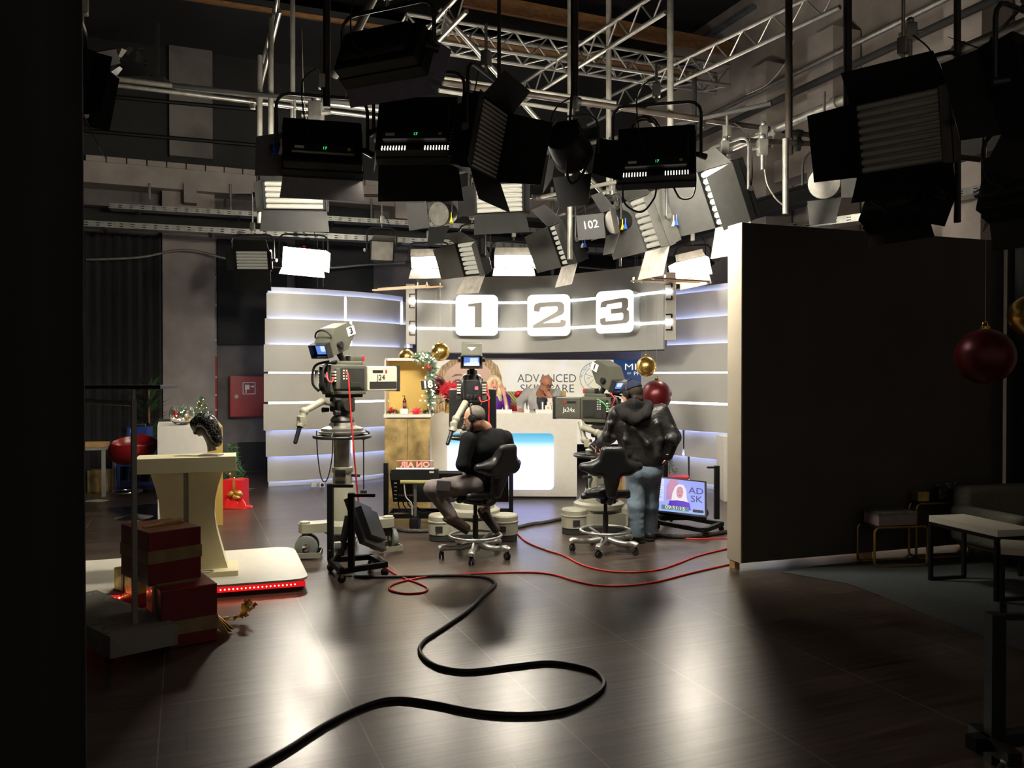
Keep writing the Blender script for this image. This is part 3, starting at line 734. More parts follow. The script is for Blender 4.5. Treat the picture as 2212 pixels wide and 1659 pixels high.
# white plinth at the far right, beside the flat
p, q = P(1564, 943, 11.0), P(1584, 1116, 11.0)
tag(MB().box(((p.x + q.x) / 2 + 0.2, 11.2, p.z / 2), (q.x - p.x + 0.4, 0.4, p.z), bev=0.008).build('white_plinth', M_WHITE), 'tall white plinth half hidden behind the dark set flat', 'plinth')

# ------------------------------------------------------------ foliage, flowers, baubles
def needles(mb, pts, count, L, w, spread=1.0, down=0.0):
    for _ in range(count):
        c = Vector(random.choice(pts))
        d = Vector((random.gauss(0, 1), random.gauss(0, 1), random.gauss(0, 1) - down)).normalized()
        s = d.orthogonal().normalized() * w
        l = L * random.uniform(0.6, 1.2)
        c = c + d * (0.2 * L * spread * random.random())
        mb.add([c - s, c + d * l * 0.5 - s * 1.1, c + d * l, c + d * l * 0.5 + s * 1.1, c + s], [(0, 1, 2, 3, 4)])
    return mb
def leaf(mb, c, d, L, w, up=Vector((0, 0, 1))):
    d = d.normalized(); s = d.cross(up); s = s.normalized() if s.length > 0.01 else d.orthogonal().normalized()
    n = s.cross(d)
    m = c + d * L * 0.45
    mb.add([c, m - s * w / 2 + n * w * 0.12, c + d * L, m + s * w / 2 + n * w * 0.12, m - n * 0.0], [(0, 1, 4), (1, 2, 4), (2, 3, 4), (3, 0, 4)])
def flower(mb, c, r, n=9, face=Vector((0, -1, 0.3))):
    f = face.normalized(); a = f.orthogonal().normalized(); b = f.cross(a)
    for ring, (k, rr, lift) in enumerate(((n, 1.0, 0.15), (n - 3, 0.62, 0.45))):
        for i in range(k):
            w = 2 * math.pi * (i + 0.3 * ring) / k + random.uniform(-0.15, 0.15)
            d = a * math.cos(w) + b * math.sin(w) + f * lift
            leaf(mb, c, d, r * rr * random.uniform(0.85, 1.1), r * 0.45 * rr, f)
def bauble(px, py, rpx, Y, m, label, thread_to=None, name='bauble', capm=None):
    c = P(px, py, Y); r = rpx * Y / FPX
    t = thing(name, c, label, 'bauble', 'giant christmas baubles')
    MB().ball((0, 0, 0), r, 36).build('ball', m, t)
    cp = MB(); cp.lathe([(r * 0.15, 0.0), (r * 0.16, r * 0.12), (r * 0.13, r * 0.15)], 16, c=(0, 0, r * 0.96))
    cp.tube([(r * 0.09 * math.cos(R(k * 30)), 0, r * 1.17 + r * 0.09 * math.sin(R(k * 30))) for k in range(12)], r * 0.022, 6, closed=True)
    cp.build('cap', capm or M_GOLD, t)
    if thread_to:
        MB().tube([(0, 0, r * 1.2), (0, 0, thread_to - c.z)], 0.0018, 4).build('thread', M_THREAD, t)
    return t
bauble(878, 771, 17, 11.3, M_GOLD, 'gold bauble peeping over the top of the gold display cabinet', P(878, 621, 11.3).z)
bauble(951, 760, 20, 10.66, M_GOLD, 'large gold bauble hanging right of the fir garland', P(951, 620, 10.66).z)
bauble(1396, 792, 21.5, 10.9, M_GOLD, 'gold bauble hanging before the navy part of the screen', P(1396, 608, 10.9).z)
bauble(1418, 854, 33, 11.2, M_BRED, 'huge dark red bauble behind the leather jacketed person', P(1418, 606, 11.2).z)
bauble(942, 832, 22, 11.6, M_BRED, 'dark red bauble half hidden behind the fir garland', P(942, 622, 11.6).z)
# battens that carry the baubles
for k, (x0, y0, x1, y1, Y0, Y1) in enumerate(((806, 627, 955, 619, 12.0, 10.6), (818, 624, 925, 617, 12.2, 11.0), (1365, 607, 1470, 612, 10.6, 12.0), (1384, 604, 1510, 610, 10.7, 12.2), (1405, 600, 1545, 609, 10.8, 12.4))):
    p, q = P(x0, y0, Y0), P(x1, y1, Y1); e = q - p
    lab = ('front pine batten above the gold cabinet', 'rear pine batten above the gold cabinet', 'lowest pine batten under the right lit lamp', 'middle pine batten under the right lit lamp', 'uppermost pine batten under the right lit lamp')[k]
    t = thing('pine_batten', p, lab, 'batten', 'pine battens holding the baubles')
    d = e.normalized(); MB().box(e / 2, (e.length, 0.035, 0.022), Matrix.Rotation(math.atan2(e.y, e.x), 4, 'Z') @ Matrix.Rotation(-math.asin(d.z), 4, 'Y')).build('slat', M_WOODY, t)
    s = 1 if k < 2 else 0
    w = MB()
    for f in ((0.8, 0.97) if s else (0.03, 0.2)):
        w.cyl(e * f + Vector((0, 0, -0.02)), e * f + Vector((0, 0, 0.05)), 0.012, seg=8)
    each(w, 'hook', M_CHROME, t)

# ------------------------------------------------------------ gold display cabinet
YC = 10.4
cx0, cx1 = P(831, 900, YC).x, P(929, 900, YC).x
cw = cx1 - cx0; zs, zt = P(880, 895, YC).z, P(880, 773, YC).z
t = thing('gold_display_cabinet', ((cx0 + cx1) / 2, YC, 0), 'gold display cabinet with lit niche above two gold doors', 'cabinet', None, R(3))
M_FRAME = mat('champagne_frame', (0.62, 0.56, 0.50, 1), 0.35, 0.4, var=0.05)
MB().box((0, 0.22, (zs - 0.06) / 2), (cw, 0.42, zs - 0.06)).build('base', M_GOLDL, t)
for s in (-1, 1): MB().box((s * cw / 4, -0.008, (zs - 0.05) / 2), (cw / 2 - 0.004, 0.018, zs - 0.07), bev=0.002).build('door', M_GOLDL, t)
MB().box((0, 0.21, zs - 0.02), (cw + 0.02, 0.46, 0.04), bev=0.004).build('shelf', M_WHITE, t)
f = MB(); tk = 0.022
for s in (-1, 1): f.box((s * (cw / 2 - tk / 2 + 0.004), 0.2, (zs + zt) / 2), (tk, 0.36, zt - zs))
f.box((0, 0.2, zt - tk / 2), (cw + 0.008, 0.36, tk)); f.build('niche_frame', M_FRAME, t)
MB().box((0, 0.37, (zs + zt) / 2), (cw - 2 * tk, 0.02, zt - zs)).build('niche_back', M_GOLDP, t)
MB().box((0, 0.06, zt - tk - 0.006), (cw - 3 * tk, 0.02, 0.01)).build('niche_light', glow('warm_niche_strip', (1, 0.8, 0.5, 1), 8.0), t)
CB = Vector(((cx0 + cx1) / 2, YC, 0))
def in_niche(px, dy): return CB + Vector((P(px, 880, YC + dy).x - CB.x, dy, zs))
p = in_niche(874, 0.16)
t = thing('display_block', p, 'small white block under the pump bottle in the gold niche', 'block')
MB().box((0, 0, 0.034), (0.10, 0.10, 0.066), bev=0.003).build('block', M_PAPER, t)
t = thing('pump_bottle', p + Vector((0, 0, 0.068)), 'dark red pump soap bottle on the white block', 'bottle')
MB().lathe([(0.022, 0), (0.024, 0.005), (0.024, 0.10), (0.018, 0.115), (0.009, 0.12)], 16).build('body', mat('dark_red_glass', (0.10, 0.015, 0.012, 1), 0.15, var=0.1, coat=0.5), t)
MB().lathe([(0.0245, 0.03), (0.0248, 0.032), (0.0248, 0.075), (0.0245, 0.077)], 16).build('paper_label', mat('brown_label', (0.35, 0.16, 0.12, 1), 0.6), t)
MB().lathe([(0.010, 0.12), (0.010, 0.135), (0.004, 0.137), (0.004, 0.165)], 10).box((-0.012, 0, 0.165), (0.035, 0.012, 0.01), bev=0.003).build('pump', M_BLACKS, t)
def sprig(px, dy, label, berries=True):
    p = in_niche(px, dy)
    t = thing('fir_sprig', p, label, 'decoration', 'fir sprigs in the gold niche')
    pts = spline([(-0.06, 0, 0.015), (0, 0.01, 0.035), (0.07, 0, 0.02)], 6)
    needles(MB(), pts, 160, 0.045, 0.003).build('needles', M_PINE, t)
    if berries:
        b = MB()
        for _ in range(5): b.ball((random.uniform(-.05, .04), random.uniform(-.04, 0), random.uniform(.03, .05)), 0.010, 8)
        each(b, 'berry', M_REDF, t)
        f = MB(); flower(f, Vector((-0.03, -0.02, 0.06)), 0.05, 6, Vector((-0.5, -1, 0.6))); f.build('red_leaves', M_BRACT, t)
sprig(850, 0.12, 'fir sprig with red leaves left of the pump bottle'); sprig(925, 0.22, 'plain fir sprig at the right corner of the gold niche', False)
p = in_niche(899, 0.03)
t = thing('poinsettia_bloom', p, 'red poinsettia bloom lying on the edge of the gold niche', 'flower')
f = MB(); flower(f, Vector((0, 0, 0.03)), 0.085, 8, Vector((0, -1, 0.5))); f.build('bracts', M_BRACT, t)
l_ = MB(); flower(l_, Vector((0, 0.02, 0.02)), 0.08, 5, Vector((0, -0.4, 1))); l_.build('leaves', M_LEAF, t)
# garland with fairy lights
pts = spline([P(900, 775, 10.34), P(915, 770, 10.33), P(930, 780, 10.32), P(934, 800, 10.32), P(929, 825, 10.32), P(930, 850, 10.32), P(931, 872, 10.32)], 14)
t = thing('fir_garland', pts[0], 'frosted fir garland with fairy lights on the gold cabinet corner', 'garland')
lp = [q - pts[0] for q in pts]
needles(MB(), lp, 900, 0.085, 0.0055).build('needles', M_PINES, t)
fl = MB()
for _ in range(46): fl.ball(Vector(random.choice(lp)) + Vector((random.gauss(0, .055), random.uniform(-.09, -.03), random.gauss(0, .035))), 0.0075, 8)
for x, y in ((908, 865), (912, 855), (925, 875), (939, 870), (940, 858), (937, 845)): fl.ball(P(x, y, 10.28) - pts[0], 0.008, 8)
each(fl, 'fairy_light', M_FAIRY, t)
MB().ball(P(926, 794, 10.24) - pts[0], 0.028, 16).build('small_bauble', M_REDF, t)
p = P(924, 831, 10.2)
t = thing('number_tag', p, 'black tag with white 18 hanging on the fir garland', 'tag', None, R(4))
MB(Matrix.Rotation(R(-6), 4, 'Y')).box((0, 0, 0), (0.165, 0.012, 0.115), bev=0.006).build('card', M_BLACKS, t)
text_mb('18', 0.125, Matrix.Translation((0, -0.009, 0)) @ Matrix.Rotation(R(-6), 4, 'Y'), 0.002, bold=0.006).build('number', M_PAPER, t, flat=True)

# ------------------------------------------------------------ things on the desk
def on_desk(px, Y): return Vector((P(px, 893, Y).x, Y, DZ))
def carton(px, Y, w, d, h, label, z=0.0, m=None, rz=0.0, dot=False, name='white_carton'):
    p = on_desk(px, Y) + Vector((0, 0, z))
    t = thing(name, p, label, 'box', 'white product boxes on the desk', rz)
    MB().box((0, 0, h / 2), (w, d, h), bev=0.003).build('carton', m or M_PAPER, t)
    if dot: MB().cyl((0, -d / 2 + 0.001, h * 0.45), (0, -d / 2 - 0.002, h * 0.45), min(w, h) * 0.28, seg=16).build('orange_dot', mat('orange_print', (0.85, 0.30, 0.10, 1), 0.5), t)
    return t
def bottle(px, Y, r, h, label, z=0.0, twin=False):
    p = on_desk(px, Y) + Vector((0, 0, z))
    t = thing('cosmetic_bottle', p, label, 'bottle', 'white bottles on the desk')
    MB().lathe([(r, 0), (r, h * 0.55), (r * 0.5, h * 0.62)], 16).build('body', M_PAPER, t)
    MB().lathe([(r * 0.45, h * 0.6), (r * 0.4, h * 0.8), (r * 0.25, h)], 12).build('dropper_cap', M_WHITEP, t)
carton(1088, 11.5, 0.24, 0.14, 0.045, 'flat white display board on the desk before the woman')
bottle(1094, 11.5, 0.017, 0.10, 'white dropper bottle standing on the flat white board', 0.046)
t = carton(1138, 11.45, 0.075, 0.075, 0.05, 'square white jar box beside the man\'s hand')
bottle(1135, 11.44, 0.013, 0.085, 'slim white bottle, left one on the square jar box', 0.051); bottle(1141, 11.46, 0.013, 0.085, 'slim white bottle, right one on the square jar box', 0.051)
carton(1180, 11.5, 0.30, 0.16, 0.045, 'wide flat white board under the stack of product boxes')
carton(1172, 11.5, 0.024, 0.03, 0.105, 'tall narrow white box left of the box stack', 0.046)
carton(1184, 11.5, 0.085, 0.08, 0.06, 'white box with orange dot, lower left of the stack', 0.046, dot=True)
carton(1197, 11.52, 0.07, 0.08, 0.055, 'white box at lower right of the stack', 0.046)
carton(1189, 11.51, 0.10, 0.08, 0.05, 'white box in the middle of the stack', 0.107, dot=True)
carton(1188, 11.51, 0.06, 0.06, 0.05, 'topmost white box of the stack', 0.158)
p = on_desk(1217, 11.38)
tag(MB().ball(p + Vector((0, 0, 0.010)), (0.02, 0.015, 0.010), 12).build('red_marker', M_RED), 'tiny red marker on the desk edge below the lens box', 'marker')
# gold carton and striped gift behind the man
p = P(1213, 866, 12.5)
tag(MB().box((p.x, p.y, DZ - 0.02), (0.14, 0.1, 0.62), bev=0.004).build('gold_gift_bag', M_GOLDP), 'plain gold carton behind the lens box of the right camera', 'box')
p = P(1113, 893, 12.55); p.z = DZ - 0.25
t = thing('striped_gift', p, 'gold and green striped gift with red bow between the presenters', 'gift')
def stripes(name, c0, c1, sc, rot=40):
    m = bpy.data.materials.new(name); m.use_nodes = True; nt = m.node_tree; n = nt.nodes; l = nt.links; bb = n['Principled BSDF']
    co = n.new('ShaderNodeTexCoord'); mp = n.new('ShaderNodeMapping'); mp.inputs['Rotation'].default_value = (0, R(rot), 0); l.new(co.outputs['Object'], mp.inputs[0])
    w = n.new('ShaderNodeTexWave'); w.inputs['Scale'].default_value = sc; l.new(mp.outputs[0], w.inputs['Vector'])
    r = n.new('ShaderNodeValToRGB'); r.color_ramp.interpolation = 'CONSTANT'; r.color_ramp.elements[1].position = 0.5; r.color_ramp.elements[0].color = c0; r.color_ramp.elements[1].color = c1
    l.new(w.outputs['Fac'], r.inputs['Fac']); l.new(r.outputs['Color'], bb.inputs['Base Color']); bb.inputs['Roughness'].default_value = 0.35; bb.inputs['Metallic'].default_value = 0.5
    return m
M_STRIPE = stripes('gold_green_stripes', (0.45, 0.36, 0.14, 1), (0.16, 0.18, 0.06, 1), 9)
MB().box((-0.02, 0.1, 0.26), (0.30, 0.2, 0.54), bev=0.005).build('wrapped_box', M_STRIPE, t)
MB().box((0.08, -0.004, 0.26), (0.07, 0.012, 0.54)).box((-0.02, -0.004, 0.27), (0.3, 0.01, 0.1)).build('ribbon', M_REDF, t)
bw = MB()
for s in (-1, 1): bw.ball((0.08 + s * 0.04, -0.03, 0.50), (0.055, 0.03, 0.04), 12, Matrix.Rotation(s * 0.6, 4, 'Y'))
bw.build('bow', M_REDF, t)
# poinsettia in a gold pot on the left end of the desk
p = on_desk(969, 11.5)
t = thing('potted_poinsettia', p, 'red poinsettia in a gold pot on the left end of the desk', 'plant')
MB().lathe([(0.05, 0), (0.06, 0.02), (0.055, 0.06), (0.062, 0.10), (0.055, 0.14), (0.062, 0.16)], 18).build('pot', M_GOLDF, t)
f = MB()
for dx, dz, r in ((0.02, 0.36, 0.13), (-0.06, 0.33, 0.12), (0.09, 0.30, 0.12), (0.0, 0.26, 0.10), (0.12, 0.38, 0.09)):
    flower(f, Vector((dx, -0.04 + random.uniform(-.03, .03), dz)), r, 8, Vector((dx * 3, -1, 0.5)))
f.build('bracts', M_BRACT, t)
l_ = MB()
for _ in range(34): leaf(l_, Vector((random.gauss(0, .03), 0, random.uniform(.15, .3))), Vector((random.gauss(0, 1), random.gauss(0, .6), random.uniform(-.6, .3))), 0.13, 0.06)
l_.build('leaves', M_LEAF, t)
# small christmas tree and gifts behind the standing person
def fir_tree(base, h, r, label, n, baubles, lights=14, m=None):
    t = thing('christmas_tree', base, label, 'christmas tree', 'small christmas trees')
    pts = []
    for _ in range(240):
        z = random.random(); rad = r * (1 - z) * math.sqrt(random.random()); a = random.uniform(0, 6.28)
        pts.append((rad * math.cos(a), rad * math.sin(a), 0.08 * h + z * h * 0.9))
    needles(MB(), pts, n, h * 0.13, h * 0.007).build('branches', m or M_PINE, t)
    MB().cyl((0, 0, 0), (0, 0, h * 0.85), h * 0.02, h * 0.005, 8).build('trunk', M_WOODO, t)
    for k in range(baubles):
        z = 0.12 + 0.75 * k / max(1, baubles); a = k * 2.4
        MB().ball((r * (1 - z) * math.cos(a), -abs(r * (1 - z) * math.sin(a)) - 0.02, 0.08 * h + z * h * 0.9), h * 0.04, 12).build('ornament', (M_GOLD, M_REDF)[k % 2], t)
    f = MB()
    for k in range(lights):
        z = random.uniform(.05, .9); a = random.uniform(0, 6.28)
        f.ball((r * (1.05 - z) * math.cos(a), r * (1.05 - z) * math.sin(a), 0.08 * h + z * h * 0.9), h * 0.016, 8)
    if lights: each(f, 'fairy_light', M_FAIRY, t)
    return t
def gift(name, base, w, d, h, m, mr, label, rz=0.0, bow=None, cross=True):
    t = thing(name, base, label, 'gift', 'wrapped christmas gifts', rz)
    MB().box((0, 0, h / 2), (w, d, h), bev=0.006).build('wrapped_box', m, t)
    if cross:
        MB().box((w * 0.12, 0, h / 2), (w * 0.14, d + 0.008, h + 0.008)).build('ribbon', mr, t)
    else:
        MB().box((0, 0, h * 0.5), (w + 0.008, d + 0.008, h * 0.26)).build('ribbon', mr, t)
    if bow:
        b = MB()
        for s in (-1, 1):
            for q in (0, 1): b.ball((w * 0.12 + s * bow * 0.5, -d * 0.1 + 0.03 * q, h + bow * 0.3), (bow * 0.5, bow * 0.25, bow * 0.3), 12, Matrix.Rotation(-s * (0.5 - 0.6 * q), 4, 'Y'))
        b.ball((w * 0.12, -d * 0.1, h + bow * 0.2), bow * 0.2, 10); b.build('bow', mr, t)
    return t
p = P(1386, 870, 11.6)
fir_tree(Vector((p.x, 11.6, 0.85)), 0.62, 0.17, 'christmas tree with red ornaments behind the cap of the standing person', 900, 7, 10)
tag(MB().box((p.x, 11.6, 0.425), (0.5, 0.45, 0.85), bev=0.01).build('tree_plinth', M_WHITE), 'white plinth hidden behind the standing person', 'plinth')
p = G(1455, 1062)
t = gift('red_gift', p, 0.42, 0.3, 0.22, M_GOLDL, M_REDF, 'gold gift with red lid behind the tilted floor monitor', R(-10), cross=False)
MB().box((0, 0, 0.23), (0.44, 0.32, 0.03), bev=0.01).build('lid', M_REDF, t)
fir_tree(p + Vector((-0.06, 0, 0.246)), 0.30, 0.14, 'small fir with an orange ornament on the gold and red gift', 500, 3, 0)
gift('foil_gift', G(1337, 1063), 0.22, 0.2, 0.20, M_GOLDF, M_REDF, 'gold foil gift with red top seen past the right pedestal', 0.2, bow=0.12)
# ============================================================ OVERHEAD RIG
def yoke_mb(mb, hw, top, r=0.014, z0=0.0, rad=0.10):
    pts = [(-hw, 0, z0), (-hw, 0, top - rad)] + [(-hw + rad - rad * math.cos(R(a)), 0, top - rad + rad * math.sin(R(a))) for a in (30, 60, 90)] + \
          [(hw - rad + rad * math.sin(R(a)), 0, top - rad + rad * math.cos(R(a))) for a in (0, 30, 60)] + [(hw, 0, top - rad), (hw, 0, z0)]
    return mb.tube(pts, r, 8)
def hinge_door(mb, M, a, b, outward, L, ang, k=1.0, th=0.004):
    """barn door leaf hinged on a-b (in the lamp frame); ang 0 points forward, 90 lies flat outward"""
    a, b, outward = Vector(a), Vector(b), Vector(outward)
    d = Vector((0, -1, 0)) * math.cos(R(ang)) + outward * math.sin(R(ang))
    m = (a + b) / 2
    a2, b2 = m + (a - m) * k + d * L, m + (b - m) * k + d * L
    q = MB(M); q.sheet(a, b, b2, a2, th)
    mb.add(q.v, q.f)
def cups(t, x, z, cols, y=-0.02):
    for i, m in enumerate(cols):
        MB().lathe([(0.008, 0.03), (0.022, -0.02), (0.026, -0.03), (0.02, -0.032)], 12, c=(x + i * 0.055, y, z)).cyl((x + i * 0.055, y, z + 0.03), (x + i * 0.055, y, z + 0.09), 0.006, seg=6).build('pole_cup', m, t)
def softlight(px, py, Y, w, h, yaw, tilt, label, doors=(40, 40, 40, 40), DL=(0.22, 0.30, 0.18, 0.18), tubes=6, tm=None, dm=None, drop=0.35, roll=0, body=None, slits=False, diffuser=None, cupc=(), kk=(0.92, 1.08, 0.9, 0.9), group='fluorescent softlights on the grid', digits=False, yoke_m=None, ribs=0, bdm=None):
    c = P(px, py, Y)
    t = thing('softlight', c, label, 'studio light', group, R(yaw))
    M = Matrix.Rotation(R(roll), 4, 'Y') @ Matrix.Rotation(R(tilt), 4, 'X')
    bm_ = body or M_BLACK; dm = dm or M_DOOR
    q = MB(M)
    q.box((0, 0.075, 0), (w + 0.02, 0.11, h + 0.02), bev=0.012)
    q.box((0, 0.155, 0.0), (w * 0.86, 0.08, h * 0.80), bev=0.03)
    for s in (-1, 1):
        q.box((s * (w / 2 + 0.012), -0.01, 0), (0.014, 0.09, h + 0.036)); q.box((0, -0.01, s * (h / 2 + 0.012)), (w + 0.036, 0.09, 0.014))
    q.build('housing', bm_, t)
    if ribs:
        q = MB(M)
        for i in range(ribs): q.box((0, 0.20, -h * 0.36 + h * 0.72 * i / (ribs - 1)), (w * 0.74, 0.03, 0.008))
        q.build('cooling_ribs', bm_, t)
    if diffuser:
        MB(M).box((0, -0.03, 0), (w, 0.012, h), bev=0.004).build('diffuser', diffuser, t)
    else:
        MB(M).box((0, 0.014, 0), (w - 0.005, 0.008, h - 0.005)).build('reflector', M_REFL, t)
        for i in range(tubes):
            z = -h / 2 + h * (i + 0.5) / tubes
            MB(M).tube([(-w / 2 + 0.02, -0.022, z), (w / 2 - 0.02, -0.022, z)], min(0.026, h / tubes * 0.36), 10).build('tube', tm or M_TUBE, t)
        for s in (-1, 1): MB(M).box((s * (w / 2 - 0.012), -0.02, 0), (0.024, 0.05, h * 0.97)).build('socket_rail', bm_, t)
    hw, hh, y = w / 2 + 0.012, h / 2 + 0.014, -0.055
    for (a, b, o), ang, L, k in zip((((-hw, y, hh), (hw, y, hh), (0, 0, 1)), ((hw, y, -hh), (-hw, y, -hh), (0, 0, -1)), ((-hw, y, -hh), (-hw, y, hh), (-1, 0, 0)), ((hw, y, hh), (hw, y, -hh), (1, 0, 0))), doors, DL, kk):
        if ang is None: continue
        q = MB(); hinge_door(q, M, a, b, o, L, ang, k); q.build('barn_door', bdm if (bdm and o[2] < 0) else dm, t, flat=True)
    top = h / 2 + 0.12 + drop * 0.3
    if c.z < 4.1: drop = 4.44 - c.z - top
    q = MB(); yoke_mb(q, w / 2 + 0.06, top); q.build('yoke', yoke_m or M_BLACKS, t)
    for s in (-1, 1):
        MB(M).cyl((s * (w / 2 + 0.02), 0.05, 0), (s * (w / 2 + 0.10), 0.0, 0), 0.022, 0.028, 10).build('tilt_knob', M_BLACKS, t)
    q = MB(); q.cyl((0, 0, top), (0, 0, top + drop), 0.013, seg=8).box((0, 0, top + 0.12), (0.07, 0.07, 0.12), bev=0.01); q.build('hanging_clamp', M_STEEL, t)
    q = MB(); q.tube(spline([(0.05, 0.05, top + 0.2), (0.16, 0.16, top + 0.03), (0.12, 0.24, h * 0.2), (0.02, 0.22, -h * 0.1), (0.0, 0.2, -h * 0.25)], 6), 0.006, 5); q.build('power_lead', M_RUBBER, t, sharp=180)
    if digits or slits:
        q = MB(M); q.box((0, 0.20, -h * 0.36), (w * 0.80, 0.03, 0.07), bev=0.006); q.build('control_panel', M_BLACKS, t)
        text_mb('17', 0.035, M @ Matrix.Translation((-w * 0.02, 0.218, -h * 0.36)) @ Matrix.Rotation(math.pi, 4, 'Z'), 0.001).build('level_digits', M_GREEN, t)
        MB(M).box((w * 0.30, 0.217, -h * 0.36), (0.07, 0.003, 0.025)).build('type_plate', M_PAPER, t)
        MB(M).cyl((-w * 0.33, 0.214, -h * 0.355), (-w * 0.33, 0.219, -h * 0.355), 0.014, seg=12).build('warning_dot', M_YELP, t)
    if slits:
        q = MB(M)
        for i in range(24):
            x = -w * 0.42 + w * 0.84 * i / 23
            if abs(x) < w * 0.10: continue
            q.box((x, 0.140, -h / 2 - 0.012), (w * 0.012, 0.02, 0.006)); q.box((x, 0.1315, -h / 2 + 0.012), (w * 0.012, 0.003, 0.03))
        q.build('lit_vents', M_SLOT, t)
    cups(t, w / 2 + 0.02, -h * 0.1, cupc, 0.12)
    MB(M).box((0, -0.02, h / 2 + 0.03), (0.05, 0.03, 0.03), bev=0.006).build('red_latch', M_RED, t)
    return t
def fresnel(px, py, Y, r, yaw, tilt, label, ln=None, doors=(50, 50, 50, 50), DL=0.22, m=None, drop=0.3, cupc=(), dm=None, chalk=None, roll=0):
    c = P(px, py, Y); ln = ln or r * 2.0
    t = thing('fresnel_spotlight', c, label, 'studio light', 'fresnel spotlights on the grid', R(yaw))
    M = Matrix.Rotation(R(roll), 4, 'Y') @ Matrix.Rotation(R(tilt), 4, 'X')
    F = M @ Matrix.Rotation(R(90), 4, 'X')       # lathe axis to -Y
    m = m or M_BLACK
    MB(F).lathe([(r * 0.55, -ln), (r * 0.9, -ln * 0.92), (r * 1.02, -ln * 0.6), (r * 1.02, -0.05), (r * 1.1, -0.04), (r * 1.1, 0.0), (r * 0.96, 0.0), (r * 0.96, -0.03)], 24).build('housing', m, t)
    q = MB(M)
    for k in range(5): q.box((0, ln * (0.3 + 0.12 * k), r * 0.75), (r * 1.2, 0.012, r * 0.75), bev=0.003)
    q.build('cooling_fins', m, t)
    MB(F).lathe([(0.001, 0.0)] + [(r * 0.95 * k / 8, -0.028 - 0.004 * (k % 2)) for k in range(1, 9)], 24).build('lens', mat('fresnel_glass', (0.30, 0.29, 0.26, 1), 0.12, 0.3, coat=0.6) if 'fresnel_glass' not in bpy.data.materials else bpy.data.materials['fresnel_glass'], t)
    MB(F).lathe([(r * 0.97, -0.035), (r * 1.06, -0.03), (r * 1.06, 0.004), (r * 0.97, 0.004)], 24).build('lens_ring', M_STEEL, t)
    hw, y = r * 1.12, -0.02
    for (a, b, o), ang in zip((((-hw, y, hw), (hw, y, hw), (0, 0, 1)), ((hw, y, -hw), (-hw, y, -hw), (0, 0, -1)), ((-hw, y, -hw), (-hw, y, hw), (-1, 0, 0)), ((hw, y, hw), (hw, y, -hw), (1, 0, 0))), doors):
        if ang is None: continue
        q = MB(); hinge_door(q, M, a, b, o, DL, ang, 0.75 if o[2] else 1.1); d = q.build('barn_door', dm or M_DOOR, t, flat=True)
    top = r * 1.2 + 0.16
    if c.z < 4.1: drop = 4.44 - c.z - top
    q = MB(); yoke_mb(q, r * 1.2 + 0.03, top, 0.011, rad=r * 0.9); q.build('yoke', M_BLACKS, t)
    MB().cyl((0, 0, top), (0, 0, top + drop), 0.014, seg=8).box((0, 0, top + 0.10), (0.06, 0.06, 0.10), bev=0.01).build('hanging_clamp', M_STEEL, t)
    q = MB(); q.tube(spline([(0.0, 0.04, top + 0.15), (0.10, 0.2, top), (0.09, ln + 0.06, r * 0.2), (0.02, ln * 0.95, -r * 0.1)], 6), 0.007, 5); q.build('power_lead', M_RUBBER, t, sharp=180)
    if chalk:
        hwv = hw
        a = 50
        T = M @ Matrix.Translation((hw + 0.004, y - DL * 0.5, 0)) @ Matrix.Rotation(R(90), 4, 'Z')
        text_mb(chalk, 0.11, Matrix.Translation(chalk_at[0]) @ chalk_at[1], 0.001).build('chalk_number', M_PAPER, t, flat=True)
    cups(t, r * 1.1, -r * 0.6, cupc, 0.05)
    return t
# key lights: seen from behind, glowing towards the set
softlight(905, 288, 6.6, 0.62, 0.50, 178, -28 + 50, 'large softlight seen from behind with lit vent slots and black lower door', (45, 40, 25, 25), (0.2, 0.30, 0.16, 0.16), 6, M_KEY, M_BLACK, 0.4, slits=True, kk=(0.95, 1.1, 0.9, 0.9))
softlight(1418, 345, 7.1, 0.64, 0.49, 168, 22, 'square black softlight seen from behind with lit vent slots, under the dark brown pipe', (70, None, None, None), (0.2, 0.14, 0.16, 0.16), 6, M_KEY, M_BLACK, 0.4, slits=True)
softlight(697, 328, 6.6, 0.60, 0.42, 194, 26, 'softlight seen from behind with one pale side leaf, leftmost of the front row', (24, 55, None, 78), (0.2, 0.17, 0.2, 0.22), 6, M_KEY, mat('mauve_grey_leaf', (0.24, 0.22, 0.23, 1), 0.5), 0.4, digits=True, cupc=(M_WHITEP, M_BLUEP))
softlight(1050, 300, 6.3, 0.50, 0.52, 66, 12, 'big black softlight with dark ribbed tubes turned to the right, centre of the front row', (55, 60, 70, 8), (0.22, 0.26, 0.20, 0.34), 16, M_TUBE, M_BLACK, 0.4, ribs=16)
softlight(836, 128, 5.6, 0.62, 0.28, 156, 24, 'black softlight high above the front row, only its underside visible', (60, 30, 40, 40), (0.16, 0.13, 0.12, 0.12), 5, M_TUBE, mat('violet_grey_leaf', (0.16, 0.145, 0.20, 1), 0.5), 0.3)
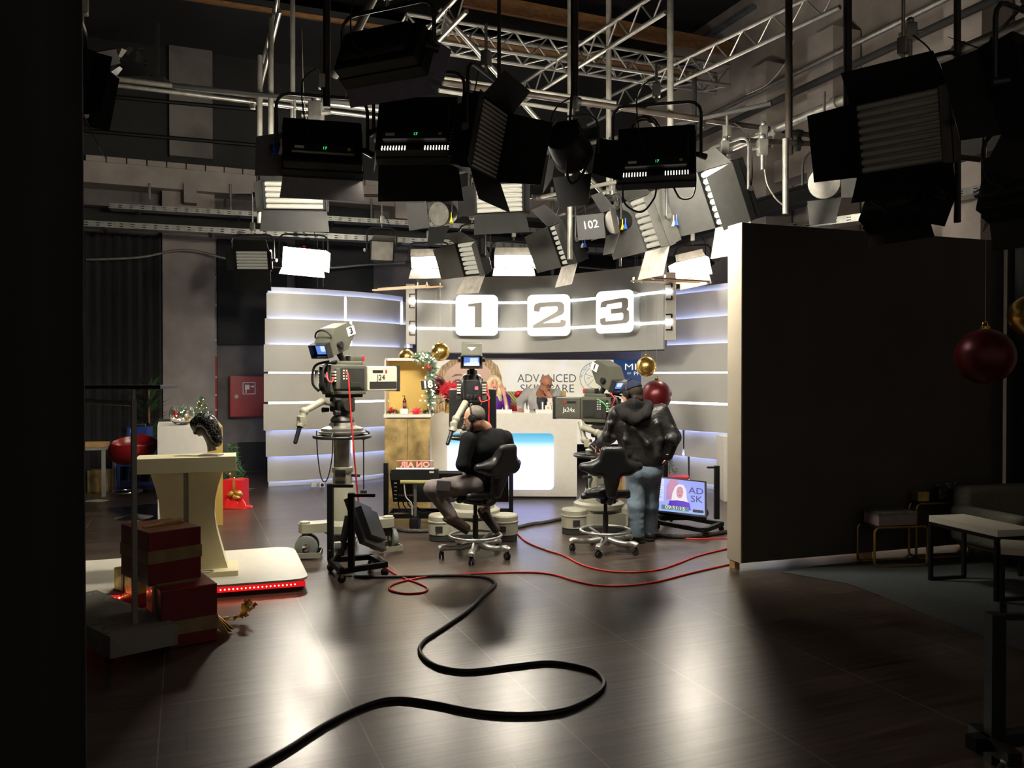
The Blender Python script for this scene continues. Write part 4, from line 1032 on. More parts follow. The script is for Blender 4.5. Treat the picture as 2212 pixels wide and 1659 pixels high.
# lamps facing the viewer with their tubes showing
softlight(637, 422, 8.0, 0.60, 0.27, 4, 18, 'softlight with five dim tubes facing the viewer under the leftmost front lamp', (75, 70, 8, 8), (0.2, 0.2, 0.16, 0.16), 5, M_TUBED, M_BLACK, 0.4)
softlight(1078, 428, 9.5, 0.58, 0.33, 6, 22, 'softlight with six pale tubes facing the viewer under the big centre lamp', (70, 55, 60, 10), (0.24, 0.24, 0.22, 0.16), 6, M_TUBED, M_BLACK, 0.4, cupc=(M_WHITEP, M_BLUEP), roll=-4)
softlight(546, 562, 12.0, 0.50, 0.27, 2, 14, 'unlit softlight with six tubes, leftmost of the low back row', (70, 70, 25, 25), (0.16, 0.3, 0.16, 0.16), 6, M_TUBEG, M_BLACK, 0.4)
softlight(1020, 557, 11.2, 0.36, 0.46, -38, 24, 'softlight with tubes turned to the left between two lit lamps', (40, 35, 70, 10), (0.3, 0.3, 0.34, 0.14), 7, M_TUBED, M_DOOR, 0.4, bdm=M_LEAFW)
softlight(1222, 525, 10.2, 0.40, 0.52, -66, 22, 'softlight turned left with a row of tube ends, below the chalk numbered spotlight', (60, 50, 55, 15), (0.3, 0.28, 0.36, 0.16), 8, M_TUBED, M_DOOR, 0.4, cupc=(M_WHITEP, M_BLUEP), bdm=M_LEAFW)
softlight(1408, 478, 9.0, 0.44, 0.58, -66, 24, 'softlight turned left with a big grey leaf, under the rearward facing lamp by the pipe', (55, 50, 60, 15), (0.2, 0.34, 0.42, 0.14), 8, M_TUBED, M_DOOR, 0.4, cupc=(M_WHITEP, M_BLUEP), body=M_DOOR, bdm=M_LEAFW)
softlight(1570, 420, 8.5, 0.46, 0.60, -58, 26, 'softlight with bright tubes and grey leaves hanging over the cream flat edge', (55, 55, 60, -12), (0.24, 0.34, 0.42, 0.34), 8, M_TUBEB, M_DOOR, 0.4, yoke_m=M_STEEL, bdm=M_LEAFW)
softlight(1950, 285, 5.8, 0.62, 0.50, -42, 16, 'large dark softlight with ribbed tubes at upper right', (45, 60, 35, 5), (0.3, 0.2, 0.36, 0.42), 9, M_TUBE, M_BLACK, 0.4)
# the four lit back lamps
for px, py, w, h, yaw, roll, lab, dd in ((656, 558, 0.60, 0.30, 12, 4, 'glaring lit softlight above the left set wall', (None, 25, None, 25)), (927, 566, 0.52, 0.17, -6, 0, 'glaring lit softlight above the gold cabinet', (70, 48, None, 35)), (1110, 563, 0.58, 0.17, 0, 0, 'glaring lit softlight between the number boxes 1 and 2', (70, 40, None, 8)), (1497, 578, 0.42, 0.26, -22, -10, 'glaring lit softlight over the pine battens at the right', (70, 50, 30, 20))):
    softlight(px, py, 12.35, w, h, yaw, 16, lab, dd, (0.12, 0.17, 0.2, 0.2), 6, None, M_DOORL, 0.3, roll, diffuser=M_BACKL, group='lit softlights of the back row')
# fresnels
fresnel(948, 462, 9.6, 0.13, -28, 12, 'small spotlight with clear round lens facing the viewer left of centre', doors=(70, 55, 60, None), DL=0.24, cupc=(M_YELP,), dm=M_BLACK)
fresnel(1240, 338, 7.0, 0.16, 155, 22, 'black spotlight with spread leaves seen from behind, right of the big centre lamp', doors=(60, 60, 60, 40), DL=0.26, m=M_BLACK, dm=M_BLACK)
fresnel(1780, 395, 7.8, 0.14, -32, 12, 'spotlight with shining front left of the large dark softlight', doors=(None, 60, None, 45), DL=0.26, m=M_BLACK)
chalk_at = (Vector((0, 0, 0)), Matrix())
f = fresnel(1322, 480, 9.2, 0.12, -62, 14, 'grey spotlight with the chalk number 102 on its leaf', ln=0.40, doors=(60, 60, 78, 40), DL=0.24, cupc=(M_YELP, M_BLUEP))
p = P(1276, 490, 8.85) - P(1322, 480, 9.2)
q = MB(Matrix.Translation(Matrix.Rotation(R(62), 4, 'Z') @ p) @ Matrix.Rotation(R(62 + 4), 4, 'Z') @ Matrix.Rotation(R(-6), 4, 'Y')); q.box((0, 0, 0), (0.30, 0.005, 0.27)); q.build('barn_door', M_BLACK, f, flat=True)
text_mb('102', 0.12, Matrix.Translation(Matrix.Rotation(R(62), 4, 'Z') @ p) @ Matrix.Rotation(R(62 + 4), 4, 'Z') @ Matrix.Rotation(R(-10), 4, 'Y') @ Matrix.Translation((0.0, -0.005, 0.02)), 0.0006).build('chalk_number', M_PAPER, f, flat=True)
softlight(825, 542, 12.3, 0.33, 0.28, 20, 10, 'little lamp with pale grey front hanging left of the lit lamp over the gold cabinet', (30, None, None, None), (0.16, 0.2, 0.1, 0.1), 3, M_TUBE, M_DOOR, 0.3, diffuser=M_DOORL)
softlight(1950, 445, 6.4, 0.50, 0.34, 120, 30, 'black lamp lying over the top edge of the dark set flat', (60, 50, 40, 40), (0.1, 0.1, 0.1, 0.1), 4, M_TUBE, M_BLACK, 0.3)
softlight(178, 190, 5.0, 0.24, 0.36, 110, 10, 'black lamp half hidden by the drape at upper left', (30, 55, 30, 30), (0.12, 0.2, 0.12, 0.12), 4, M_TUBE, M_BLACK, 0.3)
softlight(2222, 205, 4.6, 0.55, 0.50, -150, 14, 'big black lamp cut off at the upper right corner', (50, 50, 40, 40), (0.24, 0.2, 0.2, 0.2), 4, M_TUBE, M_BLACK, 0.3)
softlight(2215, 400, 5.2, 0.42, 0.36, 120, 18, 'black lamp cut off at the right edge under the corner lamp', (50, 50, 40, 40), (0.2, 0.2, 0.2, 0.2), 4, M_TUBE, M_BLACK, 0.3)

# ------------------------------------------------------------ trusses
def truss(p, q, wd, ht, label, kind='box', r=0.025, pitch=0.42):
    p, q = Vector(p), Vector(q); e = q - p; L = e.length
    t = thing('lighting_truss', p, label, 'truss', 'aluminium lighting trusses', math.atan2(e.y, e.x))
    cor = [(0, 0)] if False else ([(-wd / 2, 0), (wd / 2, 0), (-wd / 2, -ht), (wd / 2, -ht)] if kind == 'box' else [(0, 0), (0, -ht)])
    for y, z in cor: MB().tube([(0, y, z), (L, y, z)], r, 10).build('chord', M_ALU, t)
    b = MB(); n = max(2, int(L / pitch))
    def zig(a, c):
        for i in range(n):
            x0, x1, xm = L * i / n, L * (i + 1) / n, L * (i + 0.5) / n
            b.tube([(x0, *a), (xm, *c)], r * 0.42, 6); b.tube([(xm, *c), (x1, *a)], r * 0.42, 6)
    if kind == 'box':
        zig(cor[0], cor[2]); zig(cor[1], cor[3]); zig(cor[0], cor[1]); zig(cor[2], cor[3])
        for x in (0.0, L):
            for a, c in ((0, 1), (1, 3), (3, 2), (2, 0)): b.tube([(x, *cor[a]), (x, *cor[c])], r * 0.6, 6)
    else: zig(cor[0], cor[1])
    b.build('lattice', M_ALU, t)
    return t
truss(G(872, 42, 6.02), G(1562, 152, 6.02), 0.32, 0.27, 'square box truss spanning across beneath the roof well')
def ladder(p0, p1, Z0, Z1, label, ht):
    return truss(G(p0[0], p0[1], Z0), G(p1[0], p1[1], Z1), 0, ht, label, 'ladder')
ladder((1438, -28), (1105, 196), 5.75, 5.75, 'ladder truss running from the top centre down towards the left', 0.26)
ladder((1815, -40), (1270, 232), 5.75, 5.75, 'long ladder truss from the upper right towards the middle', 0.26)
ladder((1008, -30), (895, 96), 5.75, 5.75, 'short ladder truss at the left end of the box truss', 0.26)
ladder((604, -20), (560, 165), 5.6, 5.6, 'ladder truss seen almost end on above the left poles', 0.2)
# ------------------------------------------------------------ pipes
def pipe(p, q, r, label, m, cat='pipe', group='grid pipes', collars=(), name='grid_pipe'):
    p, q = Vector(p), Vector(q)
    if not collars:
        o = MB().tube([(0, 0, 0), q - p], r, 12).build(name, m); o.location = p
        return tag(o, label, cat, group)
    t = thing(name, p, label, cat, group)
    MB().tube([(0, 0, 0), q - p], r, 12).build('tube', m, t)
    for f in collars:
        c = (q - p) * f; d = (q - p).normalized()
        MB().tube([c - d * 0.035, c + d * 0.035], r * 1.45, 10).box(c + Vector((0, 0, -r * 2)), (0.05, 0.05, 0.06), bev=0.008).build('coupler', M_STEEL if m is not M_DPIPE else M_BLACK, t)
    return t
pipe(G(956, 178, 4.45), G(1795, 298, 4.45), 0.030, 'dark brown pipe crossing above the front lamps', M_DPIPE, collars=(0.05, 0.3, 0.62, 0.9))
pipe(G(952, 168, 4.62), G(1330, 222, 4.62), 0.020, 'pale thin pipe just above the dark brown pipe', M_PIPE)
pipe(G(2240, 40, 4.45), G(1228, 468, 4.45), 0.050, 'fat silver pipe slanting from the upper right corner', M_STEEL, collars=(0.08, 0.16, 0.25, 0.36, 0.46, 0.55, 0.8))
pipe(G(1600, 303, 4.25), G(1905, 318, 4.25), 0.028, 'short dark pipe crossing under the fat silver pipe', M_DPIPE, collars=(0.4,))
pipe(G(2060, 338, 3.7), G(2215, 356, 3.7), 0.026, 'dark pipe stub at the right edge', M_DPIPE)
pipe(G(252, 170, 4.55), G(835, 240, 4.55), 0.028, 'upper one of two silver pipes across the upper left', M_STEEL, collars=(0.5,))
pipe(G(252, 184, 4.5), G(838, 257, 4.5), 0.020, 'lower one of two silver pipes across the upper left', M_STEEL, collars=(0.47,))
pipe(G(948, 195, 4.75), G(1235, 240, 4.75), 0.022, 'rusty pale pipe behind the centre lamp', M_PIPE)
pipe(P(950, 20, 9.6), P(1300, 415, 10.4), 0.032, 'long slanting brace pipe falling from upper centre to the right', M_ALU)
pipe(P(815, -20, 6.8), P(722, 165, 7.4), 0.035, 'slanting silver pipe at the top left of the high lamp', M_STEEL)
pipe(P(1170, 425, 10.2), P(1345, 390, 9.0), 0.022, 'pale pipe sloping gently behind the small black spotlight', M_PIPE)
pipe((-4.2, 12.3, 4.45), (3.2, 12.4, 4.45), 0.024, 'dark pipe carrying the lit lamps of the back row', M_SOFF)
pipe((2.6, 8.15, 4.45), (-1.4, 11.5, 4.45), 0.022, 'dark pipe carrying the lamps that are turned left', M_SOFF)
pipe((-3.2, 7.66, 4.45), (-1.0, 8.36, 4.45), 0.022, 'dark pipe carrying the dim lamp with five tubes', M_SOFF)
pipe((-1.6, 9.45, 4.45), (0.8, 9.95, 4.45), 0.022, 'dark pipe carrying the spotlight with clear round lens', M_SOFF)
pipe(P(1180, 475, 10.4), P(1220, 462, 10.2), 0.016, 'short bright rod stub beside the turned left lamp', M_PIPE)
pipe(P(1158, 428, 12), P(1222, 429, 12), 0.03, 'short level pipe behind the blue and white cups', M_PIPE)
# the rail along the right wall
a, b = on_right(1330, 392, 0.9), on_right(2215, -30, 0.9); a.z = b.z = 6.0
pipe(a, b, 0.04, 'long silver rail along the upper right wall', M_STEEL)
a2, b2 = a + Vector((0.1, 0, -0.22)), b + Vector((0.1, 0, -0.22))
pipe(a2, b2, 0.05, 'dark conduit under the long silver rail', M_SOFF)
# hanging poles
for px, y0, y1, Y, r, m, lab in (
    (561, 120, 482, 8.0, 0.026, M_PIPE, 'grey pole hanging farthest left, reaching down to the dim lamp'),
    (585, 40, 358, 8.0, 0.026, M_PIPE, 'grey pole second from the left, beside the farthest left pole'),
    (632, -150, 268, 8.6, 0.026, M_PIPE, 'grey pole third from the left, ending behind a lamp'),
    (706, -60, 232, 6.6, 0.030, M_DPIPE, 'black pole carrying the leftmost front lamp'),
    (1078, -60, 190, 6.6, 0.016, M_DPIPE, 'thin black rod above the big centre lamp'),
    (949, 95, 172, 10.15, 0.016, M_DPIPE, 'very thin black rod under the box truss'),
    (1241, -60, 210, 6.9, 0.034, M_DPIPE, 'thick black pole crossing the box truss'),
    (1231, -150, 560, 9.6, 0.030, M_PIPE, 'grey pole behind the thick black pole'),
    (1315, -30, 420, 9.4, 0.032, M_PIPE, 'grey pole in the middle, right of the black spotlight'),
    (1448, -60, 300, 8.6, 0.034, M_PIPE, 'bright grey pole behind the rearward facing lamp'),
    (1430, 400, 600, 12.6, 0.026, M_PIPE, 'pale pole dropping to the right end of the fascia'),
    (1193, 405, 600, 13.8, 0.03, M_PIPE, 'pale pole behind the turned left lamp'),
    (1704, -60, 300, 7.6, 0.034, M_DPIPE, 'dark upper pole crossing the fat silver pipe'),
    (1697, 300, 462, 7.6, 0.028, M_PIPE, 'brassy lower pole ending above the dark set flat'),
    (1831, -60, 236, 7.0, 0.036, M_DPIPE, 'dark pole clamped to the middle of the fat silver pipe'),
    (2068, -60, 480, 6.2, 0.026, M_DPIPE, 'dark pole at the far right of the grid'),
    (1340, 470, 575, 11.5, 0.016, M_PIPE, 'thin pale rod between the turned lamps'),
    (698, 470, 620, 12.9, 0.005, M_PIPE, 'suspension wire above the left set wall, right one'),
    (686, 480, 620, 13.0, 0.004, M_PIPE, 'suspension wire above the left set wall, left one'),
    (1500, 160, 300, 11.0, 0.03, M_SOFF, 'dark square strut under the long ladder truss')):
    pipe(P(px, y0, Y), Vector((P(px, y1, Y).x, Y, P(px, y1, Y).z)), r, lab, m, 'pole', 'hanging grid poles', name='hanging_pole')
# chains down to the fascia
for k, x in enumerate((1372, 1377, 1387)):
    a, b = P(x, 530, 12.9), P(x, 592, 12.9)
    mb = MB(); n = 12
    for i in range(n):
        z = a.z + (b.z - a.z) * (i + 0.5) / n
        mb.ball((a.x, a.y, z), (0.006, 0.006, (a.z - b.z) / n * 0.42), 6)
    tag(mb.build('suspension_chain', M_STEEL), '%s one of three thin chains above the fascia' % ('left', 'middle', 'right')[k], 'chain', 'chains above the fascia')
# clamp heads with tangled leads along the fat pipe
def clamp_head(p, label, sc=1.0, lead=True):
    t = thing('pipe_clamp', p, label, 'clamp', 'pipe clamps on the grid')
    q = MB(); q.box((0, 0, 0), (0.10 * sc, 0.09 * sc, 0.16 * sc), bev=0.015).cyl((-0.1 * sc, 0, -0.02), (0.1 * sc, 0, 0.01), 0.016 * sc, seg=8).cyl((0, 0, -0.07 * sc), (0, 0, -0.22 * sc), 0.02 * sc, seg=10).ball((0, 0, 0.1 * sc), 0.035 * sc, 10)
    q.build('body', M_STEEL, t)
    if lead: MB().tube(spline([(0.02, 0, -0.2 * sc), (0.04, -0.02, -0.36 * sc), (0.12, -0.02, -0.5 * sc), (0.22, 0, -0.58 * sc)], 6), 0.008, 5).build('lead', M_PIPE, t, sharp=180)
    return t
clamp_head(P(1647, 318, 8.0), 'steel clamp with hanging lead below the fat silver pipe', 1.0)
clamp_head(P(1649, 285, 8.2), 'steel clamp on the fat silver pipe above the hanging lead', 0.8, False)
clamp_head(P(1565, 320, 8.4), 'steel clamp over the bright turned lamp', 0.9, False)
clamp_head(P(1966, 70, 7.2), 'chrome clamp on the rail near the dark softlight', 1.0, False)
clamp_head(P(683, 245, 7.4), 'silver clamp tangled with leads behind the leftmost front lamp', 1.3, False)
clamp_head(P(962, 62, 9.9), 'dark hoist clamp at the crossing of two trusses', 1.0, False)
def coil(p, r, n, label, m=None, squash=0.8):
    t = thing('cable_coil', p, label, 'cable', 'coiled cables on the grid')
    for k in range(n):
        rr = r * random.uniform(0.75, 1.1); a0 = random.uniform(-.5, .5)
        pts = [(rr * math.cos(R(w)) * 0.8, rr * 0.3 * math.sin(R(w + 40 * k)), -r + rr * math.sin(R(w)) * squash) for w in range(0, 360, 24)]
        MB().tube(pts, 0.008, 5, closed=True).build('loop', m or M_RUBBER, t, sharp=180)
    return t
coil(P(1392, 246, 7.4), 0.17, 7, 'tangle of black cable hanging from the dark brown pipe')
coil(P(1246, 462, 10.1), 0.16, 7, 'tangle of grey cable beside the chalk numbered spotlight', M_PIPE)
coil(P(1318, 402, 9.6), 0.15, 5, 'loops of pale cable at the pale sloping pipe', M_PIPE)
coil(P(1970, 150, 6.6), 0.12, 7, 'black cable bundle on the fat silver pipe')
cable('rig_lead', [P(1240, 150, 6.8), P(1232, 250, 6.8), P(1226, 380, 6.8), P(1250, 388, 6.8), P(1280, 330, 6.9)], 0.012, 'black lead looping below the black spotlight', M_RUBBER)
cable('rig_lead', [P(1345, 400, 7.0), P(1350, 440, 7.0), P(1385, 458, 7.0), P(1412, 430, 7.0), P(1418, 405, 7.0)], 0.008, 'black lead looping left under the rearward facing lamp', M_RUBBER)
cable('rig_lead', [P(1455, 405, 7.0), P(1470, 428, 7.0), P(1495, 425, 7.0), P(1503, 390, 7.0), P(1498, 340, 7.0)], 0.008, 'black lead looping right under the rearward facing lamp', M_RUBBER)
cable('rig_lead', [P(2212, 10, 5.6), P(2170, 55, 5.8), P(2140, 90, 6.0), P(2120, 200, 6.0), P(2095, 280, 6.0)], 0.014, 'black cable hanging from the fat pipe at upper right', M_RUBBER)
cable('rig_lead', [P(1715, 85, 8.5), P(1700, 130, 8.8), P(1660, 180, 9.2), P(1610, 205, 9.6)], 0.004, 'thin wire sagging across the dark soffit at right', M_PIPE)
cable('rig_lead', [P(652, 60, 8), P(656, 200, 8), P(664, 270, 8)], 0.004, 'thin cord hanging behind the third pole', M_PIPE)
# lit silver ventilation duct panel glimpsed in the roof well
p0, p1, p2, p3 = G(1488, 98, 7.9), G(1512, 103, 7.9), G(1648, 18, 7.9), G(1620, 14, 7.9)
tag(MB().sheet(p0, p1, p2, p3, 0.04).build('roof_light', mat('glossy_dark_glass', (0.10, 0.11, 0.13, 1), 0.15, var=0.5, scale=4)), 'narrow glassy roof light in the dark ceiling', 'roof light')
# foil and clutter on the gallery at upper left
t = thing('gallery_shelf', P(285, 150, 11.5), 'gallery shelf with crumpled foil at upper left', 'shelf')
MB().box((0, 0.2, -0.12), (0.9, 0.4, 0.05)).box((0.36, 0, 0.2), (0.05, 0.05, 0.9)).build('frame', M_SOFF, t)
fo = MB()
for _ in range(26):
    c = Vector((random.uniform(-.42, .3), random.uniform(-.05, .15), random.uniform(-.05, .32)))
    d = Vector((random.gauss(0, 1), random.gauss(0, .4), random.gauss(0, 1))).normalized() * random.uniform(.04, .14); s = d.orthogonal() * 0.5
    fo.add([c, c + d, c + d + s, c + s * 0.6], [(0, 1, 2, 3)])
each(fo, 'foil_piece', M_CHROME, t)
# amber filter and plug boxes at the right edge
tag(MB().sheet(P(2082, 248, 6.5), P(2110, 236, 6.45), P(2118, 262, 6.4), P(2088, 288, 6.5), 0.006).build('filter_sheet', mat('amber_filter_gel', (0.75, 0.42, 0.08, 1), 0.4)), 'amber filter sheet hanging left of the corner lamp', 'filter')
tag(MB().box(P(2166, 382, 6.9), (0.10, 0.08, 0.08), bev=0.01).build('plug_box', M_WHITEP), 'white plug box on the short perforated tray', 'socket')
# ============================================================ SMOOTH BODIES (blended rounded shapes, meshed by surface nets)
class Blob:
    def __init__(s): s.p = []
    def cap(s, a, b, ra, rb=None, k=0.02, sub=False, flat=None):
        s.p.append(('c', Vector(a), Vector(b), ra, ra if rb is None else rb, k, sub, flat)); return s
    def chain(s, pts, rs, k=0.02):
        for i in range(len(pts) - 1): s.cap(pts[i], pts[i + 1], rs[i], rs[i + 1], k)
        return s
    def ell(s, c, r, M=None, k=0.02, sub=False):
        s.p.append(('e', Vector(c), r if isinstance(r, (list, tuple)) else (r, r, r), (M or Matrix()).to_3x3(), k, sub)); return s
    def half(s, c, n):                     # cut away the side n points to
        s.p.append(('h', Vector(c), Vector(n).normalized())); return s
    def field(s, h):
        lo = np.array([1e9] * 3); hi = -lo
        for q in s.p:
            if q[0] == 'h': continue
            if q[0] == 'c':
                rr = max(q[3], q[4]); pts = [q[1], q[2]]
            else: rr = max(q[2]); pts = [q[1]]
            if (q[6] if q[0] == 'c' else q[5]): continue
            for v in pts:
                a = np.array(v); lo = np.minimum(lo, a - rr - 0.03); hi = np.maximum(hi, a + rr + 0.03)
        n = np.ceil((hi - lo) / h).astype(int) + 1
        F = np.full(n, 1.0, np.float32)
        ax = [lo[i] + h * np.arange(n[i]) for i in range(3)]
        for q in s.p:
            if q[0] == 'h':
                c, nn = np.array(q[1]), np.array(q[2])
                D = ((ax[0] - c[0]) * nn[0])[:, None, None] + ((ax[1] - c[1]) * nn[1])[None, :, None] + ((ax[2] - c[2]) * nn[2])[None, None, :]
                F = np.maximum(F, D.astype(np.float32)); continue
            if q[0] == 'c':
                _, a, b, ra, rb, k, sub, flat = q; rr = max(ra, rb); l = np.minimum(np.array(a), np.array(b)) - rr; u = np.maximum(np.array(a), np.array(b)) + rr
            else:
                _, c, r, M, k, sub = q; rr = max(r); l = np.array(c) - rr; u = np.array(c) + rr
            m = k * 2 + 3 * h
            i0 = np.maximum(np.floor((l - m - lo) / h).astype(int), 0); i1 = np.minimum(np.ceil((u + m - lo) / h).astype(int) + 1, n)
            if np.any(i1 <= i0): continue
            X = ax[0][i0[0]:i1[0]][:, None, None]; Y = ax[1][i0[1]:i1[1]][None, :, None]; Z = ax[2][i0[2]:i1[2]][None, None, :]
            if q[0] == 'c':
                d = np.array(b - a); L2 = max(float(d @ d), 1e-9)
                t = np.clip(((X - a[0]) * d[0] + (Y - a[1]) * d[1] + (Z - a[2]) * d[2]) / L2, 0, 1)
                D = np.sqrt((X - a[0] - t * d[0]) ** 2 + (Y - a[1] - t * d[1]) ** 2 + (Z - a[2] - t * d[2]) ** 2) - (ra + (rb - ra) * t)
            else:
                Mi = np.array(M.inverted())
                x, y, z = X - c[0], Y - c[1], Z - c[2]
                e = [(Mi[i][0] * x + Mi[i][1] * y + Mi[i][2] * z) / r[i] for i in range(3)]
                g = [(Mi[i][0] * x + Mi[i][1] * y + Mi[i][2] * z) / r[i] ** 2 for i in range(3)]
                k0 = np.sqrt(e[0] ** 2 + e[1] ** 2 + e[2] ** 2); k1 = np.sqrt(g[0] ** 2 + g[1] ** 2 + g[2] ** 2) + 1e-9
                D = k0 * (k0 - 1.0) / k1
            S_ = F[i0[0]:i1[0], i0[1]:i1[1], i0[2]:i1[2]]
            if sub:
                A, B = S_, -D; hh = np.clip(0.5 + 0.5 * (A - B) / k, 0, 1); N = B + (A - B) * hh + k * hh * (1 - hh)
            else:
                hh = np.clip(0.5 + 0.5 * (D - S_) / k, 0, 1); N = D + (S_ - D) * hh - k * hh * (1 - hh)
            F[i0[0]:i1[0], i0[1]:i1[1], i0[2]:i1[2]] = N
        return F, lo
    def build(s, name, m, parent=None, h=0.012, smooth=1):
        F, lo = s.field(h)
        F[0] = F[-1] = 1; F[:, 0] = F[:, -1] = 1; F[:, :, 0] = F[:, :, -1] = 1
        ins = F < 0
        nx, ny, nz = F.shape
        cs = np.zeros((nx - 1, ny - 1, nz - 1), np.int8)
        for dx in (0, 1):
            for dy in (0, 1):
                for dz in (0, 1): cs += ins[dx:nx - 1 + dx, dy:ny - 1 + dy, dz:nz - 1 + dz]
        I, J, K = np.where((cs > 0) & (cs < 8))
        idx = -np.ones(cs.shape, np.int64); idx[I, J, K] = np.arange(len(I))
        acc = np.zeros((len(I), 3)); cnt = np.zeros(len(I))
        cor = [(a, b, c) for a in (0, 1) for b in (0, 1) for c in (0, 1)]
        for a in cor:
            for ax_ in range(3):
                if a[ax_]: continue
                b = list(a); b[ax_] = 1
                fa = F[I + a[0], J + a[1], K + a[2]].astype(float); fb = F[I + b[0], J + b[1], K + b[2]].astype(float)
                mk = (fa < 0) != (fb < 0)
                t = np.where(mk, fa / np.where(mk, fa - fb, 1), 0)
                pt = np.stack([np.full(len(I), float(a[q])) for q in range(3)], 1); pt[:, ax_] += t
                acc[mk] += pt[mk]; cnt[mk] += 1
        vs = lo + h * (np.stack([I, J, K], 1) + acc / cnt[:, None])
        fs = []
        for ax_ in range(3):
            sl0 = [slice(1, -1)] * 3; sl0[ax_] = slice(0, -1)
            sl1 = [slice(1, -1)] * 3; sl1[ax_] = slice(1, None)
            A, B = ins[tuple(sl0)], ins[tuple(sl1)]
            i, j, k = np.where(A != B)
            fl = A[i, j, k]
            off = [1, 1, 1]; off[ax_] = 0
            i, j, k = i + off[0], j + off[1], k + off[2]
            u, w = [(1, 2), (2, 0), (0, 1)][ax_]
            def at_(du, dw):
                p_ = [i, j, k]; p_ = [q.copy() for q in p_]; p_[u] = p_[u] - du; p_[w] = p_[w] - dw
                return idx[p_[0], p_[1], p_[2]]
            q = np.stack([at_(1, 1), at_(0, 1), at_(0, 0), at_(1, 0)], 1)
            q[~fl] = q[~fl][:, ::-1]
            fs.append(q)
        fs = np.concatenate(fs)
        if smooth:
            for _ in range(smooth):
                nb = np.zeros_like(vs); nc = np.zeros(len(vs))
                for a, b in ((0, 1), (1, 2), (2, 3), (3, 0)):
                    np.add.at(nb, fs[:, a], vs[fs[:, b]]); np.add.at(nc, fs[:, a], 1)
                vs = vs * 0.5 + 0.5 * nb / np.maximum(nc, 1)[:, None]
        me = bpy.data.meshes.new(name)
        me.from_pydata(vs.tolist(), [], fs.tolist()); me.update()
        me.polygons.foreach_set('use_smooth', [True] * len(me.polygons))
        return link(name, me, m, parent)

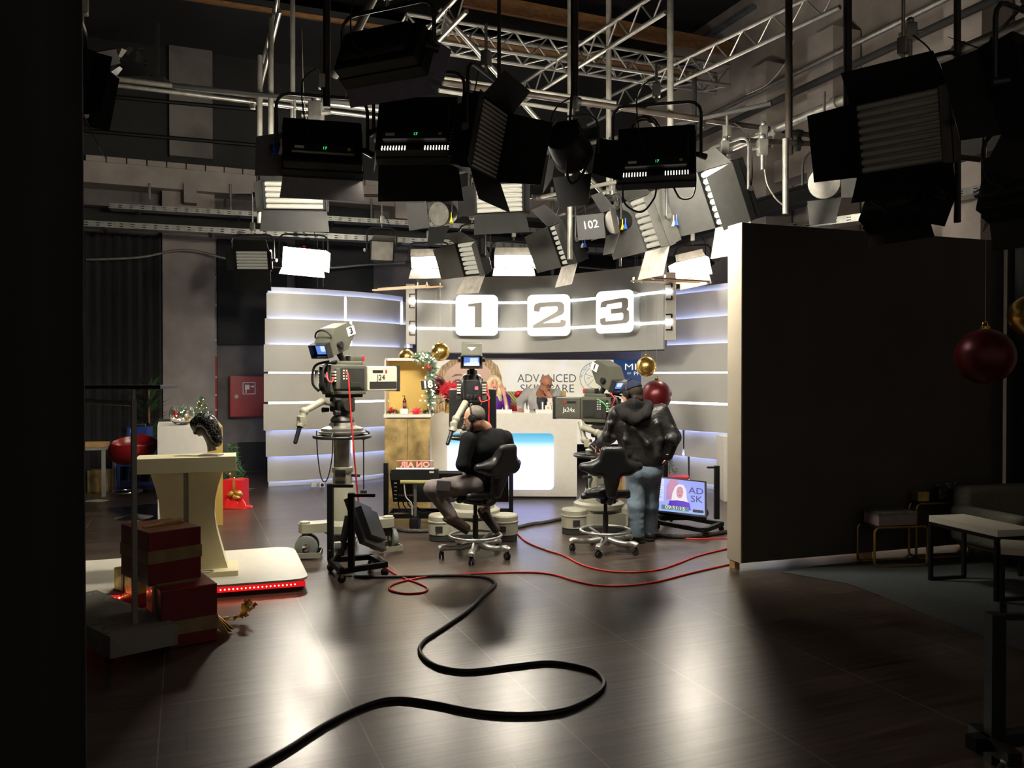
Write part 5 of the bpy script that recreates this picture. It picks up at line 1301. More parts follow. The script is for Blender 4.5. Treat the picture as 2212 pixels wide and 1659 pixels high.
# ============================================================ CAMERAS AND PEDESTALS
M_CAMG = mat('olive_grey_camera_shell', c8(78, 78, 69), 0.45, 0.1, var=0.1, scale=10)
M_CAMD = mat('dark_grey_camera_trim', c8(38, 38, 35), 0.5, 0.1, var=0.15)
M_CREAM = mat('cream_enamel', c8(192, 187, 168), 0.4, 0.0, var=0.06, scale=6)
M_PEDG = mat('pedestal_grey_enamel', c8(146, 144, 128), 0.42, 0.0, var=0.06, scale=6)
M_VF = glow('viewfinder_picture', c8(90, 140, 235), 0.9)
M_VFW = glow('viewfinder_white', c8(200, 225, 255), 1.1)
M_BTN = mat('pale_button', c8(190, 188, 175), 0.5, var=0.2, scale=40)
M_REDCAB = mat('red_cable_jacket', c8(205, 50, 45), 0.45, var=0.15)
M_PINK = mat('pink_sticker', c8(225, 110, 140), 0.5)
def studio_camera(base, yaw, label, lens_m, lens_txt, card, card_side, vf_tilt, vf_yaw, pan, cab, lens_len=0.34):
    t = thing('studio_camera', base, label, 'television camera', 'studio television cameras', R(yaw))
    # pan and tilt head
    q = MB(); q.lathe([(0.11, 0), (0.115, 0.02), (0.10, 0.05), (0.075, 0.07), (0.075, 0.11)], 20); q.box((0, 0, 0.17), (0.16, 0.20, 0.14), bev=0.02)
    for s in (-1, 1): q.cyl((s * 0.07, 0.0, 0.17), (s * 0.135, 0.0, 0.17), 0.07, 0.06, 18)
    q.box((0, 0.02, 0.255), (0.13, 0.34, 0.03), bev=0.006); q.build('pan_head', M_CAMD, t)
    k = MB()
    for s, z in ((-1, 0.12), (1, 0.10), (1, 0.22)): k.cyl((s * 0.11, -0.09, z), (s * 0.11, -0.15, z), 0.022, 0.026, 12)
    each(k, 'drag_knob', M_BLACKS, t)
    # body
    q = MB(); q.box((0, 0.02, 0.42), (0.20, 0.40, 0.27), bev=0.02); q.box((0, 0.04, 0.565), (0.15, 0.30, 0.05), bev=0.015); q.box((0, 0.02, 0.285), (0.21, 0.36, 0.03), bev=0.006)
    q.build('body', M_CAMG, t)
    q = MB()
    for s in (-1, 1): q.box((s * 0.106, 0.04, 0.42), (0.014, 0.28, 0.20), bev=0.005); q.box((s * 0.115, 0.08, 0.36), (0.01, 0.12, 0.05), bev=0.003)
    q.build('side_panel', M_CAMD, t)
    q = MB(); q.box((0, -0.19, 0.42), (0.16, 0.03, 0.23), bev=0.008)
    for i in range(3): q.box((-0.04 + 0.04 * i, -0.21, 0.36), (0.025, 0.03, 0.04), bev=0.004)
    q.build('rear_panel', M_BLACKS, t)
    q = MB()
    for s in (-1, 1):
        for i in range(4):
            for j in range(3): q.box((s * 0.128 + (0), -0.16 + 0.0, 0.40 + 0.028 * i), (0.05, 0.02, 0.016)) if j == 0 else q.box((s * 0.1145, -0.08 + 0.03 * j, 0.42 + 0.026 * i), (0.004, 0.016, 0.013))
    each(q, 'button', M_BTN, t)
    for s in (-1, 1): MB().box((s * 0.13, -0.13, 0.42), (0.055, 0.05, 0.20), bev=0.012).build('control_box', M_CAMD if s < 0 else M_CAMG, t)
    MB().box((0.05, -0.208, 0.45), (0.035, 0.004, 0.035)).build('sticker', M_PINK if card == '' else M_PAPER, t)
    q = MB()
    for s in (-1, 1): q.tube(spline([(s * 0.09, -0.2, 0.30), (s * 0.10, -0.26, 0.38), (s * 0.09, -0.24, 0.54), (s * 0.07, -0.1, 0.585)], 6), 0.012, 8)
    q.build('grip_rail', M_BLACKS, t)
    if card == '3': MB().sheet((-0.13, -0.225, 0.34), (-0.06, -0.225, 0.34), (-0.06, -0.222, 0.50), (-0.13, -0.222, 0.50), 0.004).build('paper_slip', M_PAPER, t)
    # box lens
    q = MB(); l0 = 0.22; w, h = 0.225, 0.245
    q.box((0, l0 + lens_len / 2, 0.42), (w, lens_len, h), bev=0.018); q.build('lens_box', lens_m, t)
    MB().box((0, l0 + lens_len + 0.012, 0.42), (w + 0.012, 0.03, h + 0.012), bev=0.006).build('lens_hood', M_CAMD, t)
    MB().cyl((0, l0 + lens_len + 0.026, 0.42), (0, l0 + lens_len + 0.03, 0.42), 0.085, seg=24).build('front_glass', M_BLACKS, t)
    for s in (-1, 1):
        MB().box((s * (w / 2 + 0.001), l0 + lens_len * 0.5, 0.355), (0.003, lens_len * 0.92, 0.07)).build('grey_stripe', M_CAMD if lens_m is M_CREAM else M_CAMG, t)
        MB().box((s * (w / 2 + 0.002), l0 + lens_len * 0.32, 0.49), (0.004, lens_len * 0.35, 0.025), bev=0.002).build('vent', M_BLACKS, t)
        MB().box((s * (w / 2 + 0.002), l0 + lens_len * 0.60, 0.49), (0.004, 0.018, 0.03)).build('red_mark', M_RED, t)
        if lens_txt:
            M = Matrix.Translation((s * (w / 2 + 0.003), l0 + lens_len * 0.42, 0.43 if lens_m is M_CREAM else 0.40)) @ Matrix.Rotation(R(90 * s), 4, 'Z')
            text_mb(lens_txt, 0.075, M, 0.0008).build('lens_type', M_PAPER if lens_m is not M_CREAM else M_CAMD, t, flat=True)
    # tally light
    MB().box((0, 0.13, 0.615), (0.11, 0.14, 0.06), bev=0.015).build('tally_housing', M_CAMG, t)
    MB().box((0, 0.21, 0.615), (0.10, 0.025, 0.055), bev=0.01).build('tally_light', M_RED, t)
    # viewfinder on its arm
    q = MB(); q.tube([(0, 0.02, 0.58), (0, -0.06, 0.70)], 0.03, 10).box((0, -0.06, 0.68), (0.16, 0.05, 0.05), bev=0.01).cyl((-0.11, -0.07, 0.72), (0.11, -0.07, 0.72), 0.022, seg=12)
    q.build('viewfinder_arm', M_CAMD, t)
    M = Matrix.Translation((0, -0.08, 0.79)) @ Matrix.Rotation(R(vf_yaw), 4, 'Z') @ Matrix.Rotation(R(vf_tilt), 4, 'X')
    q = MB(M)
    prof = [(-0.17, -0.11), (-0.17, 0.02), (-0.05, 0.13), (0.13, 0.13), (0.17, 0.09), (0.17, 0.0), (0.04, -0.11)]
    q.prism(prof, -0.105, 0.105, 'yz'); vf = q.build('viewfinder', M_CAMG, t)
    q = MB(M); q.prism([(-0.17, -0.115), (-0.24, -0.105), (-0.24, 0.02), (-0.17, 0.025)], -0.112, -0.104, 'yz').prism([(-0.17, -0.115), (-0.24, -0.105), (-0.24, 0.02), (-0.17, 0.025)], 0.104, 0.112, 'yz')
    q.sheet((-0.112, -0.17, 0.025), (0.112, -0.17, 0.025), (0.112, -0.24, 0.02), (-0.112, -0.24, 0.02), 0.006).sheet((-0.112, -0.17, -0.115), (0.112, -0.17, -0.115), (0.112, -0.24, -0.105), (-0.112, -0.24, -0.105), 0.006)
    q.build('viewfinder_hood', M_BLACKS, vf)
    q = MB(M); q.box((0, -0.175, -0.045), (0.19, 0.008, 0.12)).build('viewfinder_screen', M_BLACKS, vf)
    q = MB(M); q.box((0.0, -0.181, -0.04), (0.16, 0.004, 0.085)); q.build('screen_picture', M_VF, vf)
    q = MB(M); q.box((0.025, -0.1845, -0.03), (0.08, 0.003, 0.05)); q.build('screen_highlight', M_VFW, vf)
    q = MB(M); q.cyl((0.105, -0.06, -0.03), (0.14, -0.06, -0.03), 0.03, seg=14).cyl((-0.105, -0.06, -0.03), (-0.14, -0.06, -0.03), 0.03, seg=14); q.build('friction_knob', M_BLACKS, vf)
    if card:
        s = card_side
        q = MB(M); q.box((s * 0.108, 0.13, 0.045), (0.005, 0.10, 0.085)); q.build('number_card', M_PAPER, vf)
        text_mb(card, 0.085, M @ Matrix.Translation((s * 0.111, 0.13, 0.045)) @ Matrix.Rotation(R(90 * s), 4, 'Z'), 0.001, bold=0.004).build('card_number', M_BLACKS, vf, flat=True)
    else:
        q = MB(M); q.add([(-0.045, -0.09, 0.099), (0.045, -0.09, 0.099), (0.0, -0.125, 0.067), (-0.045, -0.086, 0.099), (0.045, -0.086, 0.099), (0.0, -0.121, 0.067)], [(0, 1, 2), (5, 4, 3), (0, 3, 4, 1), (1, 4, 5, 2), (2, 5, 3, 0)]); q.build('sticker', M_PAPER, vf)
    q = MB(M)
    if card == '3': q.tube([(0.09 * math.cos(R(a)) * 1.2, -0.13, 0.06 + 0.075 * math.sin(R(a))) for a in range(0, 181, 15)], 0.009, 6); q.build('headset_band', M_BLACKS, vf)
    if card == '': MB().box((0, l0 + lens_len + 0.13, 0.20), (0.54, 0.22, 0.46), bev=0.02).build('prompter_hood', M_BLACKS, t)
    # pan bars with controls
    inv = Matrix.Rotation(R(-yaw), 4, 'Z')
    for pts in pan:
        pp = [inv @ (Vector(p) - Vector(base)) for p in pts]
        q = MB(); q.tube([Vector((pp[0].x * 0.3, pp[0].y * 0.3, 0.17)), pp[0]], 0.022, 10).cyl(pp[0] - (pp[1] - pp[0]).normalized() * 0.02, pp[1], 0.034, 0.028, 12); q.build('pan_bar', M_PEDG, t)
        d = (pp[2] - pp[1]); m = pp[1].lerp(pp[2], 0.5)
        q = MB(); q.cyl(pp[1], m, 0.034, 0.036, 10).ball(pp[1], 0.042, 12).box(pp[1].lerp(pp[2], 0.3), (0.07, 0.07, 0.09), bev=0.012); q.build('zoom_control', M_PEDG, t)
        q = MB(); q.cyl(m, pp[2], 0.022, 0.019, 12).ball(pp[2], 0.020, 10); q.build('grip', M_BLACKS, t)
    for m, pts in cab:
        pp = [inv @ (Vector(p) - Vector(base)) for p in pts]
        MB().tube(spline(pp, 8), 0.008, 6).build('cable', m, t, sharp=180)
    return t
def ring_mb(z, r, tr, c=(0, 0)): return MB().tube([(c[0] + r * math.cos(R(a)), c[1] + r * math.sin(R(a)), z) for a in range(0, 360, 10)], tr, 10, closed=True)

# left camera on a column pedestal with three wheeled arms
AB = Vector((-1.63, 7.78, 0))
t = thing('camera_pedestal', AB, 'grey column pedestal with three wheeled arms, under the leftmost camera', 'camera pedestal', 'studio camera pedestals')
q = MB(); q.prism(rrect(0.15, 0.13, 0.03, 4), 0.70, 1.16, 'xy'); q.build('inner_column', M_STEEL, t)
q = MB(); q.lathe([(0.125, 0.22), (0.125, 0.66), (0.115, 0.68), (0.10, 0.68)], 24); q.build('outer_column', M_PEDG, t)
q = MB(); q.lathe([(0.09, 0.68), (0.095, 0.72), (0.085, 0.78), (0.10, 0.80), (0.10, 0.84), (0.09, 0.845)], 20); q.build('collar', M_PEDG, t)
q = MB(); q.box((0, -0.095, 0.79), (0.10, 0.02, 0.07), bev=0.006).box((0, -0.10, 0.71), (0.09, 0.03, 0.025)); q.cyl((0.09, 0, 0.76), (0.17, -0.02, 0.76), 0.014, seg=10); each(q, 'brake_lever', M_BLACKS, t)
q = MB(); q.lathe([(0.15, 1.15), (0.22, 1.17), (0.22, 1.185), (0.20, 1.19), (0.20, 1.215), (0.13, 1.24), (0.12, 1.27)], 28); q.build('head_plate', M_STEEL, t)
ring_mb(1.135, 0.265, 0.017).build('steering_ring', M_BLACKS, t)
q = MB()
for a in (20, 140, 260):
    c, s = math.cos(R(a)), math.sin(R(a)); q.tube([(0.21 * c, 0.21 * s, 1.19), (0.25 * c, 0.25 * s, 1.17), (0.265 * c, 0.265 * s, 1.14)], 0.009, 8); q.tube([(0.08 * c, 0.08 * s, 1.15), (0.26 * c, 0.26 * s, 1.137)], 0.012, 8)
q.build('ring_spokes', M_CAMD, t)
q = MB(); q.lathe([(0.16, 0.21), (0.19, 0.23), (0.19, 0.30), (0.13, 0.34)], 24); q.build('hub', M_PEDG, t)
for a, L in ((207, 0.36), (18, 0.44), (100, 0.40)):
    Ma = Matrix.Rotation(R(a), 4, 'Z')
    q = MB(Ma); q.prism([(0.05, 0.10), (L - 0.02, 0.085), (L + 0.04, 0.06), (L + 0.06, 0), (L + 0.04, -0.06), (L - 0.02, -0.085), (0.05, -0.10)], 0.245, 0.33, 'xy'); q.lathe([(0.05, 0.33), (0.05, 0.345), (0.03, 0.35)], 14, c=(L, 0, 0)); q.build('arm', M_PEDG, t)
    wd = Matrix.Translation(Ma @ Vector((L - 0.02, 0, 0))) @ Matrix.Rotation(R(8 if a != 18 else -60), 4, 'Z')
    for s in (-1, 1):
        Wm = wd @ Matrix.Translation((0, s * 0.07, 0.115)) @ Matrix.Rotation(R(90), 4, 'X')
        w_ = MB(Wm); w_.lathe([(0.03, -0.022), (0.085, -0.026), (0.103, -0.02), (0.108, 0), (0.103, 0.02), (0.085, 0.026), (0.03, 0.022)], 28); w_ = w_.build('wheel', mat('grey_tyre', c8(108, 112, 108), 0.6, var=0.1) if 'grey_tyre' not in bpy.data.materials else bpy.data.materials['grey_tyre'], t)
        MB(Wm).lathe([(0.012, -0.034), (0.034, -0.03), (0.034, 0.03), (0.012, 0.034)], 14).build('hubcap', M_CHROME, w_)
    q = MB(wd); q.box((0, 0, 0.20), (0.09, 0.09, 0.09), bev=0.01); q.build('wheel_fork', M_BLACKS, t)
    q = MB(wd); q.sheet((-0.13, -0.12, 0.02), (0.13, -0.12, 0.02), (0.13, -0.12, 0.07), (-0.13, -0.12, 0.07), 0.008).sheet((-0.13, 0.12, 0.02), (0.13, 0.12, 0.02), (0.13, 0.12, 0.07), (-0.13, 0.12, 0.07), 0.008).sheet((-0.13, -0.12, 0.02), (-0.13, 0.12, 0.02), (-0.13, 0.12, 0.07), (-0.13, -0.12, 0.07), 0.008).sheet((0.13, -0.12, 0.02), (0.13, 0.12, 0.02), (0.13, 0.12, 0.07), (0.13, -0.12, 0.07), 0.008)
    q.build('cable_guard', M_PEDG, t)
q = MB(); q.tube([(0.20, 0.02, 1.13), (0.20, 0.02, 0.62)], 0.007, 6).cyl((0.20, 0.02, 1.13), (0.20, 0.02, 1.10), 0.02, seg=8).box((0.20, 0.02, 0.6), (0.06, 0.03, 0.03)); q.build('locking_rod', M_CAMD, t)
q = MB(); q.tube(spline([(-0.21, -0.16, 1.2), (-0.20, -0.17, 1.0), (-0.17, -0.17, 0.78), (-0.13, -0.17, 0.72), (-0.09, -0.17, 0.80), (-0.06, -0.16, 1.0), (-0.06, -0.15, 1.25)], 8), 0.006, 5); q.build('loose_cable', M_RUBBER, t, sharp=180)
studio_camera(AB + Vector((0, 0, 1.27)), -48, 'leftmost studio camera with cream lens box and card 3, unattended', M_CREAM, 'J24', '3', 1, 20, 14,
    [[P(694, 868, 7.6), P(657, 889, 7.45), P(638, 955, 7.35)]],
    [(M_REDCAB, [P(745, 805, 7.55), P(752, 812, 7.5), P(757, 880, 7.5), P(763, 960, 7.5), P(770, 1040, 7.55), P(775, 1090, 7.6)]), (M_REDCAB, [P(706, 805, 7.55), P(708, 820, 7.5), P(716, 826, 7.5), P(722, 815, 7.55)])])

# centre and right pedestals with skirted bases
def skirt_pedestal(c, ang, zr, rr, label, ztop):
    t = thing('camera_pedestal', c, label, 'camera pedestal', 'studio camera pedestals', R(ang))
    lob = [(0.36 * math.cos(R(a)), 0.36 * math.sin(R(a))) for a in (205, 335, 90)]
    def hull(r):
        pts = [(x + r * math.cos(R(a)), y + r * math.sin(R(a))) for x, y in lob for a in range(0, 360, 15)]
        pts = sorted(pts); cr = lambda o, a, b: (a[0] - o[0]) * (b[1] - o[1]) - (a[1] - o[1]) * (b[0] - o[0])
        lo, up = [], []
        for p in pts:
            while len(lo) > 1 and cr(lo[-2], lo[-1], p) <= 0: lo.pop()
            lo.append(p)
        for p in reversed(pts):
            while len(up) > 1 and cr(up[-2], up[-1], p) <= 0: up.pop()
            up.append(p)
        return lo[:-1] + up[:-1]
    MB().prism(hull(0.135), 0.006, 0.075, 'xy').build('rubber_skirt', M_RUBBER, t)
    q = MB(); q.prism(hull(0.10), 0.075, 0.21, 'xy'); q.prism(hull(0.06), 0.21, 0.24, 'xy'); q.build('base_shell', M_PEDG, t)
    for x, y in lob:
        lobe = MB().lathe([(0.142, 0.07), (0.142, 0.19), (0.148, 0.195), (0.148, 0.205), (0.142, 0.21), (0.142, 0.255), (0.13, 0.27), (0.05, 0.272)], 28, c=(x, y, 0)).build('wheel_cover', M_PEDG, t)
        MB().box((x - 0.02, y - 0.142, 0.135), (0.075, 0.012, 0.06)).build('peephole', M_BLACKS, lobe)
    q = MB(); q.lathe([(0.27, 0.24), (0.28, 0.25), (0.28, 0.30), (0.25, 0.32), (0.22, 0.32), (0.21, 0.37), (0.17, 0.38), (0.15, 0.46), (0.13, 0.47)], 28); q.build('turret', M_PEDG, t)
    q = MB(); q.lathe([(0.12, 0.44), (0.12, zr - 0.18), (0.10, zr - 0.17)], 24); q.box((0.0, -0.13, 0.56), (0.16, 0.05, 0.16), bev=0.01); q.build('column', M_PEDG, t)
    q = MB(); q.lathe([(0.085, zr - 0.2), (0.085, zr), (0.14, zr + 0.01), (0.15, zr + 0.06), (0.12, zr + 0.075), (0.12, ztop)], 24); q.build('head_mount', M_PEDG, t)
    ring_mb(zr, rr, 0.018).build('steering_ring', M_BLACKS, t)
    q = MB()
    for a in (30, 150, 270): q.tube([(0.1 * math.cos(R(a)), 0.1 * math.sin(R(a)), zr + 0.01), (rr * math.cos(R(a)), rr * math.sin(R(a)), zr)], 0.012, 8)
    q.build('ring_spokes', M_CAMD, t)
    q = MB()
    for dx, dz in ((-0.05, 0.62), (0.06, 0.60), (0.02, 0.52)): q.cyl((dx, -0.12, dz), (dx, -0.165, dz), 0.02, seg=12)
    q.cyl((-0.16, -0.08, 0.47), (-0.16, -0.08, 0.60), 0.012, seg=8); q.box((-0.16, -0.08, 0.60), (0.10, 0.03, 0.03), bev=0.006); each(q, 'valve', M_CAMD, t)
    return t
BB = Vector((G(1026, 1150).x, 8.62, 0))
skirt_pedestal(BB, 0, 1.06, 0.25, 'skirted pedestal behind the seated camera operator', 1.14)
studio_camera(BB + Vector((-0.02, 0, 1.14)), 2, 'middle studio camera seen from behind above the seated person', M_CAMG, None, '', 1, 8, 0,
    [[P(1004, 872, 8.3), P(985, 905, 8.15), P(967, 958, 8.05)]],
    [(M_REDCAB, [P(1050, 848, 8.35), P(1057, 862, 8.3), P(1040, 868, 8.3), P(1036, 858, 8.35)]), (M_REDCAB, [P(1052, 830, 8.4), P(1056, 860, 8.36), P(1056, 910, 8.4), P(1060, 935, 8.45)])])
CBp = Vector((0.97, 9.05, 0))
skirt_pedestal(CBp, 12, 0.83, 0.27, 'skirted pedestal before the person in the leather jacket', 0.93)
studio_camera(CBp + Vector((0.03, -0.02, 0.93)), 52, 'right studio camera with grey lens box and card 1, held by the standing person', M_CAMG, 'Ja24x', '1', -1, 24, -12,
    [[P(1262, 925, 8.9), P(1290, 935, 8.75), P(1320, 950, 8.6)], [P(1255, 915, 9.0), P(1262, 950, 8.9), P(1290, 975, 8.8)]],
    [(M_REDCAB, [P(1318, 850, 8.75), P(1328, 862, 8.7), P(1322, 878, 8.75)]), (mat('green_cable_jacket', c8(60, 160, 90), 0.45), [P(1290, 862, 8.8), P(1305, 872, 8.75), P(1318, 890, 8.75)])])
for px, py in ((1244, 925), (1236, 945), (1248, 962)):
    pass

# ============================================================ MONITOR CARTS
def face_frame(A, B, D):
    ex = (B - A).normalized(); ez = (A - D); ez = (ez - ex * ez.dot(ex)).normalized(); ey = ez.cross(ex)
    return ex, ey, ez
def caster(mb_w, mb_f, p, r=0.035, a=0.0):
    Wm = Matrix.Translation((p[0], p[1], r)) @ Matrix.Rotation(a, 4, 'Z') @ Matrix.Rotation(R(90), 4, 'X')
    mb_w.add(*(lambda q: (q.v, q.f))(MB(Wm).lathe([(0.01, -0.012), (r * 0.9, -0.014), (r, -0.006), (r, 0.006), (r * 0.9, 0.014), (0.01, 0.012)], 18)))
    mb_f.box((p[0], p[1], r * 1.7), (r * 0.8, 0.04, r * 1.1), a, bev=0.004)
# front left cart, monitor seen from behind
org = G(770, 1222)
t = thing('monitor_cart', org, 'low black cart with a tilted monitor seen from behind, at the leftmost pedestal', 'monitor', 'floor monitor carts')
L_ = lambda v: v - org
bl, br, fl_, fr = G(714, 1212, .09), G(801, 1205, .09), G(738, 1236, .09), G(831, 1222, .09)
for z in (bl, br, fl_, fr): z.z = 0.10
q = MB()
for a, b in ((bl, br), (fl_, fr), (bl, fl_), (br, fr)):
    d = L_(b) - L_(a); q.box((L_(a) + L_(b)) / 2, (d.length + 0.04, 0.045, 0.045), math.atan2(d.y, d.x))
q.build('base_frame', M_BLACK, t)
for px, y0, b in ((713, 1045, bl), (757, 1065, (fl_ + fl_ * 0 ) * 0.78 + fr * 0.22)):
    o_ = L_(b); z1 = P(px, y0, b.y).z
    q = MB(); q.box((o_.x, o_.y, (0.1 + z1) / 2), (0.05, 0.05, z1 - 0.1)); q.box((o_.x + 0.10, o_.y, z1 - 0.02), (0.20, 0.025, 0.025)); q.build('upright', M_BLACK, t)
q = MB(); q.tube([L_(P(750, 1170, 7.0)), L_(P(722, 1215, 7.0))], 0.025, 8); q.tube([L_(P(752, 1115, 7.05)), L_(P(735, 1200, 6.95))], 0.03, 8); q.build('brace', M_BLACK, t)
A, B_, C_, D_ = P(748, 1077, 6.85), P(796, 1098, 7.35), P(830, 1191, 7.30), P(782, 1172, 6.80)
MB().sheet(L_(A), L_(B_), L_(C_), L_(D_), 0.05).build('monitor', M_BLACKS, t, flat=True)
n_ = (B_ - A).cross(D_ - A).normalized(); n_ = n_ if n_.y < 0 else -n_
c_ = (A + B_ + C_ + D_) / 4 + n_ * 0.05
ex, ez = (B_ - A).normalized(), (D_ - A).normalized()
q = MB(); q.sheet(L_(c_ - ex * .2 - ez * .12), L_(c_ + ex * .2 - ez * .12), L_(c_ + ex * .2 + ez * .14), L_(c_ - ex * .2 + ez * .14), 0.06); q.build('rear_housing', M_BLACKS, t, flat=True)
w_, f_ = MB(), MB()
for v in (bl, br, fl_, fr): caster(w_, f_, L_(v) - Vector((0, 0, 0.1)), 0.035, random.random() * 3)
each(w_, 'caster_wheel', M_RUBBER, t); each(f_, 'caster_fork', M_STEEL, t)
q = MB(); q.tube(spline([L_(P(712, 1190, 6.95)), L_(G(715, 1225)), L_(G(735, 1242)), L_(G(760, 1246))], 8), 0.012, 6); q.build('cable', M_RUBBER, t, sharp=180)
MB().box(L_(P(729, 1178, 6.95)), (0.06, 0.04, 0.06), 0.4, bev=0.008).build('white_connector', M_WHITEP, t)
# wide monitor cart in the middle with the illuminated sign
YM = 9.35
org = Vector((P(966, 1100, YM).x, YM, 0))
t = thing('monitor_cart', org, 'wide black monitor cart left of the seated operator, carrying a red lettered sign', 'monitor', 'floor monitor carts')
lx, rx = P(834, 1100, YM).x - org.x, P(1104, 1100, YM).x - org.x
for x in (lx, rx): MB().box((x, 0, 0.34 + 0.04), (0.05, 0.06, 0.66)).build('upright', M_BLACK, t)
zt_, zb_ = P(900, 1022, YM).z, P(900, 1096, YM).z
q = MB(); q.sheet((lx + .03, 0.1, zt_), (rx - .03, 0.1, zt_), (rx - .03, 0.38, zb_ + .02), (lx + .03, 0.38, zb_ + .02), 0.05); q.box(((lx + rx) / 2, 0.16, (zt_ + zb_) / 2), (abs(rx - lx) * .6, 0.08, (zt_ - zb_) * .8), bev=0.01); q.build('monitor', M_BLACKS, t)
q = MB(); q.box(((lx + rx) / 2, 0, 0.095), (rx - lx, 0.05, 0.05)).box(((lx + rx) / 2, 0.4, 0.095), (rx - lx, 0.05, 0.05))
for x in (lx, rx): q.box((x, 0.2, 0.095), (0.05, 0.46, 0.05))
q.build('base_frame', M_BLACK, t)
w_, f_ = MB(), MB()
for x in (lx, rx):
    for y in (0, 0.4): caster(w_, f_, (x, y, 0), 0.04, 0.5)
each(w_, 'caster_wheel', M_RUBBER, t); each(f_, 'caster_fork', M_STEEL, t)
q = MB()
for i in range(7): q.box((lx + 0.10, 0.07 , zt_ - 0.08 - i * 0.045), (0.03, 0.01, 0.008))
for i in range(9): q.box((lx + 0.14 + i * 0.025, 0.085 + 0.0 * i, zt_ - 0.27), (0.014, 0.012, 0.02))
each(q, 'rear_socket', M_BTN, t)
q = MB()
for k in range(4): q.tube(spline([(lx + .15 + k * .05, 0.06, zt_ - .28), (lx + .14 + k * .06, 0.02, .22), (lx + .2 + k * .1, 0.0, .14), (lx + .4 + k * .12, 0.02, .13)], 6), 0.008, 5)
each(q, 'cable', M_RUBBER, t)
# sign on its own stand
org = Vector((P(897, 1110, 9.15).x, 9.15, 0))
t = thing('on_air_sign', org, 'red ON AIR acrylic sign seen from behind on a black box with silver pole', 'sign')
MB().box((0, 0, 0.36), (0.03, 0.03, 0.5)).build('pole', M_STEEL, t)
q = MB(); z0, z1 = P(897, 1036, 9.15).z, P(897, 1013, 9.15).z; wx = P(947, 1000, 9.15).x - P(845, 1000, 9.15).x
q.box((0, 0, (z0 + z1) / 2), (wx, 0.09, z1 - z0), bev=0.004); q.build('light_box', M_BLACKS, t)
MB().box((0.02, -0.046, z1 - 0.035), (0.05, 0.003, 0.02)).build('type_plate', M_PAPER, t) if False else None
MB().box((0.19, -0.047, z1 - 0.03), (0.05, 0.003, 0.02)).build('type_plate', M_PAPER, t)
MB().box((0.0, 0, z1 + 0.006), (wx * 0.8, 0.03, 0.012)).build('lit_edge', glow('sign_edge_light', (1.0, 0.85, 0.8, 1), 1.2), t)
M_ACR = mat('pink_acrylic', (1.0, 0.80, 0.78, 1), 0.08, var=0.0, trans=1.0)
zs_ = P(897, 997, 9.15).z
MB().box((0.0, 0, (z1 + zs_) / 2 + 0.006), (wx * 0.78, 0.006, zs_ - z1)).build('acrylic_plate', M_ACR, t)
M_RGL = glow('red_glowing_edge', (1.0, 0.12, 0.10, 1), 1.3)
MB().box((0.0, 0, zs_ + 0.008), (wx * 0.78, 0.006, 0.004)).build('glowing_edge', M_RGL, t)
tx = text_mb('ON AIR', (zs_ - z1) * 1.0, Matrix.Translation((0.0, -0.004, (z1 + zs_) / 2 + 0.006)) @ Matrix.Rotation(math.pi, 4, 'Z'), 0.001, xs=1.15, outline=0.0022)
tx.build('lettering', M_RGL, t, flat=True)
q = MB(); q.tube([(-0.16, -0.055, z0 - 0.02), (0.16, -0.055, z0 - 0.02)], 0.022, 10); q.build('yellow_tube', mat('pale_yellow_plastic', c8(200, 195, 130), 0.4), t)
q = MB(); q.tube(spline([(-0.12, -0.05, z0 - 0.03), (-0.10, -0.05, 0.36), (-0.04, -0.04, 0.28), (-0.03, -0.03, 0.14)], 6), 0.008, 6); q.build('white_cable', M_WHITEP, t, sharp=180)
MB().box((0, 0, 0.065), (0.10, 0.30, 0.13), bev=0.02).build('foot', M_BLACK, t)
# right cart with the lit monitor
A, B_, C_, D_ = P(1398, 1028, 9.0), P(1538, 1043, 8.92), P(1519, 1118, 8.64), P(1381, 1100, 8.72)
org = G(1490, 1140); L_ = lambda v: v - org
t = thing('monitor_cart', org, 'tilted lit floor monitor beside the jeans of the standing person', 'monitor', 'floor monitor carts')
ex, ey, ez = face_frame(A, B_, D_)
mw, mh = (B_ - A).length, (A - D_).length
FM = Matrix(((ex.x, ey.x, ez.x, L_(D_).x), (ex.y, ey.y, ez.y, L_(D_).y), (ex.z, ey.z, ez.z, L_(D_).z), (0, 0, 0, 1)))
fwd = -1 if ey.y > 0 else 1
MB(FM).box((mw / 2, -fwd * 0.025, mh / 2), (mw + 0.02, 0.045, mh + 0.02), bev=0.005).build('monitor', M_BLACKS, t)
def mlay(name, u0, u1, v0, v1, m, k):
    return MB(FM).box((mw * (u0 + u1) / 2, fwd * (0.001 + 0.001 * k), mh * (v0 + v1) / 2), (mw * (u1 - u0), 0.002, mh * (v1 - v0))).build(name, m, t)
def mpoly(name, pts, m, k):
    a, b = fwd * 0.001 * k, fwd * (0.001 * k + 0.001)
    return MB(FM).prism([(u * mw, v * mh) for u, v in pts], min(a, b), max(a, b)).build(name, m, t, flat=True)
scr = lambda n, c, s=1.0: mat(n, (0.01, 0.01, 0.01, 1), 0.4, var=0, rvar=0, emit=c, es=s)
mlay('picture', 0.02, 0.98, 0.03, 0.97, screen_mat('monitor_sky', c8(148, 160, 240), c8(170, 182, 250), 2), 0)
mlay('text_column', 0.10, 0.36, 0.30, 0.95, scr('monitor_pale', c8(205, 212, 248)), 1)
q = MB(FM)
for i in range(8): q.box((mw * 0.27, fwd * 0.004, mh * (0.90 - 0.07 * i)), (mw * (0.10 + 0.03 * (i % 3)), 0.001, mh * 0.012))
q.build('small_print', scr('monitor_print', c8(120, 110, 170)), t)
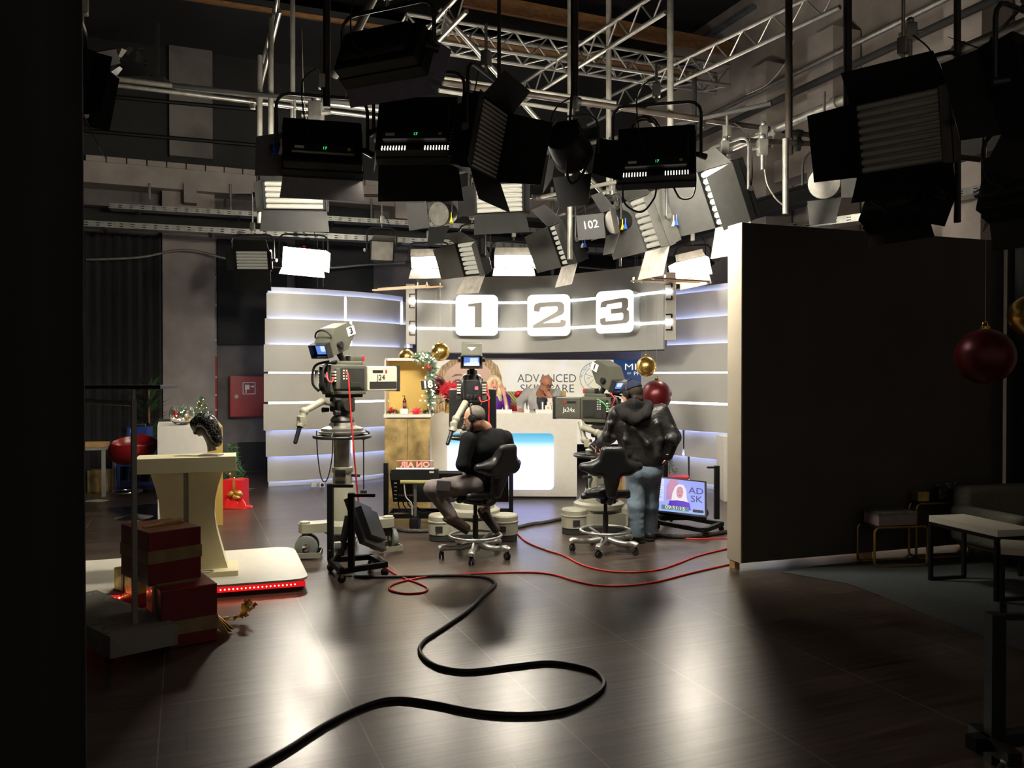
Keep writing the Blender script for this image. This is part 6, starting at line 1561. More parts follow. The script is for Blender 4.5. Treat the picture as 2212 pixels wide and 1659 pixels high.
mpoly('pictured_face', [(0.40, 0.35), (0.40, 0.75), (0.45, 0.95), (0.56, 0.95), (0.60, 0.75), (0.58, 0.45)], scr('monitor_skin', c8(190, 128, 170)), 3)
mpoly('pictured_hair', [(0.47, 0.25), (0.49, 0.55), (0.53, 0.75), (0.59, 0.84), (0.66, 0.82), (0.70, 0.68), (0.71, 0.45), (0.74, 0.25)], scr('monitor_blond', c8(232, 226, 232)), 5)
mpoly('pictured_dress', [(0.42, 0.12), (0.45, 0.33), (0.56, 0.36), (0.66, 0.36), (0.75, 0.32), (0.77, 0.12)], scr('monitor_purple', c8(84, 20, 190)), 6)
mpoly('pictured_head', [(0.555, 0.50), (0.55, 0.64), (0.57, 0.74), (0.61, 0.77), (0.645, 0.73), (0.655, 0.62), (0.645, 0.50), (0.62, 0.43), (0.58, 0.43)], scr('monitor_face', c8(205, 140, 160)), 7)
mpoly('pictured_eyes', [(0.57, 0.615), (0.59, 0.625), (0.59, 0.61)], scr('monitor_eye', c8(70, 50, 90)), 8); mpoly('pictured_eyes', [(0.615, 0.61), (0.635, 0.625), (0.635, 0.61)], scr('monitor_eye2', c8(70, 50, 90)), 8); mpoly('pictured_lips', [(0.585, 0.51), (0.60, 0.522), (0.625, 0.51), (0.605, 0.50)], scr('monitor_lips', c8(170, 30, 80)), 8)
mlay('caption_bar', 0.02, 0.98, 0.04, 0.10, scr('monitor_caption', c8(150, 190, 240)), 7)
def mtext(body, u, v, size, m, name, k=9):
    T = FM @ Matrix.Translation((mw * u, fwd * 0.001 * k, mh * v)) @ (Matrix() if fwd < 0 else Matrix.Rotation(math.pi, 4, 'Z'))
    text_mb(body, size, T, 0.0006).build(name, m, t, flat=True)
mtext('AD', 0.85, 0.68, 0.115, scr('monitor_navy_text', c8(40, 45, 120)), 'headline'); mtext('SK', 0.855, 0.44, 0.115, scr('monitor_navy_text2', c8(40, 45, 120)), 'headline')
mlay('time_strip', 0.33, 0.74, 0.07, 0.19, scr('monitor_time_back', c8(96, 120, 150)), 8)
mtext('09:51:15', 0.535, 0.13, 0.062, scr('monitor_time', c8(235, 245, 170), 1.2), 'time_code', 10)
mlay('badge', 0.80, 0.96, 0.07, 0.15, scr('monitor_badge', c8(12, 14, 40)), 8)
ub = G(1548, 1136); o_ = L_(ub); z1 = P(1548, 1006, ub.y).z
q = MB(); q.box((o_.x, o_.y, (0.08 + z1) / 2), (0.055, 0.055, z1 - 0.08)).box((o_.x - 0.05, o_.y, z1 - 0.02), (0.12, 0.03, 0.02)); q.build('upright', M_BLACK, t)
ub2 = G(1437, 1110); o2 = L_(ub2); z2 = P(1437, 992, ub2.y).z
q = MB(); q.box((o2.x, o2.y, (0.08 + z2) / 2), (0.055, 0.055, z2 - 0.08)); q.build('upright', M_BLACK, t)
cs_ = [G(1420, 1128, .08), G(1520, 1146, .08), G(1558, 1132, .08), G(1450, 1112, .08)]
q = MB()
for i in range(4):
    a, b = L_(cs_[i]), L_(cs_[(i + 1) % 4]); d = b - a; q.box((a + b) / 2, (d.length + .04, 0.045, 0.045), math.atan2(d.y, d.x))
q.build('base_frame', M_BLACK, t)
w_, f_ = MB(), MB()
for v in cs_: caster(w_, f_, L_(v) - Vector((0, 0, 0.08)), 0.03, random.random())
each(w_, 'caster_wheel', M_RUBBER, t); each(f_, 'caster_fork', M_BLACK, t)
q = MB(); c_ = L_((C_ + D_) / 2); q.box(c_ + Vector((0.05, 0.05, -0.05)), (0.35, 0.12, 0.05), 0.1, bev=0.01); q.tube(spline([c_ + Vector((0.28, 0.06, 0.03)), c_ + Vector((0.36, 0.06, 0.07)), c_ + Vector((0.40, 0.02, 0.0)), c_ + Vector((0.36, 0.0, -0.05))], 6), 0.01, 5); q.build('bracket', M_BLACK, t)

# ============================================================ SADDLE CHAIRS
M_LEATH = mat('black_leather', (0.014, 0.014, 0.015, 1), 0.36, var=0.2, scale=30, bump=0.12)
M_SILV = mat('silver_cast_aluminium', (0.50, 0.50, 0.48, 1), 0.36, 0.75, var=0.1)
def saddle_chair(c, rz, seat_z, label, back_z, base_rz=0.0, up=0.0, rec=0.1):
    t = thing('saddle_chair', c, label, 'chair', 'black saddle chairs', R(rz))
    for k in range(5):
        Ma = Matrix.Rotation(R(base_rz + 72 * k), 4, 'Z')
        q = MB(Ma); q.tube(spline([(0.03, 0, 0.12), (0.13, 0, 0.10), (0.25, 0, 0.098), (0.31, 0, 0.105), (0.345, 0, 0.085)], 5), [0.030] * 6 + [0.026] * 6 + [0.03] * 5 + [0.033] * 3 + [0.022], 10)
        leg = q.build('leg', M_SILV, t)
        Wm = Ma @ Matrix.Translation((0.325, 0, 0.033)) @ Matrix.Rotation(R(random.uniform(0, 180)), 4, 'Z') @ Matrix.Rotation(R(90), 4, 'X')
        q = MB(Wm)
        for s in (-1, 1): q.lathe([(0.008, s * 0.022), (0.028, s * 0.024), (0.033, s * 0.018), (0.033, s * 0.008), (0.008, s * 0.004)], 18)
        q.box((0, 0.03, 0), (0.03, 0.05, 0.03), bev=0.006)
        q.build('caster', M_RUBBER, leg)
    q = MB(); q.lathe([(0.045, 0.06), (0.05, 0.10), (0.05, 0.14), (0.034, 0.16), (0.032, 0.18)], 18).build('hub', M_SILV, t)
    q = MB(); q.cyl((0, 0, 0.16), (0, 0, seat_z * 0.66), 0.027, seg=14).cyl((0, 0, seat_z * 0.6), (0, 0, seat_z - 0.05), 0.019, seg=14); q.build('gas_column', M_BLACKS, t)
    q = ring_mb(0.205, 0.245, 0.013); q.tube([(0.245 * math.cos(R(-120)), 0.245 * math.sin(R(-120)), 0.2), (0.04 * math.cos(R(-120)), 0.04 * math.sin(R(-120)), 0.14)], 0.012, 8)
    for a in (0, 120): q.tube([(0.245 * math.cos(R(a)), 0.245 * math.sin(R(a)), 0.2), (0.04 * math.cos(R(a)), 0.04 * math.sin(R(a)), 0.14)], 0.012, 8)
    q.build('foot_ring', M_SILV, t)
    # saddle seat: raised middle, drooping wings, front is +Y
    b = Blob()
    b.cap((0, -0.10, seat_z), (0, 0.16, seat_z + 0.01), 0.055, 0.05, k=0.06)
    for s in (-1, 1):
        b.cap((s * 0.06, -0.12, seat_z - 0.005), (s * 0.19, -0.10, seat_z + 0.005), 0.045, 0.035, k=0.06)
        b.cap((s * 0.08, 0.02, seat_z - 0.01), (s * 0.22, 0.0, seat_z - 0.035), 0.045, 0.032, k=0.06)
        b.cap((s * 0.05, 0.16, seat_z), (s * 0.12, 0.17, seat_z - 0.02), 0.04, 0.03, k=0.05)
    b.build('seat', M_LEATH, t, 0.011)
    q = MB(); q.box((0, -0.02, seat_z - 0.07), (0.16, 0.24, 0.05), bev=0.02); q.tube(spline([(0, -0.08, seat_z - 0.07), (0, -0.19, seat_z - 0.07), (0, -0.245, seat_z - 0.01), (0, -0.25, seat_z + 0.12)], 6), 0.03, 10); q.build('mechanism', M_BLACKS, t)
    b = Blob(); y = -0.25; z = back_z
    b.chain([(0, y, seat_z + 0.03), (0, y, z - 0.14), (0, y - 0.01, z)], [0.055, 0.065, 0.09], 0.05)
    b.cap((-0.075, y - 0.015, z + 0.155), (0.075, y - 0.015, z + 0.155), 0.035, None, 0.03); b.cap((-0.06, y - 0.01, z + 0.08), (0.06, y - 0.01, z + 0.08), 0.07, None, 0.05)
    for s in (-1, 1): b.chain([(s * 0.05, y - 0.005, z + 0.0), (s * 0.15, y + 0.01, z - 0.02), (s * 0.27, y + 0.05, z - 0.012 + up)], [0.085, 0.065, 0.042], 0.06)
    b.p = [(q_[0], q_[1] - Vector((0, rec * (q_[1].z - seat_z), 0)), q_[2] - Vector((0, rec * (q_[2].z - seat_z), 0))) + q_[3:] for q_ in b.p]
    b.half((0, y - 0.055 + rec * seat_z, 0), (0, -1, -rec))
    b.build('backrest', M_LEATH, t, 0.011)
    return t
saddle_chair(G(1027, 1203), 50, 0.60, 'black saddle chair under the seated camera operator', 0.90, 0, 0.0, 0.3)
saddle_chair(G(1308, 1190), 6, 0.575, 'empty black saddle chair with cross shaped back, behind the right camera', 0.865, 30)

# ============================================================ CABLES ON THE FLOOR
def floor_cable(name, pts, r, label, m, n=10):
    return tag(MB().tube(spline([G(x, y, r) for x, y in pts], n), r, 8).build(name, m, sharp=180), label, 'cable', 'cables on the studio floor')
floor_cable('floor_cable', [(530, 1668), (620, 1618), (700, 1567), (780, 1527), (850, 1510), (930, 1518), (1030, 1537), (1130, 1543), (1220, 1533), (1285, 1502), (1305, 1475), (1285, 1450), (1232, 1436), (1180, 1431), (1110, 1438), (1010, 1449), (942, 1438), (908, 1410), (916, 1385), (960, 1355), (1010, 1320), (1040, 1290), (1067, 1266), (1066, 1255), (1040, 1246), (980, 1243), (900, 1245), (820, 1246), (765, 1245)], 0.013, 'thick black cable snaking across the foreground floor', mat('black_cable_jacket', (0.014, 0.013, 0.013, 1), 0.5, var=0.2), 12)
floor_cable('floor_cable', [(828, 1222), (860, 1243), (905, 1260), (923, 1270), (915, 1279), (880, 1282), (846, 1276), (843, 1266), (872, 1255), (930, 1245), (1000, 1240), (1130, 1236), (1190, 1240), (1240, 1254), (1290, 1264), (1350, 1265), (1420, 1256), (1500, 1236), (1580, 1218)], 0.008, 'red cable with a small loop, nearest of the red cables', M_REDCAB, 12)
floor_cable('floor_cable', [(1088, 1100), (1096, 1122), (1130, 1165), (1180, 1188), (1215, 1199), (1260, 1221), (1310, 1233), (1365, 1236), (1420, 1231), (1460, 1219), (1510, 1200), (1580, 1183)], 0.008, 'red cable running from the middle camera to the dark flat', M_REDCAB, 12)
floor_cable('floor_cable', [(1450, 1160), (1500, 1164), (1540, 1163), (1580, 1163)], 0.006, 'short red cable behind the standing person\'s boots', M_REDCAB)
M_SLEEVE = mat('braided_grey_sleeve', (0.05, 0.046, 0.04, 1), 0.8, var=0.7, scale=35, bump=0.5)
floor_cable('cable_sleeve', [(815, 1120), (838, 1136), (870, 1145), (900, 1147), (930, 1146), (965, 1142)], 0.022, 'dark braided cable sleeve beside the wide monitor cart', M_SLEEVE)
floor_cable('cable_sleeve', [(1095, 1143), (1130, 1136), (1150, 1131), (1170, 1129), (1195, 1124), (1225, 1118)], 0.02, 'dark braided cable sleeve between the two skirted pedestals', M_SLEEVE)
floor_cable('cable_sleeve', [(1412, 1155), (1460, 1159), (1510, 1157), (1580, 1147)], 0.022, 'dark braided cable sleeve in front of the tilted lit monitor', M_SLEEVE)
# ============================================================ LEFT SIDE
M_GREYW = mat('warm_grey_paint', (0.30, 0.285, 0.26, 1), 0.45, var=0.05, scale=3)
M_LECT = mat('pale_sage_white_lacquer', (0.90, 0.82, 0.52, 1), 0.4, var=0.04, scale=3)
M_BOXR = mat('glossy_red_wrapping', (0.24, 0.008, 0.012, 1), 0.28, 0.1, var=0.2, scale=6, bump=0.08, bscale=7, coat=0.3)
M_BAND = mat('dull_gold_band', (0.40, 0.30, 0.15, 1), 0.45, 0.4, var=0.2, scale=12, bump=0.1)
M_PLAT = mat('white_platform_lacquer', (0.80, 0.77, 0.66, 1), 0.3, var=0.03)
# platform with red led edge
zp = 0.10
FR, BR, BL, FL = G(668, 1249, zp), G(634, 1179, zp), G(120, 1216, zp), G(120, 1290, zp)
cen = (FR + BR + BL + FL) / 4; cen.z = 0
def rounded(pts, r, n=6):
    out = []
    m = len(pts)
    for i in range(m):
        p, a, b = pts[i], pts[i - 1], pts[(i + 1) % m]
        u, v = (a - p).normalized() * r[i], (b - p).normalized() * r[i]
        for k in range(n + 1):
            w = k / n; out.append((p + u) * (1 - w) ** 2 + p * 2 * w * (1 - w) + (p + v) * w * w)
    return out
t = thing('low_platform', cen, 'low white platform with red lights along its edge, under the lectern', 'platform')
top = [(p.x - cen.x, p.y - cen.y) for p in rounded([FR, BR, BL, FL], [0.14, 0.22, 0.05, 0.05])]
MB().prism(top, 0.082, zp, 'xy').build('deck', M_PLAT, t)
ins = [(x * 0.97, y * 0.95) for x, y in top]
MB().prism(ins, 0.0, 0.082, 'xy').build('base', M_BLACKS, t)
pts = rounded([FR, BR, BL, FL], [0.14, 0.22, 0.05, 0.05])
M_RLED = mat('red_led_glow', (0.1, 0.005, 0.005, 1), 0.4, var=0, emit=(1.0, 0.01, 0.02, 1), es=0.75); M_RLEDC = glow('red_led_core', (1.0, 0.30, 0.12, 1), 9.0)
e = (FR - FL); Lf = e.length; e.normalize(); nn = Vector((e.y, -e.x, 0))
ld = MB(); ls = MB()
n = int((Lf - 0.1) / 0.031)
for i in range(n):
    p = FL + e * (0.05 + i * 0.031) - cen; p = p + nn * (-0.012); p.z = 0.058
    ld.ball(p + nn * 0.006, 0.006, 8)
p = FL + e * (Lf / 2) - cen - nn * 0.012 + e * 0.02; p.z = 0.058
ls.box(p, (Lf - 0.10, 0.01, 0.042), math.atan2(e.y, e.x)); q0 = FR - cen
e2 = (BR - FR).normalized()
ls.build('led_strip', M_RLED, t); each(ld, 'led', M_RLEDC, t)
# lectern
lb = G(437, 1240, zp); Yl = 6.62
lx = P(405, 1017, Yl).x
t = thing('lectern', (lx, Yl, zp), 'pale lectern with waisted legs and a thick shelf top, on the platform', 'lectern', None, R(19))
lz = lambda y: P(405, y, Yl).z - zp
def lprof(ys): return [((x - 405) / FPX * Yl, lz(y)) for x, y in ys]
Lp = lprof([(398, 1016), (333, 1016), (343, 1050), (350, 1080), (352, 1110), (349, 1140), (342, 1170), (334, 1200), (325, 1234), (398, 1234)])
Rp = lprof([(408, 1016), (478, 1016), (467, 1050), (461, 1080), (460, 1110), (464, 1140), (471, 1170), (479, 1200), (489, 1234), (408, 1234)])
MB().prism(Lp, -0.10, 0.12).build('leg', M_LECT, t, sharp=30); MB().prism(Rp, -0.10, 0.12).build('leg', M_LECT, t, sharp=30)
MB().box((-0.008, 0.0, (lz(1016) + 0.03) / 2), (0.05, 0.16, lz(1016) - 0.03)).build('spine', M_GREYW, t)
MB().box((0.0, -0.02, (lz(984) + lz(1016)) / 2), (0.755, 0.34, lz(984) - lz(1016)), bev=0.004).build('shelf_top', M_LECT, t)
MB().box((0.02, -0.02, 0.022), (0.74, 0.40, 0.044), bev=0.004).build('foot_plate', M_LECT, t)
q = MB(); q.tube([(0.14 + 0.06 * math.cos(R(a)), -0.20 + 0.02 * math.sin(R(a * 1.0)) * 2, 0.05) for a in range(0, 360, 30)], 0.006, 6, closed=True); q.build('cable_loop', M_GREYW, t)
# marbled ornament on the lectern
sb = P(456, 974, 6.6)
t = thing('crescent_ornament', Vector((sb.x, 6.6, zp + lz(984))), 'black marbled crescent ornament on a grey bracket atop the lectern', 'ornament', None, 0)
so = Vector((sb.x, 6.6, zp + lz(984)))
def M_marble():
    m = bpy.data.materials.new('black_marble'); m.use_nodes = True; nt = m.node_tree; n = nt.nodes; l = nt.links; bb = n['Principled BSDF']
    co = n.new('ShaderNodeTexCoord'); v = n.new('ShaderNodeTexVoronoi'); v.feature = 'DISTANCE_TO_EDGE'; v.inputs['Scale'].default_value = 24
    no = n.new('ShaderNodeTexNoise'); no.inputs['Scale'].default_value = 9; l.new(co.outputs['Object'], no.inputs['Vector'])
    mx = n.new('ShaderNodeMix'); mx.data_type = 'RGBA'; mx.inputs[0].default_value = 0.35; l.new(co.outputs['Object'], mx.inputs[6]); l.new(no.outputs['Color'], mx.inputs[7]); l.new(mx.outputs[2], v.inputs['Vector'])
    r = n.new('ShaderNodeValToRGB'); r.color_ramp.elements[0].color = (0.55, 0.55, 0.52, 1); r.color_ramp.elements[1].position = 0.03; r.color_ramp.elements[1].color = (0.012, 0.012, 0.013, 1)
    l.new(v.outputs['Distance'], r.inputs['Fac']); l.new(r.outputs['Color'], bb.inputs['Base Color']); bb.inputs['Roughness'].default_value = 0.22
    return m
W = lambda x, y, dy=0.0: P(x, y, 6.6 + dy) - so
b = Blob(); b.chain([W(421, 935), W(424, 915), W(437, 907), W(452, 914), W(462, 932), W(468, 950), W(471, 962)], [0.012, 0.045, 0.055, 0.060, 0.055, 0.042, 0.014], 0.03); b.chain([W(467, 957), W(475, 958)], [0.02, 0.012], 0.02)
b.chain([W(421, 935), W(428, 938)], [0.012, 0.010], 0.01)
b.build('crescent', M_marble(), t, 0.008)
q = MB(); q.tube(spline([W(428, 934), W(440, 932), W(448, 940), W(455, 955), W(459, 974)], 6), 0.035, 10); q.box((0, 0, 0.006), (0.16, 0.14, 0.012), bev=0.003); q.build('bracket', M_GREYW, t)
# gift stack
def place_gift(name, fl, fr_, dep, z0, z1, label, band, mt, mr, tail=None):
    e = (fr_ - fl); w = e.length; a = math.atan2(e.y, e.x); nb = Vector((-e.y, e.x, 0)).normalized()
    c = (fl + fr_) / 2 + nb * dep / 2; c.z = z0
    t = thing(name, c, label, 'gift', 'wrapped christmas gifts', a)
    h = z1 - z0
    MB().box((0, 0, h / 2), (w, dep, h), bev=0.008).build('wrapped_box', mt, t)
    MB().box((0, 0, h * band), (w + 0.008, dep + 0.008, h * 0.24), bev=0.002).build('band', mr, t)
    return t, w, dep, h, c, a
a1 = Vector((-2.19, 5.04, 0)); b1 = a1 + Vector((math.cos(R(36)), math.sin(R(36)), 0)) * 0.345
za = 0.375
t, w, dp, h, c, a = place_gift('big_red_gift', a1, b1, 0.42, 0, za, 'lower red gift with wide gold band, bottom of the stack behind the grey stand', 0.34, M_BOXR, M_BAND)
q = MB(); q.box((-w * 0.5 - 0.004, -dp * 0.08, h / 2), (0.012, 0.05, h)).box((-w * 0.12, -dp * 0.08, h + 0.004), (w * 0.8, 0.05, 0.01)); q.build('cross_band', M_BAND, t)
q = MB()
for k in range(3):
    q.sheet((w / 2 + 0.005, -0.05 * k, h * 0.45), (w / 2 + 0.01, -0.05 * k - 0.06, h * 0.40), (w / 2 + 0.14 - 0.03 * k, -0.05 * k - 0.10, 0.02), (w / 2 + 0.06, -0.05 * k + 0.02, 0.01), 0.004)
q.build('loose_paper', M_GOLDF, t, flat=True)
a2 = Vector((-2.307, 5.13, 0)); b2 = a2 + Vector((math.cos(R(46)), math.sin(R(46)), 0)) * 0.345
t, w, dp, h, c, a = place_gift('red_gift', a2, b2, 0.46, za + 0.002, za + 0.345, 'upper red gift with gold band, top of the stack behind the grey stand', 0.53, M_BOXR, M_BAND)
q = MB(); q.sheet((-w * 0.35, -0.04, h + 0.004), (w * 0.42, -0.02, h + 0.004), (w * 0.42, 0.03, h + 0.006), (-w * 0.35, 0.0, h + 0.006), 0.006); q.sheet((-w * 0.1, -0.03, h + 0.006), (w * 0.46, 0.0, h + 0.02), (w * 0.44, 0.05, h + 0.024), (-w * 0.1, 0.01, h + 0.012), 0.004); q.build('loose_ribbon', M_GOLDF, t, flat=True)
a3, b3 = G(246, 1302), G(286, 1318)
t, w, dp, h, c, a = place_gift('striped_gift', a3, b3, 0.30, 0, 0.27, 'small gold gift with red stripes at the left foot of the red gift stack', 0.0, M_GOLDF, M_BOXR)
q = MB(); q.box((0.0, 0, h / 2), (0.035, dp + 0.01, h + 0.008)); q.box((0, 0, h * 0.2), (w + 0.008, dp + 0.008, h * 0.4)); q.build('red_stripe', M_BOXR, t)
# crumpled gold ribbon on the floor
p = G(508, 1345)
t = thing('gold_bow', p, 'crumpled gold foil bow lying on the floor beside the big red gift', 'ribbon')
q = MB(); pr = Vector((0, 0, 0))
cv = spline([(-0.10, 0.02, 0.02), (-0.02, -0.02, 0.035), (0.05, 0.02, 0.05), (0.10, 0.03, 0.09), (0.13, 0.05, 0.12)], 5)
def strip(pts, wd, up=Vector((0, 0, 1))):
    n = len(pts); vs = []
    for i, p in enumerate(pts):
        d = (pts[min(i + 1, n - 1)] - pts[max(i - 1, 0)]).normalized(); s = d.cross(up).normalized() * wd * (0.75 + 0.3 * math.sin(i * 1.7)) * (0.35 if i in (0, n - 1) else 1)
        k = Vector((0, 0, 0.010 * math.sin(i * 2.3)))
        vs += [p - s + k, p + Vector((0, 0, 0.012)), p + s - k, p + s - k - Vector((0, 0, .003)), p - Vector((0, 0, -0.008)), p - s + k - Vector((0, 0, .003))]
    fs = [[(i * 6 + a, i * 6 + (a + 1) % 6, i * 6 + 6 + (a + 1) % 6, i * 6 + 6 + a) for a in range(6)] for i in range(n - 1)]
    q.add(vs, [f for g_ in fs for f in g_] + [list(range(6)), list(range(6 * n - 1, 6 * n - 7, -1))])
strip(cv, 0.045); q.build('ribbon_tail', M_GOLDF, t)
q = MB(); strip(spline([(0.06, 0.0, 0.04), (0.07, 0.0, 0.10), (0.085, 0.01, 0.13), (0.06, 0.01, 0.14)], 4), 0.035, Vector((0, 1, 0))); q.build('ribbon_loop', M_GOLDF, t)
# grey stand in the left foreground
f0 = Vector((-2.36, 4.74, 0)); f1 = Vector((-2.07, 5.0, 0)); bk = Vector((-2.97, 5.78, 0))
ed = (bk - f1).normalized(); wd = (f0 - f1)
f1s, = (f1,)
cn = (f0 + bk) / 2
t = thing('floor_stand', (cn.x, cn.y, 0), 'grey stand with thick base slab, square pole and thin top bars in the left foreground', 'stand')
loc = lambda v: Vector((v.x - cn.x, v.y - cn.y, 0))
poly = [loc(f1), loc(bk), loc(bk + wd), loc(f0)]
M_STAND = mat('satin_grey_stand', (0.36, 0.35, 0.32, 1), 0.27, var=0.05, scale=3)
MB().prism([(p.x, p.y) for p in poly], 0.055, 0.185, 'xy').build('base_slab', M_STAND, t)
pl = G(291, 1346, 0.185); o_ = loc(pl); zt = P(291, 862, pl.y).z; z2 = P(291, 840, pl.y).z; ang = math.atan2(wd.y, wd.x)
MB().box((o_.x, o_.y, (0.185 + zt) / 2), (0.028, 0.028, zt - 0.185), ang).build('pole', M_STAND, t)
MB().box((o_.x, o_.y, (zt + z2) / 2), (0.016, 0.016, z2 - zt), ang).build('inner_pole', M_STEEL, t)
a, b = P(150, 838, pl.y + .1), P(362, 838, pl.y)
q = MB(); q.box(((a.x + b.x) / 2 - cn.x, o_.y, z2 + 0.012), (b.x - a.x, 0.30, 0.024), R(4), bev=0.003); q.build('top_plate', M_BLACKS, t)
a = P(150, 865, pl.y + .2)
q = MB(); q.tube([loc(a) + Vector((0, 0, a.z)), (o_.x, o_.y, zt - 0.03)], 0.016, 8); q.build('side_arm', M_STAND, t)
w_, f_ = MB(), MB()
for p in (loc(f1) * 0.85, loc(bk) * 0.9, loc(bk + wd) * 0.9, loc(f0) * 0.86): caster(w_, f_, p, 0.025, 0.4)
each(w_, 'caster_wheel', M_RUBBER, t); each(f_, 'caster_fork', M_BLACKS, t)
# white and gold counter
FLc, FRc, BRc, BLc = P(340, 921, 9.3), P(481, 921, 9.3), P(467, 903, 10.9), P(344, 904, 10.9)
zc = FLc.z
t = thing('bar_counter', Vector(((FLc.x + FRc.x) / 2, 9.3, 0)), 'white and gold bar counter behind the lectern', 'counter')
o0 = Vector(((FLc.x + FRc.x) / 2, 9.3, 0)); mf, mbk = FLc.lerp(FRc, 0.76), BLc.lerp(BRc, 0.76)
s2 = lambda v: (v.x - o0.x, v.y - o0.y)
MB().prism([s2(FLc), s2(mf), s2(mbk), s2(BLc)], 0, zc, 'xy').build('white_body', M_WHITE, t)
MB().prism([s2(mf), s2(FRc), s2(BRc), s2(mbk)], 0, zc, 'xy').build('gold_body', M_GOLDP, t)['label'] = 'gold end of the counter'
# glass bowl with baubles
p = P(393, 917, 9.55); p.z = zc
t = thing('glass_bowl', p, 'round glass bowl filled with fir and baubles on the bar counter', 'vase')
M_GLASS = mat('clear_glass', (1, 1, 1, 1), 0.03, var=0, rvar=0, trans=1.0)
MB().lathe([(0.06, 0.0), (0.07, 0.008), (0.12, 0.05), (0.142, 0.12), (0.13, 0.19), (0.105, 0.225), (0.101, 0.225), (0.126, 0.19), (0.137, 0.12), (0.115, 0.053), (0.06, 0.012)], 28).build('bowl', M_GLASS, t)
fpts = [(random.uniform(-.08, .08), random.uniform(-.08, .08), random.uniform(.08, .2)) for _ in range(50)]
needles(MB(), fpts, 260, 0.05, 0.004).build('fir', M_PINES, t)
for k in range(9):
    a = k * 2.4; r = 0.06 + 0.03 * (k % 2)
    MB().ball((r * math.cos(a), r * math.sin(a), 0.05 + 0.013 * k), 0.026, 12).build('ornament', (M_GOLD, M_REDF, M_PAPER)[k % 3], t)
q = MB()
for k in range(9): q.ball((random.uniform(-.09, .09), -0.09, random.uniform(.06, .16)), 0.006, 8)
each(q, 'fairy_light', M_FAIRY, t)
p = P(436, 905, 10.2); p.z = zc
fir_tree(p, 0.33, 0.16, 'small christmas tree with gold lights on the bar counter', 800, 4, 16)
p = P(441, 916, 9.5); p.z = zc
t = thing('gold_ribbon', p, 'loose gold ribbon on the bar counter between bowl and marbled ornament', 'ribbon')
q = MB()
for k in range(5):
    c0 = Vector((random.uniform(-.08, .08), random.uniform(-.04, .04), 0.004)); q.tube([(c0.x + .04 * math.cos(R(w)), c0.y + .02 * math.sin(R(w)), .035 + .032 * math.sin(R(w + 60 * k))) for w in range(0, 360, 30)], 0.008, 5, closed=True)
q.build('ribbon', M_GOLDF, t)
p = P(357, 908, 10.3); p.z = zc
tag(MB().box(p + Vector((0, 0, 0.015)), (0.16, 0.1, 0.03), 0.3, bev=0.006).build('remote_box', M_BLACKS), 'flat black object at the back left of the bar counter', 'box')
p = P(337, 925, 11.3)
# red tub stool
p = Vector((-4.56, 9.75, 0))
t = thing('tub_stool', p, 'red tub bar stool left of the bar counter', 'stool')
M_TUB = mat('red_moulded_shell', c8(112, 15, 18), 0.35, var=0.08)
MB().lathe([(0.22, 0.0), (0.22, 0.01), (0.12, 0.03), (0.03, 0.06)], 28).build('base', M_CHROME, t)
MB().cyl((0, 0, 0.05), (0, 0, 0.70), 0.026, seg=14).build('stem', M_CHROME, t)
ring_mb(0.33, 0.16, 0.012, (-0.05, -0.05)).build('foot_ring', M_CHROME, t)
b = Blob(); b.ell((0, 0, 0.86), (0.30, 0.26, 0.20), Matrix.Rotation(R(-22), 4, 'Y'), 0.02); b.ell((0.03, -0.05, 1.0), (0.25, 0.22, 0.20), Matrix.Rotation(R(-22), 4, 'Y'), 0.02, True); b.half((0.1, 0, 0.96), (0.36, -0.12, 1))
b.build('shell', M_TUB, t, 0.014)
MB().lathe([(0.14, 0.69), (0.15, 0.70), (0.10, 0.72)], 20).build('seat_plate', M_CHROME, t)
# blue trolley with blue box
pb = G(296, 1064); zs = [P(296, y, pb.y).z for y in (1050, 1004, 950)]
t = thing('tool_trolley', pb, 'blue metal trolley behind the red tub stool', 'trolley', None, R(8))
M_BLUE = mat('blue_enamel', c8(34, 62, 128), 0.4, var=0.1)
for x in (-0.24, 0.26):
    for y in (-0.05, 0.35): MB().box((x, y, zs[2] / 2 + 0.03), (0.03, 0.03, zs[2] - 0.06)).build('post', M_BLUE, t)
for z in zs: MB().box((0.01, 0.15, z), (0.54, 0.44, 0.03), bev=0.004).build('shelf', M_BLUE, t)
w_, f_ = MB(), MB()
for x in (-0.24, 0.26):
    for y in (-0.05, 0.35): caster(w_, f_, (x, y), 0.03)
each(w_, 'caster_wheel', M_RUBBER, t); each(f_, 'caster_fork', M_BLACKS, t)
t = thing('blue_case', pb + Vector((0.0, 0.15, zs[2] + 0.016)), 'blue case with white sticker on top of the blue trolley', 'case', None, R(8))
MB().box((-0.02, 0, 0.085), (0.30, 0.24, 0.17), bev=0.012).build('shell', M_BLUE, t)
MB().box((-0.09, -0.122, 0.11), (0.06, 0.004, 0.055)).build('sticker', M_PAPER, t)
MB().tube([(-0.08, 0, 0.17), (-0.08, 0, 0.20), (0.06, 0, 0.20), (0.06, 0, 0.17)], 0.01, 8).build('handle', M_STEEL, t)
